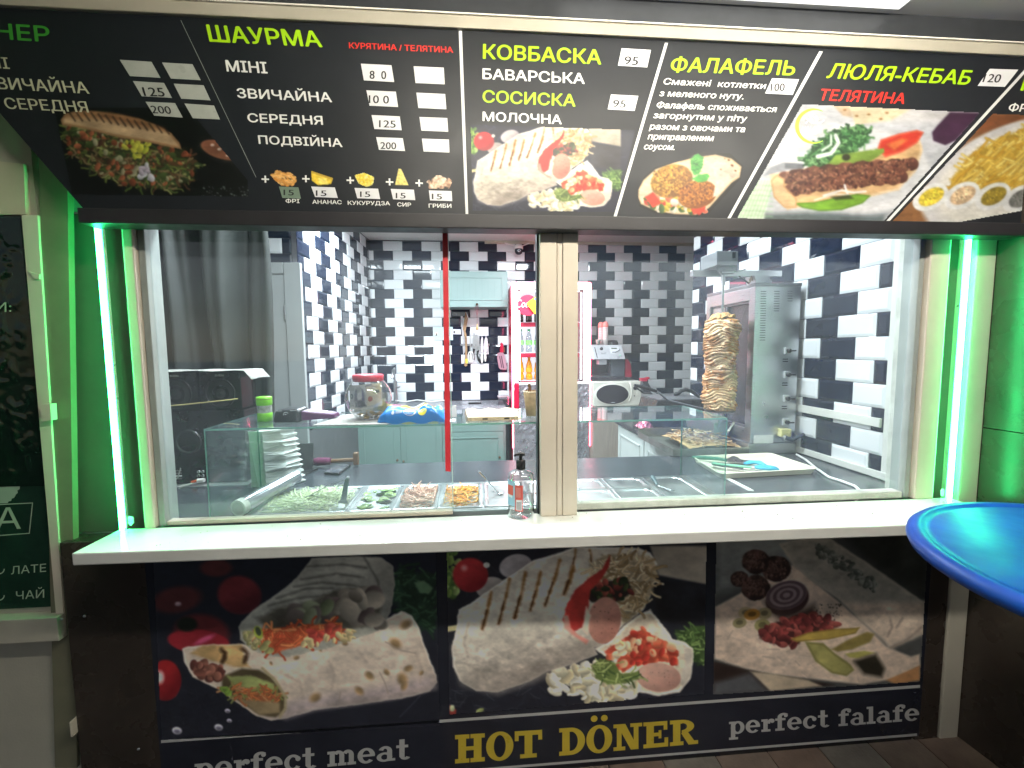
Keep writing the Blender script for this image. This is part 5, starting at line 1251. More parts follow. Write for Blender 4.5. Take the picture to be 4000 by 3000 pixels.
def tongs(p0, p1, p2, label, mat=steel):
    t = thing('tongs', label, 'tongs', p0)
    p0, p1, p2 = Vector(p0), Vector(p1), Vector(p2)
    for q in (p1, p2):
        d = (q-p0); up_ = Vector((0, 0, 1)); m = MB(); s_ = d.cross(up_).normalized()*.008; th = Vector((0, 0, .0012))
        mid = p0+d*.5+Vector((0, 0, .006)); P_ = [p0, mid, p0+d*.86, q]; W_ = [1., 1.2, 1.3, 2.4]
        for i in range(3):
            a, b = P_[i], P_[i+1]; m.hexa([a-s_*W_[i]-th, a+s_*W_[i]-th, b+s_*W_[i+1]-th, b-s_*W_[i+1]-th, a-s_*W_[i]+th, a+s_*W_[i]+th, b+s_*W_[i+1]+th, b-s_*W_[i+1]+th])
        m.part('arm', mat, t)
    MB().cyl(p0-Vector((.0, .009, 0)), p0+Vector((.0, .009, 0)), .006, n=10).part('pivot', mat, t)
    return t
tongs(u('L', 1455, 815, Y=1.60), u('L', 1100, 975, Y=1.66), u('L', 1415, 1030, Y=1.56), 'steel tongs standing in the shredded cabbage')
sp = thing('spoon', 'steel spoon leaning in the white sauce pan', 'spoon', u('M', 760, 940, Y=1.62))
a, b = u('M', 600, 755, Y=1.60), u('M', 765, 940, Y=1.64)
MB().tube([a, a.lerp(b, .35), a.lerp(b, .8), b], [.0085, .006, .004, .0045], 10, flat=.45).part('handle', steel, sp)
MB().lathe([(0, -.004), (.008, -.003), (.013, .0), (.0135, .001)], (b.x+.008, b.y-.004, b.z), 16).part('bowl', steel, sp)
sp2 = thing('serving_spoon', 'steel serving spoon with dark handle lying in the paper-lined pan', 'spoon', u('i4', 480, 850, Z=ZC_))
a, b, c_ = u('i4', 365, 770, Y=1.72), u('i4', 415, 850, Y=1.66), u('i4', 560, 900, Y=1.58)
MB().tube([a, b], [.010, .006], 12).part('grip', M('dark_grip', (.10, .14, .17), .3), sp2); MB().tube([b, b.lerp(c_, .5), c_], [.004, .004, .012], 10, flat=.4).part('blade', steel, sp2)
MB().tube([u('M', 1420, 870, Y=1.66), u('M', 1470, 905, Y=1.64)], [.006, .004], 8, flat=.4).top('teaspoon', steel, 'end of a steel teaspoon in the small brown sauce pan', 'spoon')

# glass display case over the pans
gc = thing('glass_case', 'frameless glass sneeze guard case over the salad pans', 'glass case', (0, 1.62, ZC_))
gg = GLASS('case_glass', (.93, .975, .955), k=1.1, smear=.03); ge = M('glass_case_edge', (.20, .42, .36), .15, var=.2, scale=20)
cx0, cx1, cy0, cy1, cz = -.875, .875, 1.458, 1.79, -.256
MB().box(cx0, cx1, cy0, cy1, cz, cz+.006).part('top_pane', gg, gc)
MB().box(cx0, cx1, cy0, cy0+.006, ZC_+.006, cz-.001).part('front_pane', gg, gc)
for x in (cx0, cx1-.006): MB().box(x, x+.006, cy0+.007, cy1, ZC_+.006, cz-.001).part('end_pane', gg, gc)
e_ = .0012
for q in ((cx0, cx1, cy0-e_, cy0, cz, cz+.006), (cx0-e_, cx0, cy0, cy1, cz, cz+.006), (cx1, cx1+e_, cy0, cy1, cz, cz+.006), (cx0, cx1, cy1, cy1+e_, cz, cz+.006),
          (cx0-e_, cx0, cy0, cy0+.006, ZC_+.006, cz), (cx1, cx1+e_, cy0, cy0+.006, ZC_+.006, cz), (cx1-.006, cx1, cy1, cy1+e_, ZC_+.006, cz), (cx0, cx0+.006, cy1, cy1+e_, ZC_+.006, cz)):
    MB().box(*q).part('glass_edge', ge, gc)

# things standing on the glass top
TZ = cz+.0065
mt = MB(); N_ = 6
mt.prism([(-.545, 1.475, TZ), (-.30, 1.465, TZ), (-.30, 1.70, TZ), (-.50, 1.71, TZ)], (0, 0, .002)); mt.top('mat', M('grey_woven_mat', (.40, .38, .35), .8, var=.3, scale=160, bump=.4, bscale=300), 'grey woven mat under the money jar on the glass case', 'mat')
JX, JY = -.388, 1.59
jr = thing('money_jar', 'round clear plastic jar with red lid holding banknotes and coins', 'jar', (JX, JY, TZ+.002)); jz = TZ+.002
cgl = GLASS('clear_plastic', (.93, .93, .95), k=3.2)
MB().lathe([(0, 0), (.040, 0), (.052, .012), (.070, .035), (.081, .070), (.078, .100), (.064, .125), (.050, .140), (.047, .150)], (JX, JY, jz), 40).part('jar_body', cgl, jr, recalc=False)
MB().lathe([(.0485, .134), (.0530, .136), (.0535, .156), (.050, .159), (0, .1595)], (JX, JY, jz), 48).part('lid', M('red_lid', (.58, .02, .05), .35, var=.06), jr)
co = MB(); r_ = random.Random(5)
for k in range(40):
    a, rr = r_.uniform(0, 2*PI), r_.uniform(0, .042); x, y, z = JX+rr*math.cos(a), JY+rr*math.sin(a), jz+.006+k*.0004
    co.cur = k % 2; m_ = Matrix.Rotation(r_.uniform(-.5, .5), 3, 'X') @ Matrix.Rotation(r_.uniform(-.5, .5), 3, 'Y'); P_ = []
    for zz in (0, .0016):
        P_ += [Vector((x, y, z))+m_ @ Vector((.010*math.cos(t), .010*math.sin(t), zz)) for t in [2*PI*i/12 for i in range(12)]]
    co.add(P_, [tuple(range(12)), tuple(range(12, 24))]+[(i, (i+1) % 12, 12+(i+1) % 12, 12+i) for i in range(12)])
tag(co.part('coins', [M('silver_coin', (.6, .6, .58), .3, metal=1.), M('brass_coin', (.6, .42, .16), .35, metal=1.)], jr), kind='stuff')
c = Cv(165, 225, 540, 415, 2.4, (178, 172, 164), ZR_['i1'], 91)     # generic banknote print
c.poly([(172, 235), (370, 232), (370, 405), (190, 400)], (186, 180, 176), 4, .08, .08)
c.poly([(372, 240), (520, 228), (530, 390), (384, 398)], (196, 180, 156), 6, .08)
c.ell(306, 330, 62, 84, (148, 140, 142), 4, .1); c.ell(308, 300, 32, 46, (186, 178, 174), 4, .12, .05); c.ell(300, 262, 34, 22, (160, 152, 150), -8, .2)
c.poly([(262, 260), (282, 262), (282, 350), (250, 345), (254, 300)], (104, 98, 104), 6, .1); c.poly([(334, 262), (350, 290), (352, 350), (332, 352)], (84, 74, 110), 6, .1)
c.poly([(250, 400), (270, 360), (310, 345), (350, 360), (375, 400)], (96, 92, 98), 6, .3); c.ell(206, 312, 24, 20, (84, 90, 92), 0, .12); c.ell(206, 312, 13, 10, (170, 168, 160), 0, .2)
for y in (245, 255, 265, 385, 394): c.line([(176, y), (240, y-1)], 3, (120, 116, 116), 2, .7)
c.line([(370, 240), (430, 236)], 6, (70, 60, 96), 2); c.ell(412, 345, 22, 22, (156, 84, 64), 0, .2); c.poly([(400, 300), (520, 240), (528, 290), (420, 330)], (206, 190, 150), 8, .05)
c.line([(448, 280), (448, 306)], 5, (50, 60, 56), 2); c.line([(505, 278), (505, 306)], 5, (50, 60, 56), 2); c.ell(470, 292, 13, 15, (60, 74, 66), 0, .3); c.ell(490, 292, 12, 14, (60, 74, 66), 0, .3)
def bill(X, Y):
    t_ = (X-165)/375.; a = (t_-.5)*1.9; rr = .068
    return np.stack([JX+rr*np.sin(a), JY-rr*np.cos(a)*.95+.0, jz+.128-(Y-225)/190.*.083+.004*np.sin(a*2)], -1)
bo = c.build('banknote', jr, to3d=bill, mat=PRINT('banknote_print', .6))
bo2 = MB(); bo2.sheet([[(JX+.062*math.sin(a), JY+.055*math.cos(a), jz+.02+h_*.07) for a in [(-1.2+2.4*i/14) for i in range(15)]] for h_ in (0, .5, 1)]); bo2.part('banknote', M('banknote_back', (.40, .42, .38), .7, var=.25, scale=80), jr)

# wipes pack
wp = thing('wipes_pack', 'blue and yellow soft pack of baby wipes lying before the jar', 'pack', (-.225, 1.55, TZ))
def wsurf(u_, v_):     # u 0..1 along, v 0..1 round from the front bottom over the top to the back bottom
    e = min(1., 2.6*math.sin(PI*min(max(u_, 0), 1)))**.7; fl = .5+.5*e; hh = (.052*e+.006)*(.86+.05*math.sin(u_*11)+.05*math.sin(u_*23+v_*9)); dd = .062*(.75+.25*e)
    a = PI*v_; cx_ = -math.cos(a); x = -.340+.232*u_; y = 1.545+dd*(abs(cx_)**.6*(1 if cx_ > 0 else -1)); z = TZ+hh*(math.sin(a)**.55)+.0008
    z += .018*math.sin(PI*u_*1.0)*0; y += .0
    return (x, y, z+.004*math.sin(u_*17+v_*6)*e)
nu, nv = 60, 26
m = MB(); m.sheet([[wsurf(i/nu, j/nv) for i in range(nu+1)] for j in range(nv+1)])
WM = bpy.data.materials.new('wipes_film'); WM.use_nodes = True; n, l = WM.node_tree.nodes, WM.node_tree.links
at = n.new('ShaderNodeAttribute'); at.attribute_name = 'print'; l.new(at.outputs['Color'], n['Principled BSDF'].inputs['Base Color']); n['Principled BSDF'].inputs['Roughness'].default_value = .18
nz = n.new('ShaderNodeTexNoise'); nz.inputs['Scale'].default_value = 40; bp = n.new('ShaderNodeBump'); bp.inputs['Strength'].default_value = .35; l.new(nz.outputs[0], bp.inputs['Height']); l.new(bp.outputs[0], n['Principled BSDF'].inputs['Normal'])
wo_ = m.part('film', WM, wp); ca = wo_.data.color_attributes.new('print', 'FLOAT_COLOR', 'POINT')
for j in range(nv+1):
    for i in range(nu+1):
        a, b = i/nu, j/nv; col = (.01, .20, .62)
        if b > .42+.05*math.sin(a*9): col = (.86, .74, .05)
        if b > .42 and (a-.25)**2/.012+(b-.62)**2/.02 < 1: col = (.6, .04, .25)
        if b > .45 and (a-.55)**2/.03+(b-.65)**2/.03 < 1: col = (.80, .82, .84)
        if b > .45 and (a-.74)**2/.006+(b-.55)**2/.008 < 1: col = (.45, .22, .14)
        if a > .82 and b > .42 and int(a*30+b*12) % 3: col = (.04, .32, .72)
        if a < .04 or a > .96: col = (.02, .26, .68)
        ca.data[j*(nu+1)+i].color = (*col, 1)
def wface(X, Y):      # map a crop pixel of the pack front to its surface
    uu = (X-460)/690.; vv = .06+.30*(535-Y)/130.
    p = wsurf(uu, max(.02, vv)); return Vector((p[0], p[1]-.0022, p[2]))
def wpoly(pts, mat, nm='printed_mark', off=0.):
    m = MB(); c0 = wface(sum(p[0] for p in pts)/len(pts), sum(p[1] for p in pts)/len(pts)); m.add([c0]+[wface(*p) for p in pts], [(0, i+1, (i+1) % len(pts)+1) for i in range(len(pts))])
    if off: m.v = [(x, y-off, z) for x, y, z in m.v]
    return m.part(nm, mat, wp, recalc=False)
circ = lambda x, y, rx, ry, k=24: [(x+rx*math.cos(2*PI*i/k), y+ry*math.sin(2*PI*i/k)) for i in range(k)]
iw = M('pack_white', (.8, .8, .82), .2); ib = M('pack_blue', (.02, .24, .66), .2); iy = M('pack_yellow', (.88, .76, .06), .2)
wpoly(circ(788, 470, 62, 56), iw); wpoly(circ(782, 472, 50, 47), ib, off=.0005); wpoly(circ(915, 474, 42, 40), iy)
wpoly([(622, 445), (638, 480), (632, 498), (614, 498), (606, 482)], iw); [wpoly([(650, y), (712, y-2), (712, y+4), (650, y+6)], iw) for y in (462, 474, 486)]
for s, a, b, h, mt_ in (('Aqua', (742, 478), (820, 476), 26, iw), ('BABY', (750, 508), (812, 506), 18, iw), ('120', (888, 477), (944, 475), 24, ib)):
    text(s, (0, 0, 1), a, b, h, (0, 0, 0), wp, to3d=lambda x, y: wface(x, y)-Vector((0, .0010, 0)), mat=mt_, bold=.02)

# egg carton lid, scraps
ec = thing('carton_tray', 'flattened beige cardboard tray on the glass case', 'tray', (.05, 1.56, TZ))
m = MB(); N_ = 14
m.sheet([[(-.045+.195*i/N_+(.012*(1-j/6.) if i == 0 else 0), 1.50+.11*j/6, TZ+.006+.020*(j/6.)**2+.003*math.sin(i*1.3+j)) for i in range(N_+1)] for j in range(7)])
m.part('lid', M('beige_pulp', (.58, .48, .33), .8, var=.12, scale=40, bump=.4, bscale=120), ec, solid=.002)
for x in (.025, .10): MB().box(x-.009, x+.009, 1.4985, 1.4995, TZ+.004, TZ+.009).part('slot', black_pl, ec)
MB().box(-.035, .14, 1.499, 1.503, TZ, TZ+.013).part('edge', MATS['beige_pulp'], ec)
MB().box(-.100, -.078, 1.49, 1.55, TZ, TZ+.001).top('paper_slip', white_pl, 'small white paper slip on the glass case left of the cardboard tray', 'paper')
m = MB(); q = u('i1', 1205, 480, Y=1.6); m.prism([(q.x-.02, 1.60, TZ), (q.x+.02, 1.60, TZ), (q.x+.018, 1.605, TZ+.042), (q.x-.02, 1.605, TZ+.040)], (0, .002, 0)); m.top('receipt', white_pl, 'white receipt standing behind the wipes pack', 'paper')

# can with green lid, card terminal
cx_, cy_ = -.752, 1.60
cn = thing('spice_tub', 'small cylindrical tub with lime green lid and base on the left of the glass case', 'tub', (cx_, cy_, TZ))
lime = M('lime_plastic', (.22, .62, .04), .35)
MB().lathe([(0, 0), (.024, 0), (.0245, .028), (.0235, .030)], (cx_, cy_, TZ), 28).part('base', lime, cn)
MB().lathe([(.0235, .030), (.0235, .056)], (cx_, cy_, TZ), 28).part('sleeve', M('tub_sleeve', (.34, .36, .33), .35, var=.5, scale=60), cn)
MB().lathe([(.0235, .056), (.0255, .058), (.0255, .084), (.024, .086), (0, .0865)], (cx_, cy_, TZ), 28).part('lid', lime, cn)
MB().lathe([(.0257, .077), (.0262, .078), (.0257, .079)], (cx_, cy_, TZ), 28).part('lid_band', M('olive_band', (.16, .2, .04), .5), cn)
tm = thing('card_terminal', 'black and purple card payment terminal on the glass case', 'card terminal', (-.62, 1.58, TZ))
b_ = MB(); b_.hexa([(-.705, 1.545, TZ), (-.612, 1.535, TZ), (-.600, 1.62, TZ), (-.690, 1.63, TZ), (-.698, 1.555, TZ+.042), (-.618, 1.548, TZ+.044), (-.606, 1.61, TZ+.048), (-.684, 1.62, TZ+.046)]); b_.part('printer_head', black_pl, tm, bevel=.008)
pur = M('purple_plastic', (.10, .02, .09), .35)
b_ = MB(); b_.hexa([(-.612, 1.555, TZ+.004), (-.512, 1.60, TZ+.004), (-.508, 1.65, TZ+.004), (-.600, 1.61, TZ+.004), (-.612, 1.555, TZ+.038), (-.514, 1.602, TZ+.018), (-.510, 1.648, TZ+.020), (-.600, 1.61, TZ+.042)]); b_.part('keypad_body', pur, tm, bevel=.004)
ring2 = MB(); ring2.lathe([(.0075, -.0008), (.0090, -.0008)], (-.658, 1.5485, TZ+.028), 20, ax='y'); ring2.part('printed_ring', sticker, tm, recalc=False)
MB().box(-.662, -.654, 1.5476, 1.5480, TZ+.026, TZ+.030).part('printed_mark', sticker, tm)
for x in (-.690, -.645): MB().box(x, x+.018, 1.5497, 1.5502, TZ+.040, TZ+.0415).part('printed_mark', sticker, tm)

# napkin stack, film roll, phone, stand, wooden mallet
nk = thing('napkin_stack', 'tall fanned stack of white paper napkins beside the film roll', 'napkins', (-.84, 1.87, ZC_))
m = MB(); N_ = 34
P_ = []
for j in range(N_+1):
    z = ZC_+.002+.232*j/N_; wv = .006*math.sin(j*1.9)+.018*(1-j/N_)
    P_.append([(-.925+.03*(1-j/N_), 1.82, z), (-.86+wv*.3, 1.80, z+.004*math.sin(j)), (-.80+wv, 1.83+.01*math.sin(j*.9), z+.006*math.sin(j*.8)), (-.775+wv*1.6, 1.90, z-.004), (-.82, 1.94, z-.006)])
m.sheet(P_, False); m.part('folded_edges', M('napkin_paper', (.74, .74, .73), .85, var=.05, scale=200, bump=.3, bscale=500), nk, solid=.002)
MB().hexa([(-.93, 1.83, ZC_), (-.855, 1.81, ZC_), (-.80, 1.93, ZC_), (-.90, 1.95, ZC_), (-.93, 1.83, ZC_+.225), (-.87, 1.81, ZC_+.228), (-.80, 1.92, ZC_+.232), (-.90, 1.95, ZC_+.23)]).part('bundle', M('napkin_side', (.50, .49, .45), .8, var=.08), nk, bevel=.004)
fa, fb = Vector((-.800, 1.515, ZC_+.034)), Vector((-.735, 1.79, ZC_+.052))
fr_ = thing('film_roll', 'thick roll of clear cling film lying beside the cabbage pan', 'film roll', fa)
MB().cyl(fa, fb, .026, n=28).part('film', M('cling_film', (.50, .50, .55), .12, metal=.55, var=.25, scale=16, stretch=(3, 1, 3)), fr_)
d_ = (fb-fa).normalized(); q = MB(); q.tube([fa-d_*.022, fa+d_*.002], [.0285, .0285], 28); q.part('core', M('cardboard_core', (.62, .60, .56), .7), fr_)
q = MB(); q.tube([fa-d_*.0228, fa-d_*.0222], [.022, .022], 24); q.part('core_bore', M('bore', (.38, .37, .34), .8), fr_)
ph = thing('phone', 'black smartphone lying on the dark worktop', 'phone', (-.66, 2.05, ZC_))
MB().hexa([(-.694, 1.985, ZC_+.001), (-.622, 1.965, ZC_+.001), (-.610, 2.115, ZC_+.001), (-.682, 2.130, ZC_+.001), (-.694, 1.985, ZC_+.011), (-.622, 1.965, ZC_+.011), (-.610, 2.115, ZC_+.011), (-.682, 2.130, ZC_+.011)]).part('body', black_pl, ph, bevel=.004)
MB().prism([(-.690, 1.990, ZC_+.0113), (-.626, 1.971, ZC_+.0113), (-.614, 2.110, ZC_+.0113), (-.678, 2.124, ZC_+.0113)], (0, 0, .0004)).part('screen', M('phone_screen', (.10, .10, .12), .08), ph)
sd = thing('tablet_stand', 'black folding tablet stand behind the napkins', 'stand', (-.80, 2.02, ZC_))
MB().hexa([(-.88, 2.0, ZC_), (-.775, 1.975, ZC_), (-.75, 2.08, ZC_), (-.85, 2.10, ZC_), (-.88, 2.0, ZC_+.008), (-.775, 1.975, ZC_+.008), (-.75, 2.08, ZC_+.008), (-.85, 2.10, ZC_+.008)]).part('base', black_pl, sd)
MB().prism([(-.87, 2.06, ZC_+.008), (-.765, 2.05, ZC_+.008), (-.775, 2.10, ZC_+.12), (-.85, 2.10, ZC_+.12)], (0, .008, 0)).part('rest', black_pl, sd)
ml_ = thing('rolling_pin', 'wooden rod with purple wrapped grip at the back of the worktop', 'rod', (-.62, 2.13, ZC_))
a, b = u('L', 1040, 680, Y=2.13), u('L', 1520, 655, Y=2.13)
wood = M('brown_wood', (.17, .09, .05), .5, var=.3, scale=30, stretch=(1, 8, 8))
MB().tube([a, a.lerp(b, .12)], [.006, .011], 12).part('tip', M('pale_wood', (.42, .28, .16), .6), ml_)
MB().tube([a.lerp(b, .08), a.lerp(b, .3), a.lerp(b, .32), a.lerp(b, .56)], [.016, .018, .021, .017], 14).part('wrapped_grip', M('purple_cloth', (.16, .03, .09), .8, var=.25, scale=60, bump=.4, bscale=120), ml_)
MB().cyl(a.lerp(b, .57), b, .010, n=12).part('shaft', wood, ml_); MB().box(b.x-.006, b.x+.016, 2.115, 2.145, b.z-.024, b.z+.036, .003).part('cross_end', wood, ml_)

# sanitizer bottle on the ledge
bx, by, bz = .138, 1.402, ZL
bt = thing('sanitizer_bottle', 'clear pump bottle half full of sanitizer standing on the white ledge', 'bottle', (bx, by, bz))
MB().lathe([(0, .001), (.038, .001), (.043, .008), (.043, .128), (.039, .143), (.030, .150), (.016, .153), (.015, .158)], (bx, by, bz), 44).part('bottle_body', GLASS('bottle_plastic', (.90, .91, .91), k=3.5), bt, recalc=False)
MB().lathe([(0, .004), (.037, .004), (.041, .010), (.041, .070), (0, .0705)], (bx, by, bz), 40).part('liquid', GLASS('bottle_liquid', (.90, .93, .93), k=1.2), bt, recalc=False)
MB().lathe([(0, .188), (.013, .188), (.0155, .186), (.0155, .158), (0, .157)], (bx, by, bz), 28).part('collar', black_pl, bt)
MB().cyl((bx, by, bz+.188), (bx, by, bz+.203), .0055, n=12).part('stem', black_pl, bt)
m = MB(); m.tube([(bx+.014, by-.004, bz+.206), (bx, by, bz+.209), (bx-.018, by-.008, bz+.208), (bx-.021, by-.010, bz+.202)], [.006, .0075, .005, .0035], 12); m.tube([(bx, by-.012, bz+.205), (bx, by+.012, bz+.205)], [.006, .006], 10); m.part('pump_head', black_pl, bt)
MB().cyl((bx, by, bz+.012), (bx, by, bz+.157), .003, n=8).part('dip_tube', GLASS('tube_plastic', (.85, .86, .86), k=2.), bt)
def cylp(a0, a1, z0, z1, rr=.0436, k=10): return [[(bx+rr*math.sin(a0+(a1-a0)*i/k), by-rr*math.cos(a0+(a1-a0)*i/k), bz+z) for i in range(k+1)] for z in (z0, z1)]
for a0, a1, za, zb_, mt_, rr, nm in ((-1.5, -.55, .045, .128, M('label_blue', (.30, .50, .66), .4), .0436, 'label'), (-.55, .05, .030, .115, M('label_red', (.58, .10, .08), .4), .0437, 'label'), (-.46, -.02, .034, .068, sticker, .0440, 'label'), (-1.4, -.7, .080, .112, M('label_red', (.58, .10, .08), .4), .0439, 'label'), (-1.25, -.8, .072, .080, sticker, .0440, 'label')):
    MB().sheet(cylp(a0, a1, za, zb_, rr)).part(nm, mt_, bt, recalc=False)
for k in range(7): MB().sheet(cylp(-.42, -.06, .037+k*.0036, .0386+k*.0036, .0442)).part('printed_bar', black_pl, bt, recalc=False)
for k in range(5): MB().sheet(cylp(-.44+k*.07, -.42+k*.07, .076, .108, .0440)).part('printed_bar', M('label_pale', (.75, .5, .45), .4), bt, recalc=False)

# =================================================================== LEFT CORNER: curtain, speakers, door
m = MB(); N_ = 90
prof = []
for i in range(N_+1):
    t_ = i/N_; x = -1.85+.90*t_; y = 2.12+.045*math.sin(t_*31)+.02*math.sin(t_*67+1)
    prof.append((x, y))
m.sheet([[(p[0]+.018*math.sin(k*.6+i*.11)+(.035*(1-k/10.)*(i/N_)), p[1]+.012*math.sin(k*.5+i*.2), .95-1.75*(10-k)/10.) for i, p in enumerate(prof)] for k in range(11)])
m.top('curtain', M('dark_grey_curtain', (.036, .040, .038), .50, var=.12, scale=12, spec=.4), 'dark shiny curtain hanging in folds left of the grey door', 'curtain', solid=.002)
def door():
    y = YLn; z_top = u('s', 590, 660, Y=y).z; xd = u('s', 600, 1000, Y=y).x
    t = thing('grey_door', 'grey moulded interior door in its frame behind the curtain', 'door', (xd-.4, y, FL))
    dm = M('grey_door_paint', (.36, .38, .38), .4, var=.05, scale=5); xr_ = XLn+.004
    xf = u('s', 600, 700, Y=y).x
    MB().box(xf+.004, XLn+.03, y-.035, y-.001, FL, z_top, .004).part('door_jamb', dm, t)
    MB().box(xd-.95, xf, y-.035, y-.001, z_top-.072, z_top, .004).part('door_head', dm, t)
    MB().box(xd-.92, xf-.002, y-.022, y-.002, FL, z_top-.076, .002).part('leaf', dm, t)
    zt = u('s', 370, 1165, Y=y).z; xm = u('s', 375, 1200, Y=y).x
    for (a, b) in ((0, .008), (.030, .037)):
        f = MB()
        f.box(xm-.02-a-.006, xm-.02-a+.010, y-.029, y-.022, FL+.2, zt-a); f.box(xm-.60, xm-.02-a-.006, y-.029, y-.022, zt-a-.016, zt-a); f.part('moulding', dm, t, bevel=.002)
    h = MB(); zc_ = u('s', 605, 1370, Y=y).z
    for k in range(4): h.cyl((xf+.001, y-.036, zc_-.045+k*.024), (xf+.001, y-.036, zc_-.045+k*.024+.021), .006, n=12)
    h.part('hinge', steel, t)
door()
bg_ = M('gloss_black_speaker', (.012, .013, .014), .12, var=.2)
def speaker(x0, x1, y0, y1, z0, z1, label):
    t = thing('speaker', label, 'speaker', ((x0+x1)/2, (y0+y1)/2, z0), 'pair of small speakers on the subwoofer')
    MB().box(x0, x1, y0+.004, y1, z0, z1, .004).part('cabinet', bg_, t)
    xm, zm = (x0+x1)/2, z0+(z1-z0)*.42; r = (x1-x0)*.36
    MB().lathe([(r, 0), (r*1.06, -.004), (r*.95, -.006), (r*.9, 0)], (xm, y0+.004, zm), 32, ax='y').part('cone_ring', M('speaker_ring', (.06, .06, .065), .15, metal=.5), t)
    MB().lathe([(r*.9, 0), (r*.4, .003), (0, -.004)], (xm, y0+.002, zm), 32, ax='y').part('cone', black_pl, t)
    v, f = glyphs('SVEN', .03); m = MB(); s_ = .034/(v[:, 0].max()); m.add([(xm-.018+a*s_, y0-.0006+.004, z1-.022+b*s_*.8) for a, b in v], f); m.part('lettering', M('speaker_print', (.5, .52, .5), .4), t, recalc=False)
speaker(-1.335, -1.155, 1.90, 2.03, -.245, -.085, 'left one of the two small glossy black speakers')
speaker(-1.150, -.985, 1.90, 2.03, -.245, -.085, 'right one of the two small glossy black speakers, next to the case')
m = MB(); m.sheet([[(-1.36+.43*i/14, 1.885+.16*j/6, -.083+.002*math.sin(i*1.2)*math.cos(j)-(.035*max(0, (i-13)) if True else 0)) for i in range(15)] for j in range(7)])
m.top('lace_cloth', M('white_crochet', (.55, .55, .52), .8, var=.5, scale=120, bump=.5, bscale=200), 'white net cloth laid over the two small speakers', 'cloth', solid=.002)
sw = thing('subwoofer', 'large glossy black subwoofer with cables plugged in under the small speakers', 'subwoofer', (-1.17, 1.96, -.58))
MB().box(-1.38, -.975, 1.895, 2.06, -.555, -.247, .006).part('cabinet', bg_, sw)
cx_ = u('q', 1355, 600, Y=1.893); MB().lathe([(.052, 0), (.050, -.006), (.044, -.006), (.042, 0), (.02, .004), (0, -.002)], (cx_.x, 1.895, cx_.z), 36, ax='y').part('port_ring', M('speaker_ring', (.06, .06, .065), .15, metal=.5), sw)
for (x, y) in ((1432, 845), (1462, 845), (1432, 816), (1462, 816)):
    c_ = u('q', x, y, Y=1.892); MB().lathe([(.006, 0), (.006, -.006), (.003, -.006)], (c_.x, 1.894, c_.z), 12, ax='y').part('socket', steel, sw)
c_ = u('q', 1255, 845, Y=1.89)
for k in range(4): MB().box(c_.x-.028, c_.x+.028, 1.889, 1.894, c_.z+.018-.011*k, c_.z+.0225-.011*k).part('printed_strip', sticker if k in (2,) else M('grey_print', (.2, .21, .2), .4), sw)
for nm, pts, mt_, r in (('plug', [(1380, 893), (1425, 880)], M('red_plug', (.6, .10, .03), .35), .006), ('plug', [(1425, 880), (1470, 876)], white_pl, .009)):
    MB().tube([u('q', x, y, Y=1.875) for x, y in pts], r, 12).part(nm, mt_, sw)
for k, pts in enumerate(([(1380, 900), (1320, 915), (1240, 940), (1200, 990), (1180, 1100)], [(1300, 790), (1280, 860), (1230, 900), (1190, 960), (1165, 1080)], [(1460, 890), (1380, 905), (1300, 930), (1225, 990), (1195, 1120)])):
    MB().tube([u('q', x, y, Y=1.865-.01*k) for x, y in pts], .0025 if k else .0022, 8).part('cable', white_pl if k < 1 else M('grey_cable', (.4, .42, .4), .5), sw)
MB().box(-1.40, -.96, 1.86, 2.08, -.59, -.557).part('base_board', M('grey_panel', (.28, .29, .29), .5), sw)
MB().tube([u('q', 1100, 350, Y=1.86), u('q', 1300, 335, Y=1.86), u('q', 1659, 298, Y=1.86), u('L', 505, 127, Y=1.86)], .0022, 8).top('straw_wire', M('yellow_wire', (.6, .5, .22), .5), 'thin yellowish wire stretched across the front of the speakers', 'wire')

# =================================================================== BACK OF THE KIOSK
# upper cabinet
uc = thing('wall_cabinet', 'mint green wall cabinet with panelled flap door and a bronze knob', 'cabinet', (.03, 4.6, .42))
x0, x1 = -.36, .322; za, zb_ = .418, .776
MB().box(x0, x1, 4.52, YBK-.01, za, zb_).part('carcass', mint, uc)
ucd = MB().box(x0+.001, x1-.001, 4.495, 4.518, za+.001, zb_-.001, .003).part('door', mintp, uc)
f = MB()
for q in ((x0+.06, x1-.06, zb_-.068, zb_-.060), (x0+.06, x1-.06, za+.068, za+.076), (x0+.06, x0+.068, za+.076, zb_-.068), (x1-.068, x1-.06, za+.076, zb_-.068)): f.box(q[0], q[1], 4.489, 4.495, q[2], q[3])
f.part('door_moulding', mint, ucd, bevel=.002)
for k in range(8): MB().box(x0+.11+k*.062, x0+.1115+k*.062, 4.4935, 4.4948, za+.085, zb_-.080).part('groove', M('mint_groove', (.14, .22, .20), .6), ucd)
kx = u('i2', 1090, 575, Y=4.48); MB().lathe([(.004, 0), (.004, -.014), (.012, -.02), (.011, -.028), (0, -.031)], (kx.x, 4.495, kx.z), 16, ax='y').part('knob', bronze, ucd)
bd = thing('prayer_beads', 'dark red bead loop with a straw tassel hanging from the cabinet knob', 'beads', (kx.x, 4.475, kx.z-.2))
m = MB()
for s_ in (-1, 1):
    for k in range(17):
        t_ = k/16; xx = kx.x+s_*(.012*math.sin(PI*min(1, t_*1.4+.2))*(1-t_*.8)); zz = kx.z-.01-.185*t_
        m.lathe([(0, -.005), (.0045, 0), (0, .005)], (xx, 4.475, zz), 8)
m.part('beads', M('dark_red_bead', (.22, .03, .05), .3), bd)
MB().lathe([(0, 0), (.004, -.002), (.005, -.02), (.017, -.06), (0, -.062)], (kx.x, 4.475, kx.z-.195), 12).part('tassel', M('straw_tassel', (.60, .40, .18), .8), bd)
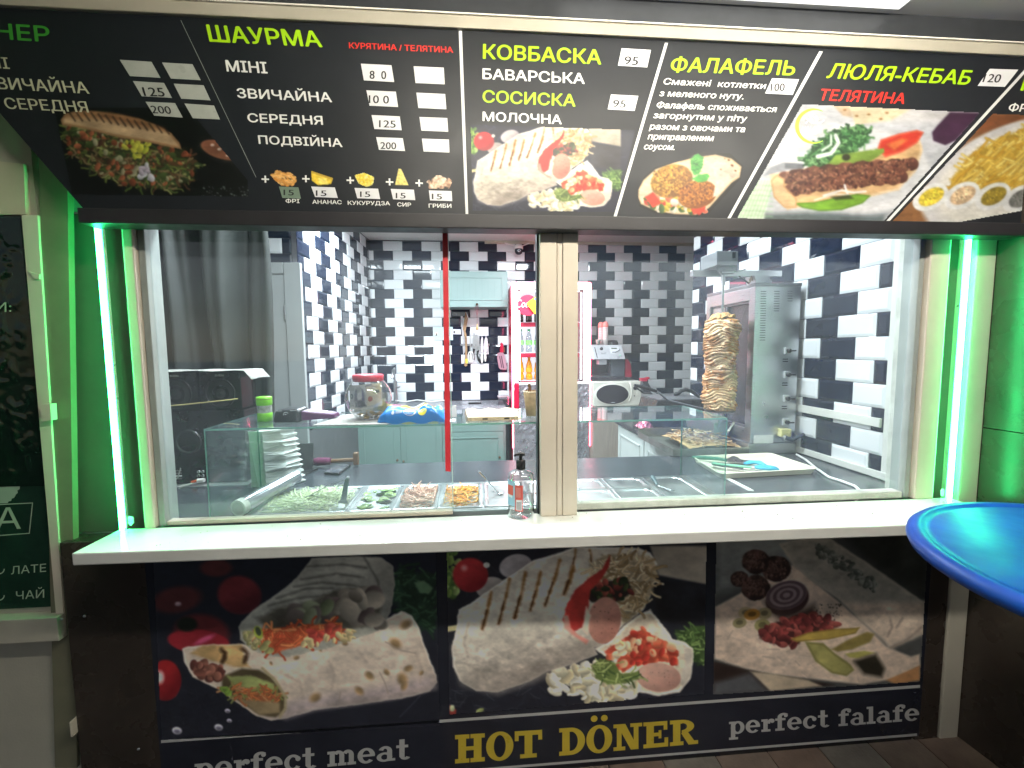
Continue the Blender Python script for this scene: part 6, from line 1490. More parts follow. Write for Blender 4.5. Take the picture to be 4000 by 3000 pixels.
# lower cabinets + worktop
lc = thing('sink_cabinet', 'mint green base cabinets with bronze knobs under the back worktop', 'cabinet', (-.45, 4.5, FL))
YC = 4.2
MB().box(-1.14, .275, YC-.02, YBK-.01, -.60, -.57, .002).part('worktop', M('grey_stone_worktop', (.24, .25, .27), .25, var=.15, scale=12), lc)
MB().box(-1.14, .27, YC+.02, YBK-.02, FL+.1, -.602).part('carcass', mint, lc)
def fdoor(x0, x1, z0, z1, knob, panel=True, par=lc):
    par = MB().box(x0+.002, x1-.002, YC, YC+.018, z0+.002, z1-.002, .003).part('door', mintp, par)
    if panel:
        f = MB()
        for q in ((x0+.055, x1-.055, z1-.063, z1-.055), (x0+.055, x0+.063, z0+.06, z1-.063), (x1-.063, x1-.055, z0+.06, z1-.063), (x0+.055, x1-.055, z0+.055, z0+.06)): f.box(q[0], q[1], YC-.006, YC, q[2], q[3])
        f.part('door_moulding', mint, par, bevel=.002)
        for k in range(1, int((x1-x0-.12)/.055)): MB().box(x0+.063+k*.055, x0+.0645+k*.055, YC-.0012, YC-.0002, z0+.07, z1-.07).part('groove', MATS['mint_groove'], par)
    if knob: MB().lathe([(.004, 0), (.004, -.014), (.012, -.02), (.011, -.028), (0, -.031)], (knob[0], YC, knob[1]), 16, ax='y').part('knob', bronze, par)
k1, k2, k3 = u('i1', 660, 900, Y=YC), u('i1', 722, 912, Y=YC), u('i1', 1695, 870, Y=YC)
xA, xB, xC = u('i1', 255, 700, Y=YC).x, u('i1', 690, 750, Y=YC).x, u('i1', 1115, 750, Y=YC).x; xD = u('i1', 1740, 750, Y=YC).x
fdoor(xA, xB, FL+.12, -.604, (k1.x, k1.z)); fdoor(xB, xC, FL+.12, -.604, (k2.x, k2.z))
zdr = u('i1', 1400, 618, Y=YC).z; fdoor(xC, xD, zdr, -.604, None, False); fdoor(xC, xD, FL+.12, zdr, (k3.x, k3.z))
# faucet, knife, boxes on the back worktop
fx = u('B4', 765, 1590, Y=4.62); fc = thing('faucet', 'tall chrome kitchen faucet behind the money jar', 'faucet', (fx.x, 4.62, -.57))
MB().cyl((fx.x, 4.62, -.57), (fx.x, 4.62, -.33), .022, .018, 16).part('body', steel, fc)
t1 = u('B4', 755, 1440, Y=4.62); t2 = u('B4', 745, 1302, Y=4.60); t3 = u('B4', 732, 1390, Y=4.45)
MB().tube([(fx.x, 4.62, -.34), (t1.x, 4.61, t1.z+.06), (t2.x+.01, 4.60, t2.z), (t3.x+.003, 4.50, t2.z-.012), (t3.x, 4.47, t3.z)], [.011, .011, .011, .011, .014], 12).part('spout', steel, fc)
MB().tube([(fx.x+.02, 4.60, -.40), (fx.x+.06, 4.56, -.385)], .007, 10).part('lever', steel, fc)
a, b = u('i1', 1250, 345, Y=4.5), u('i1', 1510, 350, Y=4.45)
kn = thing('bread_knife', 'long knife with black handle lying on the grey back worktop', 'knife', (a.x, 4.5, -.57))
MB().box(a.x, (a.x+b.x)/2, 4.48, 4.51, -.569, -.566).part('blade', steel, kn); MB().box((a.x+b.x)/2, b.x, 4.48, 4.505, -.569, -.552, .004).part('handle', black_pl, kn)
MB().tube([u('i1', 640, 300, Y=4.5), u('i1', 740, 310, Y=4.4), u('i1', 860, 292, Y=4.5), u('i1', 1000, 310, Y=4.4), u('i1', 1140, 296, Y=4.5)], .006, 8).top('white_cable', white_pl, 'white cable lying in waves on the grey back worktop', 'cable')
c0 = u('i1', 1735, 310, Y=4.42); bxp = thing('plastic_box', 'small clear plastic food box on the back worktop left of the fridge', 'box', (c0.x, 4.42, -.57))
m = MB()
for q in ((-.055, .055, -.05, -.047), (-.055, .055, .047, .05), (-.055, -.052, -.05, .05), (.052, .055, -.05, .05)): m.box(c0.x+q[0], c0.x+q[1], 4.42+q[2], 4.42+q[3], -.57, -.49)
m.part('walls', GLASS('box_plastic', (.78, .76, .78), k=2.), bxp, recalc=False); MB().box(c0.x-.06, c0.x+.06, 4.365, 4.475, -.49, -.483).part('rim', M('pale_rim', (.5, .48, .5), .3), bxp)
q0, q1 = u('i1', 1845, 120, Y=4.05), u('i1', 1895, 380, Y=4.05)
MB().box(q0.x, q1.x, 4.04, 4.06, q1.z, q0.z, .008).top('red_board', M('red_plastic', (.55, .01, .05), .35), 'red plastic chopping board standing in front of the fridge', 'cutting board')
# kraft cup on the glass case
kc = u('i1', 2050, 480, Z=-.25); kc.x = .203; cupm = thing('kraft_cup', 'brown paper cup with swirl print partly hidden by the middle post', 'cup', (kc.x, 1.60, TZ))
MB().lathe([(0, .0005), (.024, .0005), (.034, .088)], (kc.x, 1.60, TZ), 28).part('cup_body', M('kraft_cup', (.55, .42, .27), .6, var=.3, scale=22), cupm, recalc=False)
MB().lathe([(.034, .086), (.0358, .088), (.0358, .091), (.034, .092)], (kc.x, 1.60, TZ), 28).part('cup_rim', M('kraft_rim', (.66, .55, .38), .6), cupm)
MB().tube([(kc.x-.008, 1.60, TZ+.05), (kc.x-.012, 1.60, TZ+.118)], .006, 10).part('brown_stick', wood, cupm)

# wall tools
YW_ = YBK-.012
MB().box(u('i2', 820, 960, Y=YW_).x, u('i2', 1290, 960, Y=YW_).x, YW_-.012, YW_-.002, u('i2', 900, 1250, Y=YW_).z, u('i2', 900, 1215, Y=YW_).z).top('magnet_strip', steel_d, 'dark magnetic knife strip on the tiled back wall', 'knife rack')
def flat(pts, y, th, mat, par, nm): return MB().prism([u('i2', px, py_, Y=y) for px, py_ in pts], (0, th, 0)).part(nm, mat, par)
sk = thing('sword_skewer', 'long brown wooden carving blade hanging with clear film on the back wall', 'carving blade', u('i2', 900, 1560, Y=YW_-.02))
flat([(905, 700), (925, 735), (945, 800), (920, 940), (905, 1010), (925, 1090), (935, 1300), (930, 1480), (935, 1570), (905, 1585), (885, 1565), (900, 1400), (900, 1150), (880, 1020), (862, 980), (885, 830)], YW_-.022, .012, M('wrapped_wood', (.30, .19, .10), .5, var=.45, scale=26), sk, 'blade')
flat([(905, 1460), (940, 1460), (942, 1530), (908, 1530)], YW_-.026, .003, M('yellow_label', (.8, .66, .08), .4), sk, 'label')
flat([(828, 765), (860, 765), (905, 1330), (870, 1400)], YW_-.010, .004, M('grey_film_sleeve', (.42, .42, .44), .25, var=.2), sk, 'film_sleeve')
flat([(910, 700), (918, 702), (958, 800), (950, 810)], YW_-.026, .002, sticker, sk, 'film_edge')
for nm, lab, bl, hd, mh, mb_ in (
    ('kitchen_knife', 'broad chef knife with plain steel blade, left of the four wall knives', [(1040, 1003), (1065, 1080), (1072, 1200), (1065, 1298), (1020, 1290), (1022, 1120)], [(1022, 1290), (1066, 1300), (1050, 1360), (1055, 1480), (1035, 1480), (1020, 1380)], black_pl, steel),
    ('kitchen_knife', 'chef knife with curved steel blade, second from the left on the wall', [(1085, 1036), (1120, 1120), (1140, 1310), (1085, 1312), (1072, 1180), (1076, 1080)], [(1090, 1330), (1130, 1315), (1110, 1400), (1150, 1500), (1140, 1540), (1100, 1480), (1085, 1400)], black_pl, steel),
    ('kitchen_knife', 'small knife with flowered blade and white handle, third on the wall', [(1172, 1086), (1190, 1130), (1196, 1300), (1185, 1360), (1158, 1340), (1152, 1180)], [(1155, 1370), (1185, 1370), (1195, 1470), (1180, 1530), (1165, 1530), (1148, 1440)], white_pl, M('flower_blade', (.66, .60, .66), .3, var=.5, scale=60)),
    ('kitchen_knife', 'larger knife with flowered blade and white handle, right of the four wall knives', [(1237, 1086), (1262, 1140), (1270, 1320), (1235, 1350), (1205, 1325), (1208, 1170)], [(1208, 1350), (1240, 1350), (1246, 1440), (1235, 1505), (1218, 1500), (1204, 1420)], white_pl, M('flower_blade', (.66, .60, .66), .3, var=.5, scale=60))):
    t = thing(nm, lab, 'knife', u('i2', hd[0][0], hd[0][1], Y=YW_-.02), 'knives on the magnetic strip')
    flat(bl, YW_-.020, .002, mb_, t, 'blade'); flat(hd, YW_-.028, .014, mh, t, 'handle')
sc_t = thing('white_scissors', 'white handled scissors hanging beside the wooden carving blade', 'scissors', u('i2', 970, 1500, Y=YW_-.02))
m = MB()
for off in (0, 55):
    m.tube([u('i2', 975+math.cos(t)*26+off*.6, 1430+math.sin(t)*85, Y=YW_-.018-off*.0001) for t in [2*PI*i/14 for i in range(15)]], .006, 8, cap=False)
m.part('handle', white_pl, sc_t)
flat([(975, 1010), (985, 1010), (992, 1340), (975, 1340)], YW_-.018, .002, steel, sc_t, 'blade')
st_r = thing('red_spatula', 'red handled slotted turner hanging crooked by the fridge', 'turner', u('i2', 1500, 1600, Y=YW_-.02))
flat([(1470, 1210), (1490, 1195), (1520, 1220), (1518, 1355), (1465, 1355)], YW_-.030, .012, M('red_plastic', (.55, .01, .05), .35), st_r, 'handle')
pk = M('pink_turner', (.50, .28, .34), .4)
flat([(1425, 1370), (1460, 1355), (1520, 1360), (1560, 1500), (1580, 1600), (1570, 1635), (1470, 1630), (1445, 1600), (1418, 1440)], YW_-.026, .003, pk, st_r, 'blade')
for P_ in ([(1450, 1415), (1462, 1410), (1500, 1600), (1488, 1605)], [(1478, 1410), (1492, 1408), (1532, 1610), (1518, 1615)]): flat(P_, YW_-.0275, .001, M('slot_dark', (.12, .06, .09), .6), st_r, 'slot')
MB().box(u('i2', 1515, 1300, Y=YW_).x, u('i2', 1545, 1300, Y=YW_).x, YW_-.01, YW_-.002, u('i2', 1530, 1350, Y=YW_).z, u('i2', 1530, 1270, Y=YW_).z).top('wall_hook', wood, 'small brown hook plate beside the red turner', 'hook')
lic = thing('licence_sheet', 'pale blue certificate sheet with a portrait on the back wall', 'paper', u('i2', 545, 1155, Y=YW_-.004))
flat([(388, 945), (698, 940), (704, 1155), (395, 1158)], YW_-.006, .001, M('pale_blue_paper', (.50, .66, .70), .5, var=.05, scale=40), lic, 'sheet')
flat([(412, 1028), (456, 1028), (458, 1088), (414, 1090)], YW_-.0065, .0004, sticker, lic, 'photo'); flat([(424, 1052), (446, 1052), (452, 1087), (418, 1088)], YW_-.0070, .0004, M('photo_dark', (.10, .09, .08), .5), lic, 'photo_print'); flat([(428, 1036), (444, 1036), (444, 1056), (428, 1056)], YW_-.0074, .0004, M('photo_skin', (.42, .26, .18), .5), lic, 'photo_print')
for k in range(5): flat([(470, 985+k*28), (530, 984+k*28), (530, 988+k*28), (470, 989+k*28)], YW_-.0066, .0003, M('pale_line', (.34, .48, .52), .6), lic, 'printed_line')
idc = thing('id_card', 'small pale identity card beside the blue certificate', 'card', u('i2', 765, 1060, Y=YW_-.004))
flat([(702, 978), (828, 980), (832, 1062), (700, 1060)], YW_-.006, .001, M('pale_lilac_card', (.60, .60, .68), .4), idc, 'sheet'); flat([(710, 1006), (740, 1006), (740, 1046), (710, 1046)], YW_-.0066, .0004, M('photo_dark', (.10, .09, .08), .5), idc, 'photo')

# security camera
cc = u('B4', 1827, 262, Y=4.70); cm_ = thing('security_camera', 'white dome security camera with two antennas under the ceiling', 'camera', cc)
MB().lathe([(0, .036), (.035, .032), (.045, .01), (.047, -.012), (.0, -.013)], cc, 28).part('housing', white_pl, cm_)
MB().lathe([(.040, -.013), (.042, -.03), (.036, -.055), (.020, -.068), (0, -.072)], cc, 28).part('dome', M('camera_dark', (.03, .03, .04), .15), cm_)
MB().lathe([(.016, -.041), (.014, -.045), (.010, -.045)], (cc.x, cc.y, cc.z-.036), 20, ax='y').part('lens_ring', steel, cm_)
MB().cyl((cc.x, cc.y, cc.z+.03), (cc.x, 4.79, cc.z+.05), .012, n=12).part('bracket', white_pl, cm_)
for s_, e2 in ((-1, u('B4', 1705, 218, Y=4.70)), (1, u('B4', 1920, 220, Y=4.70))): MB().tube([(cc.x+s_*.035, cc.y, cc.z+.02), e2], .006, 8).part('antenna', white_pl, cm_)

# =================================================================== FRIDGE
FX0, FX1, FY = .334, 1.072, 4.1
fg = thing('drinks_fridge', 'tall drinks fridge with white lit door, red sides and glowing red edges', 'fridge', (.70, 4.3, FL))
zt = .603; redb = M('red_fridge_side', (.45, .01, .03), .3, var=.06); wf = M('white_fridge_door', (.74, .75, .78), .3)
zi_t = u('B4', 1825, 620, Y=FY).z; zi_b = u('B4', 1825, 1425, Y=FY).z; xi0 = u('B4', 1821, 800, Y=FY).x; xi1 = u('B5', 291, 800, Y=FY).x
MB().box(FX0, FX0+.012, FY+.045, 4.62, FL, zt, .002).part('side', redb, fg); MB().box(FX1-.012, FX1, FY+.045, 4.62, FL, zt, .002).part('side', redb, fg)
MB().box(FX0+.013, FX1-.013, 4.60, 4.62, FL, zt-.013).part('back', EM('fridge_back_glow', (.85, .92, 1.), .9), fg)
MB().box(FX0+.013, FX1-.013, FY+.045, 4.598, zt-.012, zt, .002).part('roof', redb, fg)
MB().box(FX0+.013, FX1-.013, FY+.05, 4.598, FL, zi_b-.01).part('base', black_pl, fg)
m = MB(); o_ = (FX0, FX1, FL+.12, zt)
m.box(FX0, xi0, FY, FY+.04, FL+.12, zt); m.box(xi1, FX1, FY, FY+.04, FL+.12, zt); m.box(xi0, xi1, FY, FY+.04, zi_t, zt); m.box(xi0, xi1, FY, FY+.04, zi_b-.04, zi_b)
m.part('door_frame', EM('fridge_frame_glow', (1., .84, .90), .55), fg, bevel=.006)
MB().box(xi0, xi1, FY+.015, FY+.02, zi_b, zi_t).part('door_glass', GLASS('fridge_glass', (.97, .98, .99), k=.7), fg)
MB().box(xi0, xi1, FY+.01, FY+.03, FL+.13, zi_b-.041).part('lower_door', M('lower_glass_dark', (.06, .05, .06), .12), fg)
for x in (xi0+.012, xi1-.020): MB().box(x, x+.010, FY+.05, FY+.062, zi_b+.02, zi_t-.02).part('light_strip', EM('fridge_strip', (.9, .95, 1.), 8.), fg)
MB().box(xi0+.03, xi1-.03, FY+.06, FY+.072, zi_t-.012, zi_t-.004).part('light_strip', EM('fridge_strip', (.9, .95, 1.), 8.), fg)
rg = EM('red_edge_glow', (1., .06, .16), 20.)
zl = -.95
MB().box(FX0-.008, FX0-.001, FY-.006, FY+.004, zl, zt).part('glowing_edge', rg, fg); MB().box(FX1+.001, FX1+.008, FY-.006, FY+.004, zl, zt).part('glowing_edge', rg, fg)
MB().box(FX0, FX1, FY-.006, FY+.004, zt+.001, zt+.007).part('glowing_edge', rg, fg)
# crinkled foil over the lower door
m = MB(); r_ = random.Random(3); NX, NZ = 34, 34
m.sheet([[(FX0+.006+(FX1-FX0-.012)*i/NX, FY-.012-r_.uniform(0, .010), FL+.2+(zi_b-.02-FL-.2)*j/NZ) for i in range(NX+1)] for j in range(NZ+1)], False)
m.part('foil_wrap', M('crinkled_foil', (.46, .42, .47), .28, metal=.75, var=.2), fg)
zs1 = u('i2', 1900, 870, Y=4.25).z; zs2 = u('i2', 1900, 1358, Y=4.25).z; zs3 = zi_b+.012
wire = M('white_shelf', (.72, .73, .76), .35)
for z_ in (zs1, zs2, zs3):
    MB().box(xi0+.02, xi1-.02, FY+.09, 4.58, z_-.008, z_, .002).part('shelf', wire, fg)
    MB().box(xi0+.03, xi1-.03, FY+.082, FY+.088, z_-.045, z_-.004).part('price_rail', M('red_rail', (.42, .02, .05), .35), fg)
def bottle(x, y, z, label, group, liq, cap, labm, wavy):
    t = thing('drink_bottle', label, 'bottle', (x, y, z), group)
    w_ = .003 if wavy else .001
    prof = [(0, .001), (.028, .001), (.031, .010)]+[(.031+w_*math.sin(k*1.3)-(.003 if wavy and 3 < k < 7 else 0), .015+k*.0135) for k in range(10)]+[(.026, .158), (.018, .180), (.0125, .200), (.0125, .215)]
    MB().lathe(prof, (x, y, z), 20).part('bottle_body', liq, t, recalc=False)
    MB().lathe([(.0145, .207), (.0145, .226), (0, .2265)], (x, y, z), 16).part('cap', cap, t)
    MB().lathe([(.0328, .075), (.0328, .118)], (x, y, z), 20).part('label', labm, t, recalc=False)
    return t
def bmat(nm, col, k): return M(nm, col, .08, var=.05, scale=20, coat=.4)
xs = [.425+.083*k for k in range(7)]
rows = [(zs3, 'orange soda bottle on the lower fridge shelf', 'orange soda bottles on the lower fridge shelf', bmat('orange_soda', (.85, .34, .02), 1), M('orange_cap', (.85, .36, .05), .35), M('orange_label', (.80, .40, .03), .4), True),
        (zs2, 'clear soda bottle with green cap on the middle fridge shelf', 'clear green-capped bottles on the middle fridge shelf', GLASS('clear_bottle', (.74, .78, .80), k=2.5), M('green_cap', (.04, .50, .18), .35), M('green_label', (.25, .62, .16), .4, var=.6, scale=40), True),
        (zs1, 'dark cola bottle with red cap on the upper fridge shelf', 'dark cola bottles on the upper fridge shelf', bmat('cola', (.030, .010, .008), 1), M('red_cap', (.6, .02, .03), .35), M('red_label', (.60, .02, .04), .35), False)]
for z_, lab, gr_, lm, cp_, lb, wv in rows:
    p_ = bottle(xs[0], 4.26, z_+.001, lab, gr_, lm, cp_, lb, wv)
    p_['label'] = lab.replace('bottle', 'bottle, leftmost', 1)
    for x, o_ in zip(xs[1:], ('second from the left', 'third from the left', 'middle one of seven', 'third from the right', 'second from the right', 'rightmost')):
        clone(p_, (x, 4.26, z_+.001), label=lab.replace('bottle', 'bottle, '+o_, 1).replace('leftmost, ', ''))
# logo disc and little flag stuck on the door glass
dc = u('i2', 1915, 590, Y=FY+.012); rr = abs(u('i2', 1915, 760, Y=FY+.012).z-dc.z)
MB().lathe([(0, 0), (rr, 0)], (dc.x, FY+.0125, dc.z), 40, ax='y').part('logo_disc', M('logo_red', (.62, .03, .07), .35), fg, recalc=False)
v, f = glyphs('Coca-Cola', .02); m = MB(); s_ = .30/v[:, 0].max(); m.add([(dc.x-.115+a*s_+b*s_*.3, FY+.0115, dc.z-.02+b*s_*1.5) for a, b in v], f); m.part('lettering', sticker, fg, recalc=False)
fl = thing('paper_flag', 'small blue and yellow flag stuck on the fridge door', 'flag', u('i2', 2030, 620, Y=FY-.01))
MB().prism([u('i2', x, y, Y=FY-.010) for x, y in [(2065, 430), (2260, 560), (2230, 800), (2090, 800), (1890, 560)]], (0, .001, 0)).part('yellow_half', M('flag_yellow', (.9, .72, .03), .45), fl)
MB().prism([u('i2', x, y, Y=FY-.012) for x, y in [(2065, 435), (2255, 560), (2240, 690), (2020, 490)]], (0, .001, 0)).part('blue_half', M('flag_blue', (.05, .26, .70), .45), fl)

# =================================================================== MICROWAVE, COFFEE MACHINE
mx0, mx1, my, mz0, mz1 = 1.078, 1.548, 4.0, -.56, -.318
cbm = thing('wood_cabinet', 'pale wood grain cabinet with white top under the microwave', 'cabinet', (1.35, 4.2, FL))
MB().box(1.082, 1.75, 3.98, 4.55, mz0-.03, mz0, .003).part('top', white_pl, cbm)
MB().box(1.085, 1.73, 4.0, 4.53, FL, mz0-.031).part('front', M('pale_wood_grain', (.36, .27, .23), .5, var=.22, scale=5, stretch=(14, 14, 1)), cbm)
cr_ = M('cream_plastic', (.64, .62, .55), .35)
mw = thing('microwave', 'cream microwave oven with an oval dark window', 'microwave', (1.3, 4.15, mz0))
MB().box(mx0, mx1, my, my+.34, mz0+.008, mz1, .012).part('case', cr_, mw)
oc = u('i3', 632, 1205, Y=my-.01); rx = .5*(u('i3', 890, 1200, Y=my).x-u('i3', 372, 1200, Y=my).x); rz = .5*(u('i3', 632, 1047, Y=my).z-u('i3', 632, 1360, Y=my).z)
def ovl(k, y, d, ox=0.): return [(oc.x+ox+k*rx*math.cos(t), y+d, oc.z+k*rz*math.sin(t)) for t in [2*PI*i/48 for i in range(48)]]
dr_ = MB().prism([(a, my-.012, b) for a, _, b in ovl(1.10, 0, 0)], (0, .013, 0)).part('door_ring', M('cream_ring', (.70, .68, .61), .3), mw, bevel=.004)
MB().prism([(a, my-.0135, b) for a, _, b in ovl(1.0, 0, 0)], (0, .002, 0)).part('door_window', M('microwave_glass', (.03, .024, .03), .08), dr_)
MB().tube([u('i3', 905, 1020, Y=my-.02), u('i3', 925, 1040, Y=my-.04), u('i3', 942, 1100, Y=my-.045), u('i3', 940, 1220, Y=my-.045), u('i3', 920, 1290, Y=my-.03), u('i3', 905, 1310, Y=my-.012)], .008, 10).part('handle', cr_, mw)
q = u('i3', 1000, 1100, Y=my); MB().lathe([(.020, 0), (.020, -.003), (0, -.003)], (q.x, my, q.z), 20, ax='y').part('display', M('microwave_glass', (.03, .024, .03), .08), mw)
for x, y in ((988, 1228), (1040, 1175), (1065, 1205), (1030, 1215), (1020, 1270)):
    q = u('i3', x, y, Y=my); MB().lathe([(.006, 0), (.006, -.004), (0, -.004)], (q.x, my, q.z), 12, ax='y').part('button', M('dark_grey_button', (.05, .05, .05), .4) if x == 988 else cr_, mw)
q = u('i3', 632, 1332, Y=my); MB().box(q.x-.018, q.x+.018, my-.0145, my-.0137, q.z-.002, q.z+.002).part('printed_mark', sticker, mw)
cf = thing('coffee_machine', 'silver and black bean coffee machine with a red side on the microwave', 'coffee machine', (1.24, 4.2, mz1))
sil = M('silver_plastic', (.46, .45, .48), .3, metal=.25); zc0 = mz1+.006
dkp = M('dark_plum_plastic', (.035, .028, .036), .22)
MB().box(1.075, 1.40, 4.06, 4.36, zc0, zc0+.035, .006).part('drip_tray', dkp, cf)
MB().box(1.265, 1.40, 4.06, 4.36, zc0+.036, zc0+.20, .006).part('body', M('slate_plastic', (.06, .062, .075), .25), cf)
MB().box(1.08, 1.264, 4.18, 4.36, zc0+.036, zc0+.20).part('recess_back', dkp, cf)
MB().hexa([(1.088, 4.02, zc0+.20), (1.395, 4.02, zc0+.20), (1.395, 4.36, zc0+.20), (1.088, 4.36, zc0+.20), (1.075, 4.07, zc0+.335), (1.375, 4.07, zc0+.335), (1.375, 4.36, zc0+.335), (1.075, 4.36, zc0+.335)]).part('control_head', sil, cf, bevel=.006)
MB().box(1.14, 1.22, 4.04, 4.12, zc0+.150, zc0+.198, .006).part('spout', sil, cf)
MB().box(1.085, 1.26, 4.065, 4.18, zc0+.036, zc0+.041).part('grid', steel, cf)
def hp(x, y, rr=0, dy=0):      # point on the sloping head front
    for _ in range(3):
        yy = 4.05
    t_ = (1435.-0-0) if False else 0
    q = u('i3', x, y, Y=4.045); k = min(max((q.z-(zc0+.20))/.135, 0), 1); return Vector((q.x, 4.02+.05*k-.0015-dy, q.z))
for x, y, r_k, mt_ in ((457, 465, .015, dkp), (640, 520, .006, black_pl), (673, 518, .006, black_pl), (705, 508, .006, black_pl), (730, 495, .005, black_pl), (748, 484, .005, black_pl), (748, 455, .004, black_pl)):
    q = hp(x, y); MB().lathe([(r_k, 0), (r_k, -.004), (0, -.004)], q, 16, ax='y').part('button', mt_, cf)
MB().prism([hp(*p) for p in ((590, 438), (770, 440), (740, 505), (640, 548), (600, 540))], (0, .001, 0)).part('button_plate', M('pale_plate', (.58, .57, .60), .3), cf)
MB().prism([hp(*p, dy=.0012) for p in ((615, 448), (710, 448), (712, 470), (620, 470))], (0, .001, 0)).part('display', M('lcd_green', (.10, .12, .09), .2), cf)
MB().prism([hp(*p) for p in ((345, 440), (358, 440), (385, 612), (372, 612))], (0, .001, 0)).part('slot', dkp, cf)
for s, a, b, h in (('Royal', (448, 552), (525, 540), 22), ('Saeco', (698, 600), (776, 600), 14)):
    text(s, (0, 0, 1), a, b, h, (0, 0, 0), cf, to3d=lambda x, y: hp(x, y, dy=.0006), mat=black_pl, bold=.0, slant=.2)
q = hp(750, 572); MB().lathe([(.008, 0), (.008, -.001), (0, -.001)], q, 12, ax='y').part('sticker', M('mint_dot', (.35, .7, .55), .4), cf)
m = MB(); m.prism([(1.402, 4.08, zc0+.01), (1.402, 4.08, zc0+.235), (1.44, 4.08, zc0+.22), (1.47, 4.08, zc0+.16), (1.485, 4.08, zc0+.02)], (0, .22, 0)); m.part('side_shell', M('dark_shell', (.05, .045, .05), .2), cf, bevel=.004)
m = MB(); m.prism([(1.408, 4.074, zc0+.03), (1.408, 4.074, zc0+.205), (1.435, 4.074, zc0+.195), (1.462, 4.074, zc0+.15), (1.476, 4.074, zc0+.03)], (0, .01, 0)); m.part('red_inlay', M('dark_red_panel', (.28, .01, .03), .25), cf)
m = MB(); m.lathe([(.0, .05), (.05, .045), (.06, .02), (.062, 0)], (1.33, 4.24, zc0+.335), 24); m.part('bean_lid', dkp, cf)
zt_ = zc0+.336
def cups(x, y, n, label):
    t = thing('cup_stack', label, 'cup stack', (x, y, zt_), 'stacks of paper cups on the coffee machine')
    for k in range(n):
        z_ = zt_+k*.0085; MB().lathe([(0, .0005), (.020, .0005), (.0265, .060), (.0278, .062), (.0265, .064)], (x, y, z_), 20).part('cup', M('pink_white_cup', (.66, .44, .44), .6, var=.3, scale=90) if k % 2 else M('white_cup', (.72, .62, .60), .6, var=.15, scale=60), t)
    m = MB(); m.lathe([(.0285, .04), (.030, .058), (.022, .085), (.012, .094), (0, .096)], (x, y, zt_+(n-1)*.0085+.024), 20); m.part('top_cup', M('red_white_cup', (.62, .14, .12), .5, var=.6, scale=30), t)
cups(1.222, 4.10, 13, 'taller front stack of pink and white paper cups on the coffee machine')
cups(1.198, 4.17, 13, 'rear stack of paper cups half hidden behind the front stack')
sm = thing('espresso_cup', 'small patterned espresso cup on the coffee machine left of the cup stacks', 'cup', (1.152, 4.10, zt_))
MB().lathe([(0, .0005), (.018, .0005), (.024, .045), (.025, .052), (.023, .052), (.018, .01)], (1.152, 4.10, zt_), 24).part('cup_body', M('patterned_cup', (.30, .30, .27), .4, var=.9, scale=90), sm)
brs = thing('dust_brush', 'black dustpan brush with a red top standing right of the microwave', 'brush', u('i3', 1190, 1190, Y=3.95))
MB().prism([u('i3', x, y, Y=3.93) for x, y in ((1118, 985), (1195, 985), (1215, 1020), (1262, 1110), (1250, 1160), (1280, 1190), (1130, 1190), (1118, 1100))], (0, .05, 0)).part('body', M('charcoal_plastic', (.06, .06, .07), .4), brs)
MB().prism([u('i3', x, y, Y=3.92) for x, y in ((1100, 945), (1180, 945), (1235, 927), (1238, 950), (1195, 968), (1195, 992), (1110, 992))], (0, .06, 0)).part('red_top', M('red_plastic', (.55, .01, .05), .35), brs)

# =================================================================== CONTACT GRILL
gr = thing('contact_grill', 'black contact grill with tilted lid and long steel handle on the right counter', 'grill', (1.45, 3.1, ZC_))
gm = M('grill_black', (.035, .032, .034), .28, var=.25); gy = M('grill_worn_grey', (.17, .17, .18), .35, metal=.5, var=.25)
MB().box(1.20, 1.64, 2.93, 3.27, ZC_+.001, ZC_+.085, .006).part('base', gm, gr)
MB().box(1.21, 1.63, 2.94, 3.26, ZC_+.087, ZC_+.098, .003).part('lower_plate', gy, gr)
MB().hexa([(1.235, 2.95, -.455), (1.62, 2.95, -.455), (1.62, 3.24, -.455), (1.225, 3.24, -.455), (1.262, 2.96, -.375), (1.61, 2.96, -.375), (1.61, 3.24, -.375), (1.245, 3.24, -.375)]).part('lid', gm, gr, bevel=.005)
MB().hexa([(1.29, 2.985, -.3745), (1.59, 2.985, -.3745), (1.60, 3.22, -.3745), (1.27, 3.22, -.3745), (1.33, 3.01, -.352), (1.56, 3.01, -.352), (1.56, 3.20, -.352), (1.32, 3.20, -.352)]).part('lid_hood', gy, gr, bevel=.004)
MB().cyl((1.42, 3.05, -.352), (1.42, 3.05, -.335), .008, n=12).part('lid_bolt', steel, gr)
MB().tube([u('i3', 1250, 1120, Y=2.86), u('i3', 1345, 1150, Y=2.86), u('i3', 1400, 1190, Y=2.87), u('i3', 1530, 1300, Y=2.89), u('i3', 1800, 1370, Y=2.9), u('i3', 2074, 1435, Y=2.9), u('i3', 2250, 1480, Y=2.92)], .0075, 12).part('handle_bar', steel, gr)
MB().tube([u('i3', 985, 1055, Y=2.86), u('i3', 1100, 1080, Y=2.86), u('i3', 1345, 1155, Y=2.86)], [.009, .012, .011], 12).part('handle_grip', black_pl, gr)
MB().tube([u('i3', 985, 1060, Y=2.88), u('i3', 1050, 1120, Y=2.9), u('i3', 1130, 1180, Y=2.95), u('i3', 1270, 1192, Y=3.0)], .006, 10).part('handle_bar', gm, gr)
MB().tube([(1.415, 3.05, -.345), u('i3', 1700, 1190, Y=3.04), u('i3', 1740, 1150, Y=3.04), u('i3', 1820, 1128, Y=3.04), u('i3', 1910, 1150, Y=3.04), u('i3', 1980, 1200, Y=3.04), u('i3', 2040, 1280, Y=3.04), u('i3', 2075, 1360, Y=3.04)], .014, 12).part('hose', black_pl, gr)
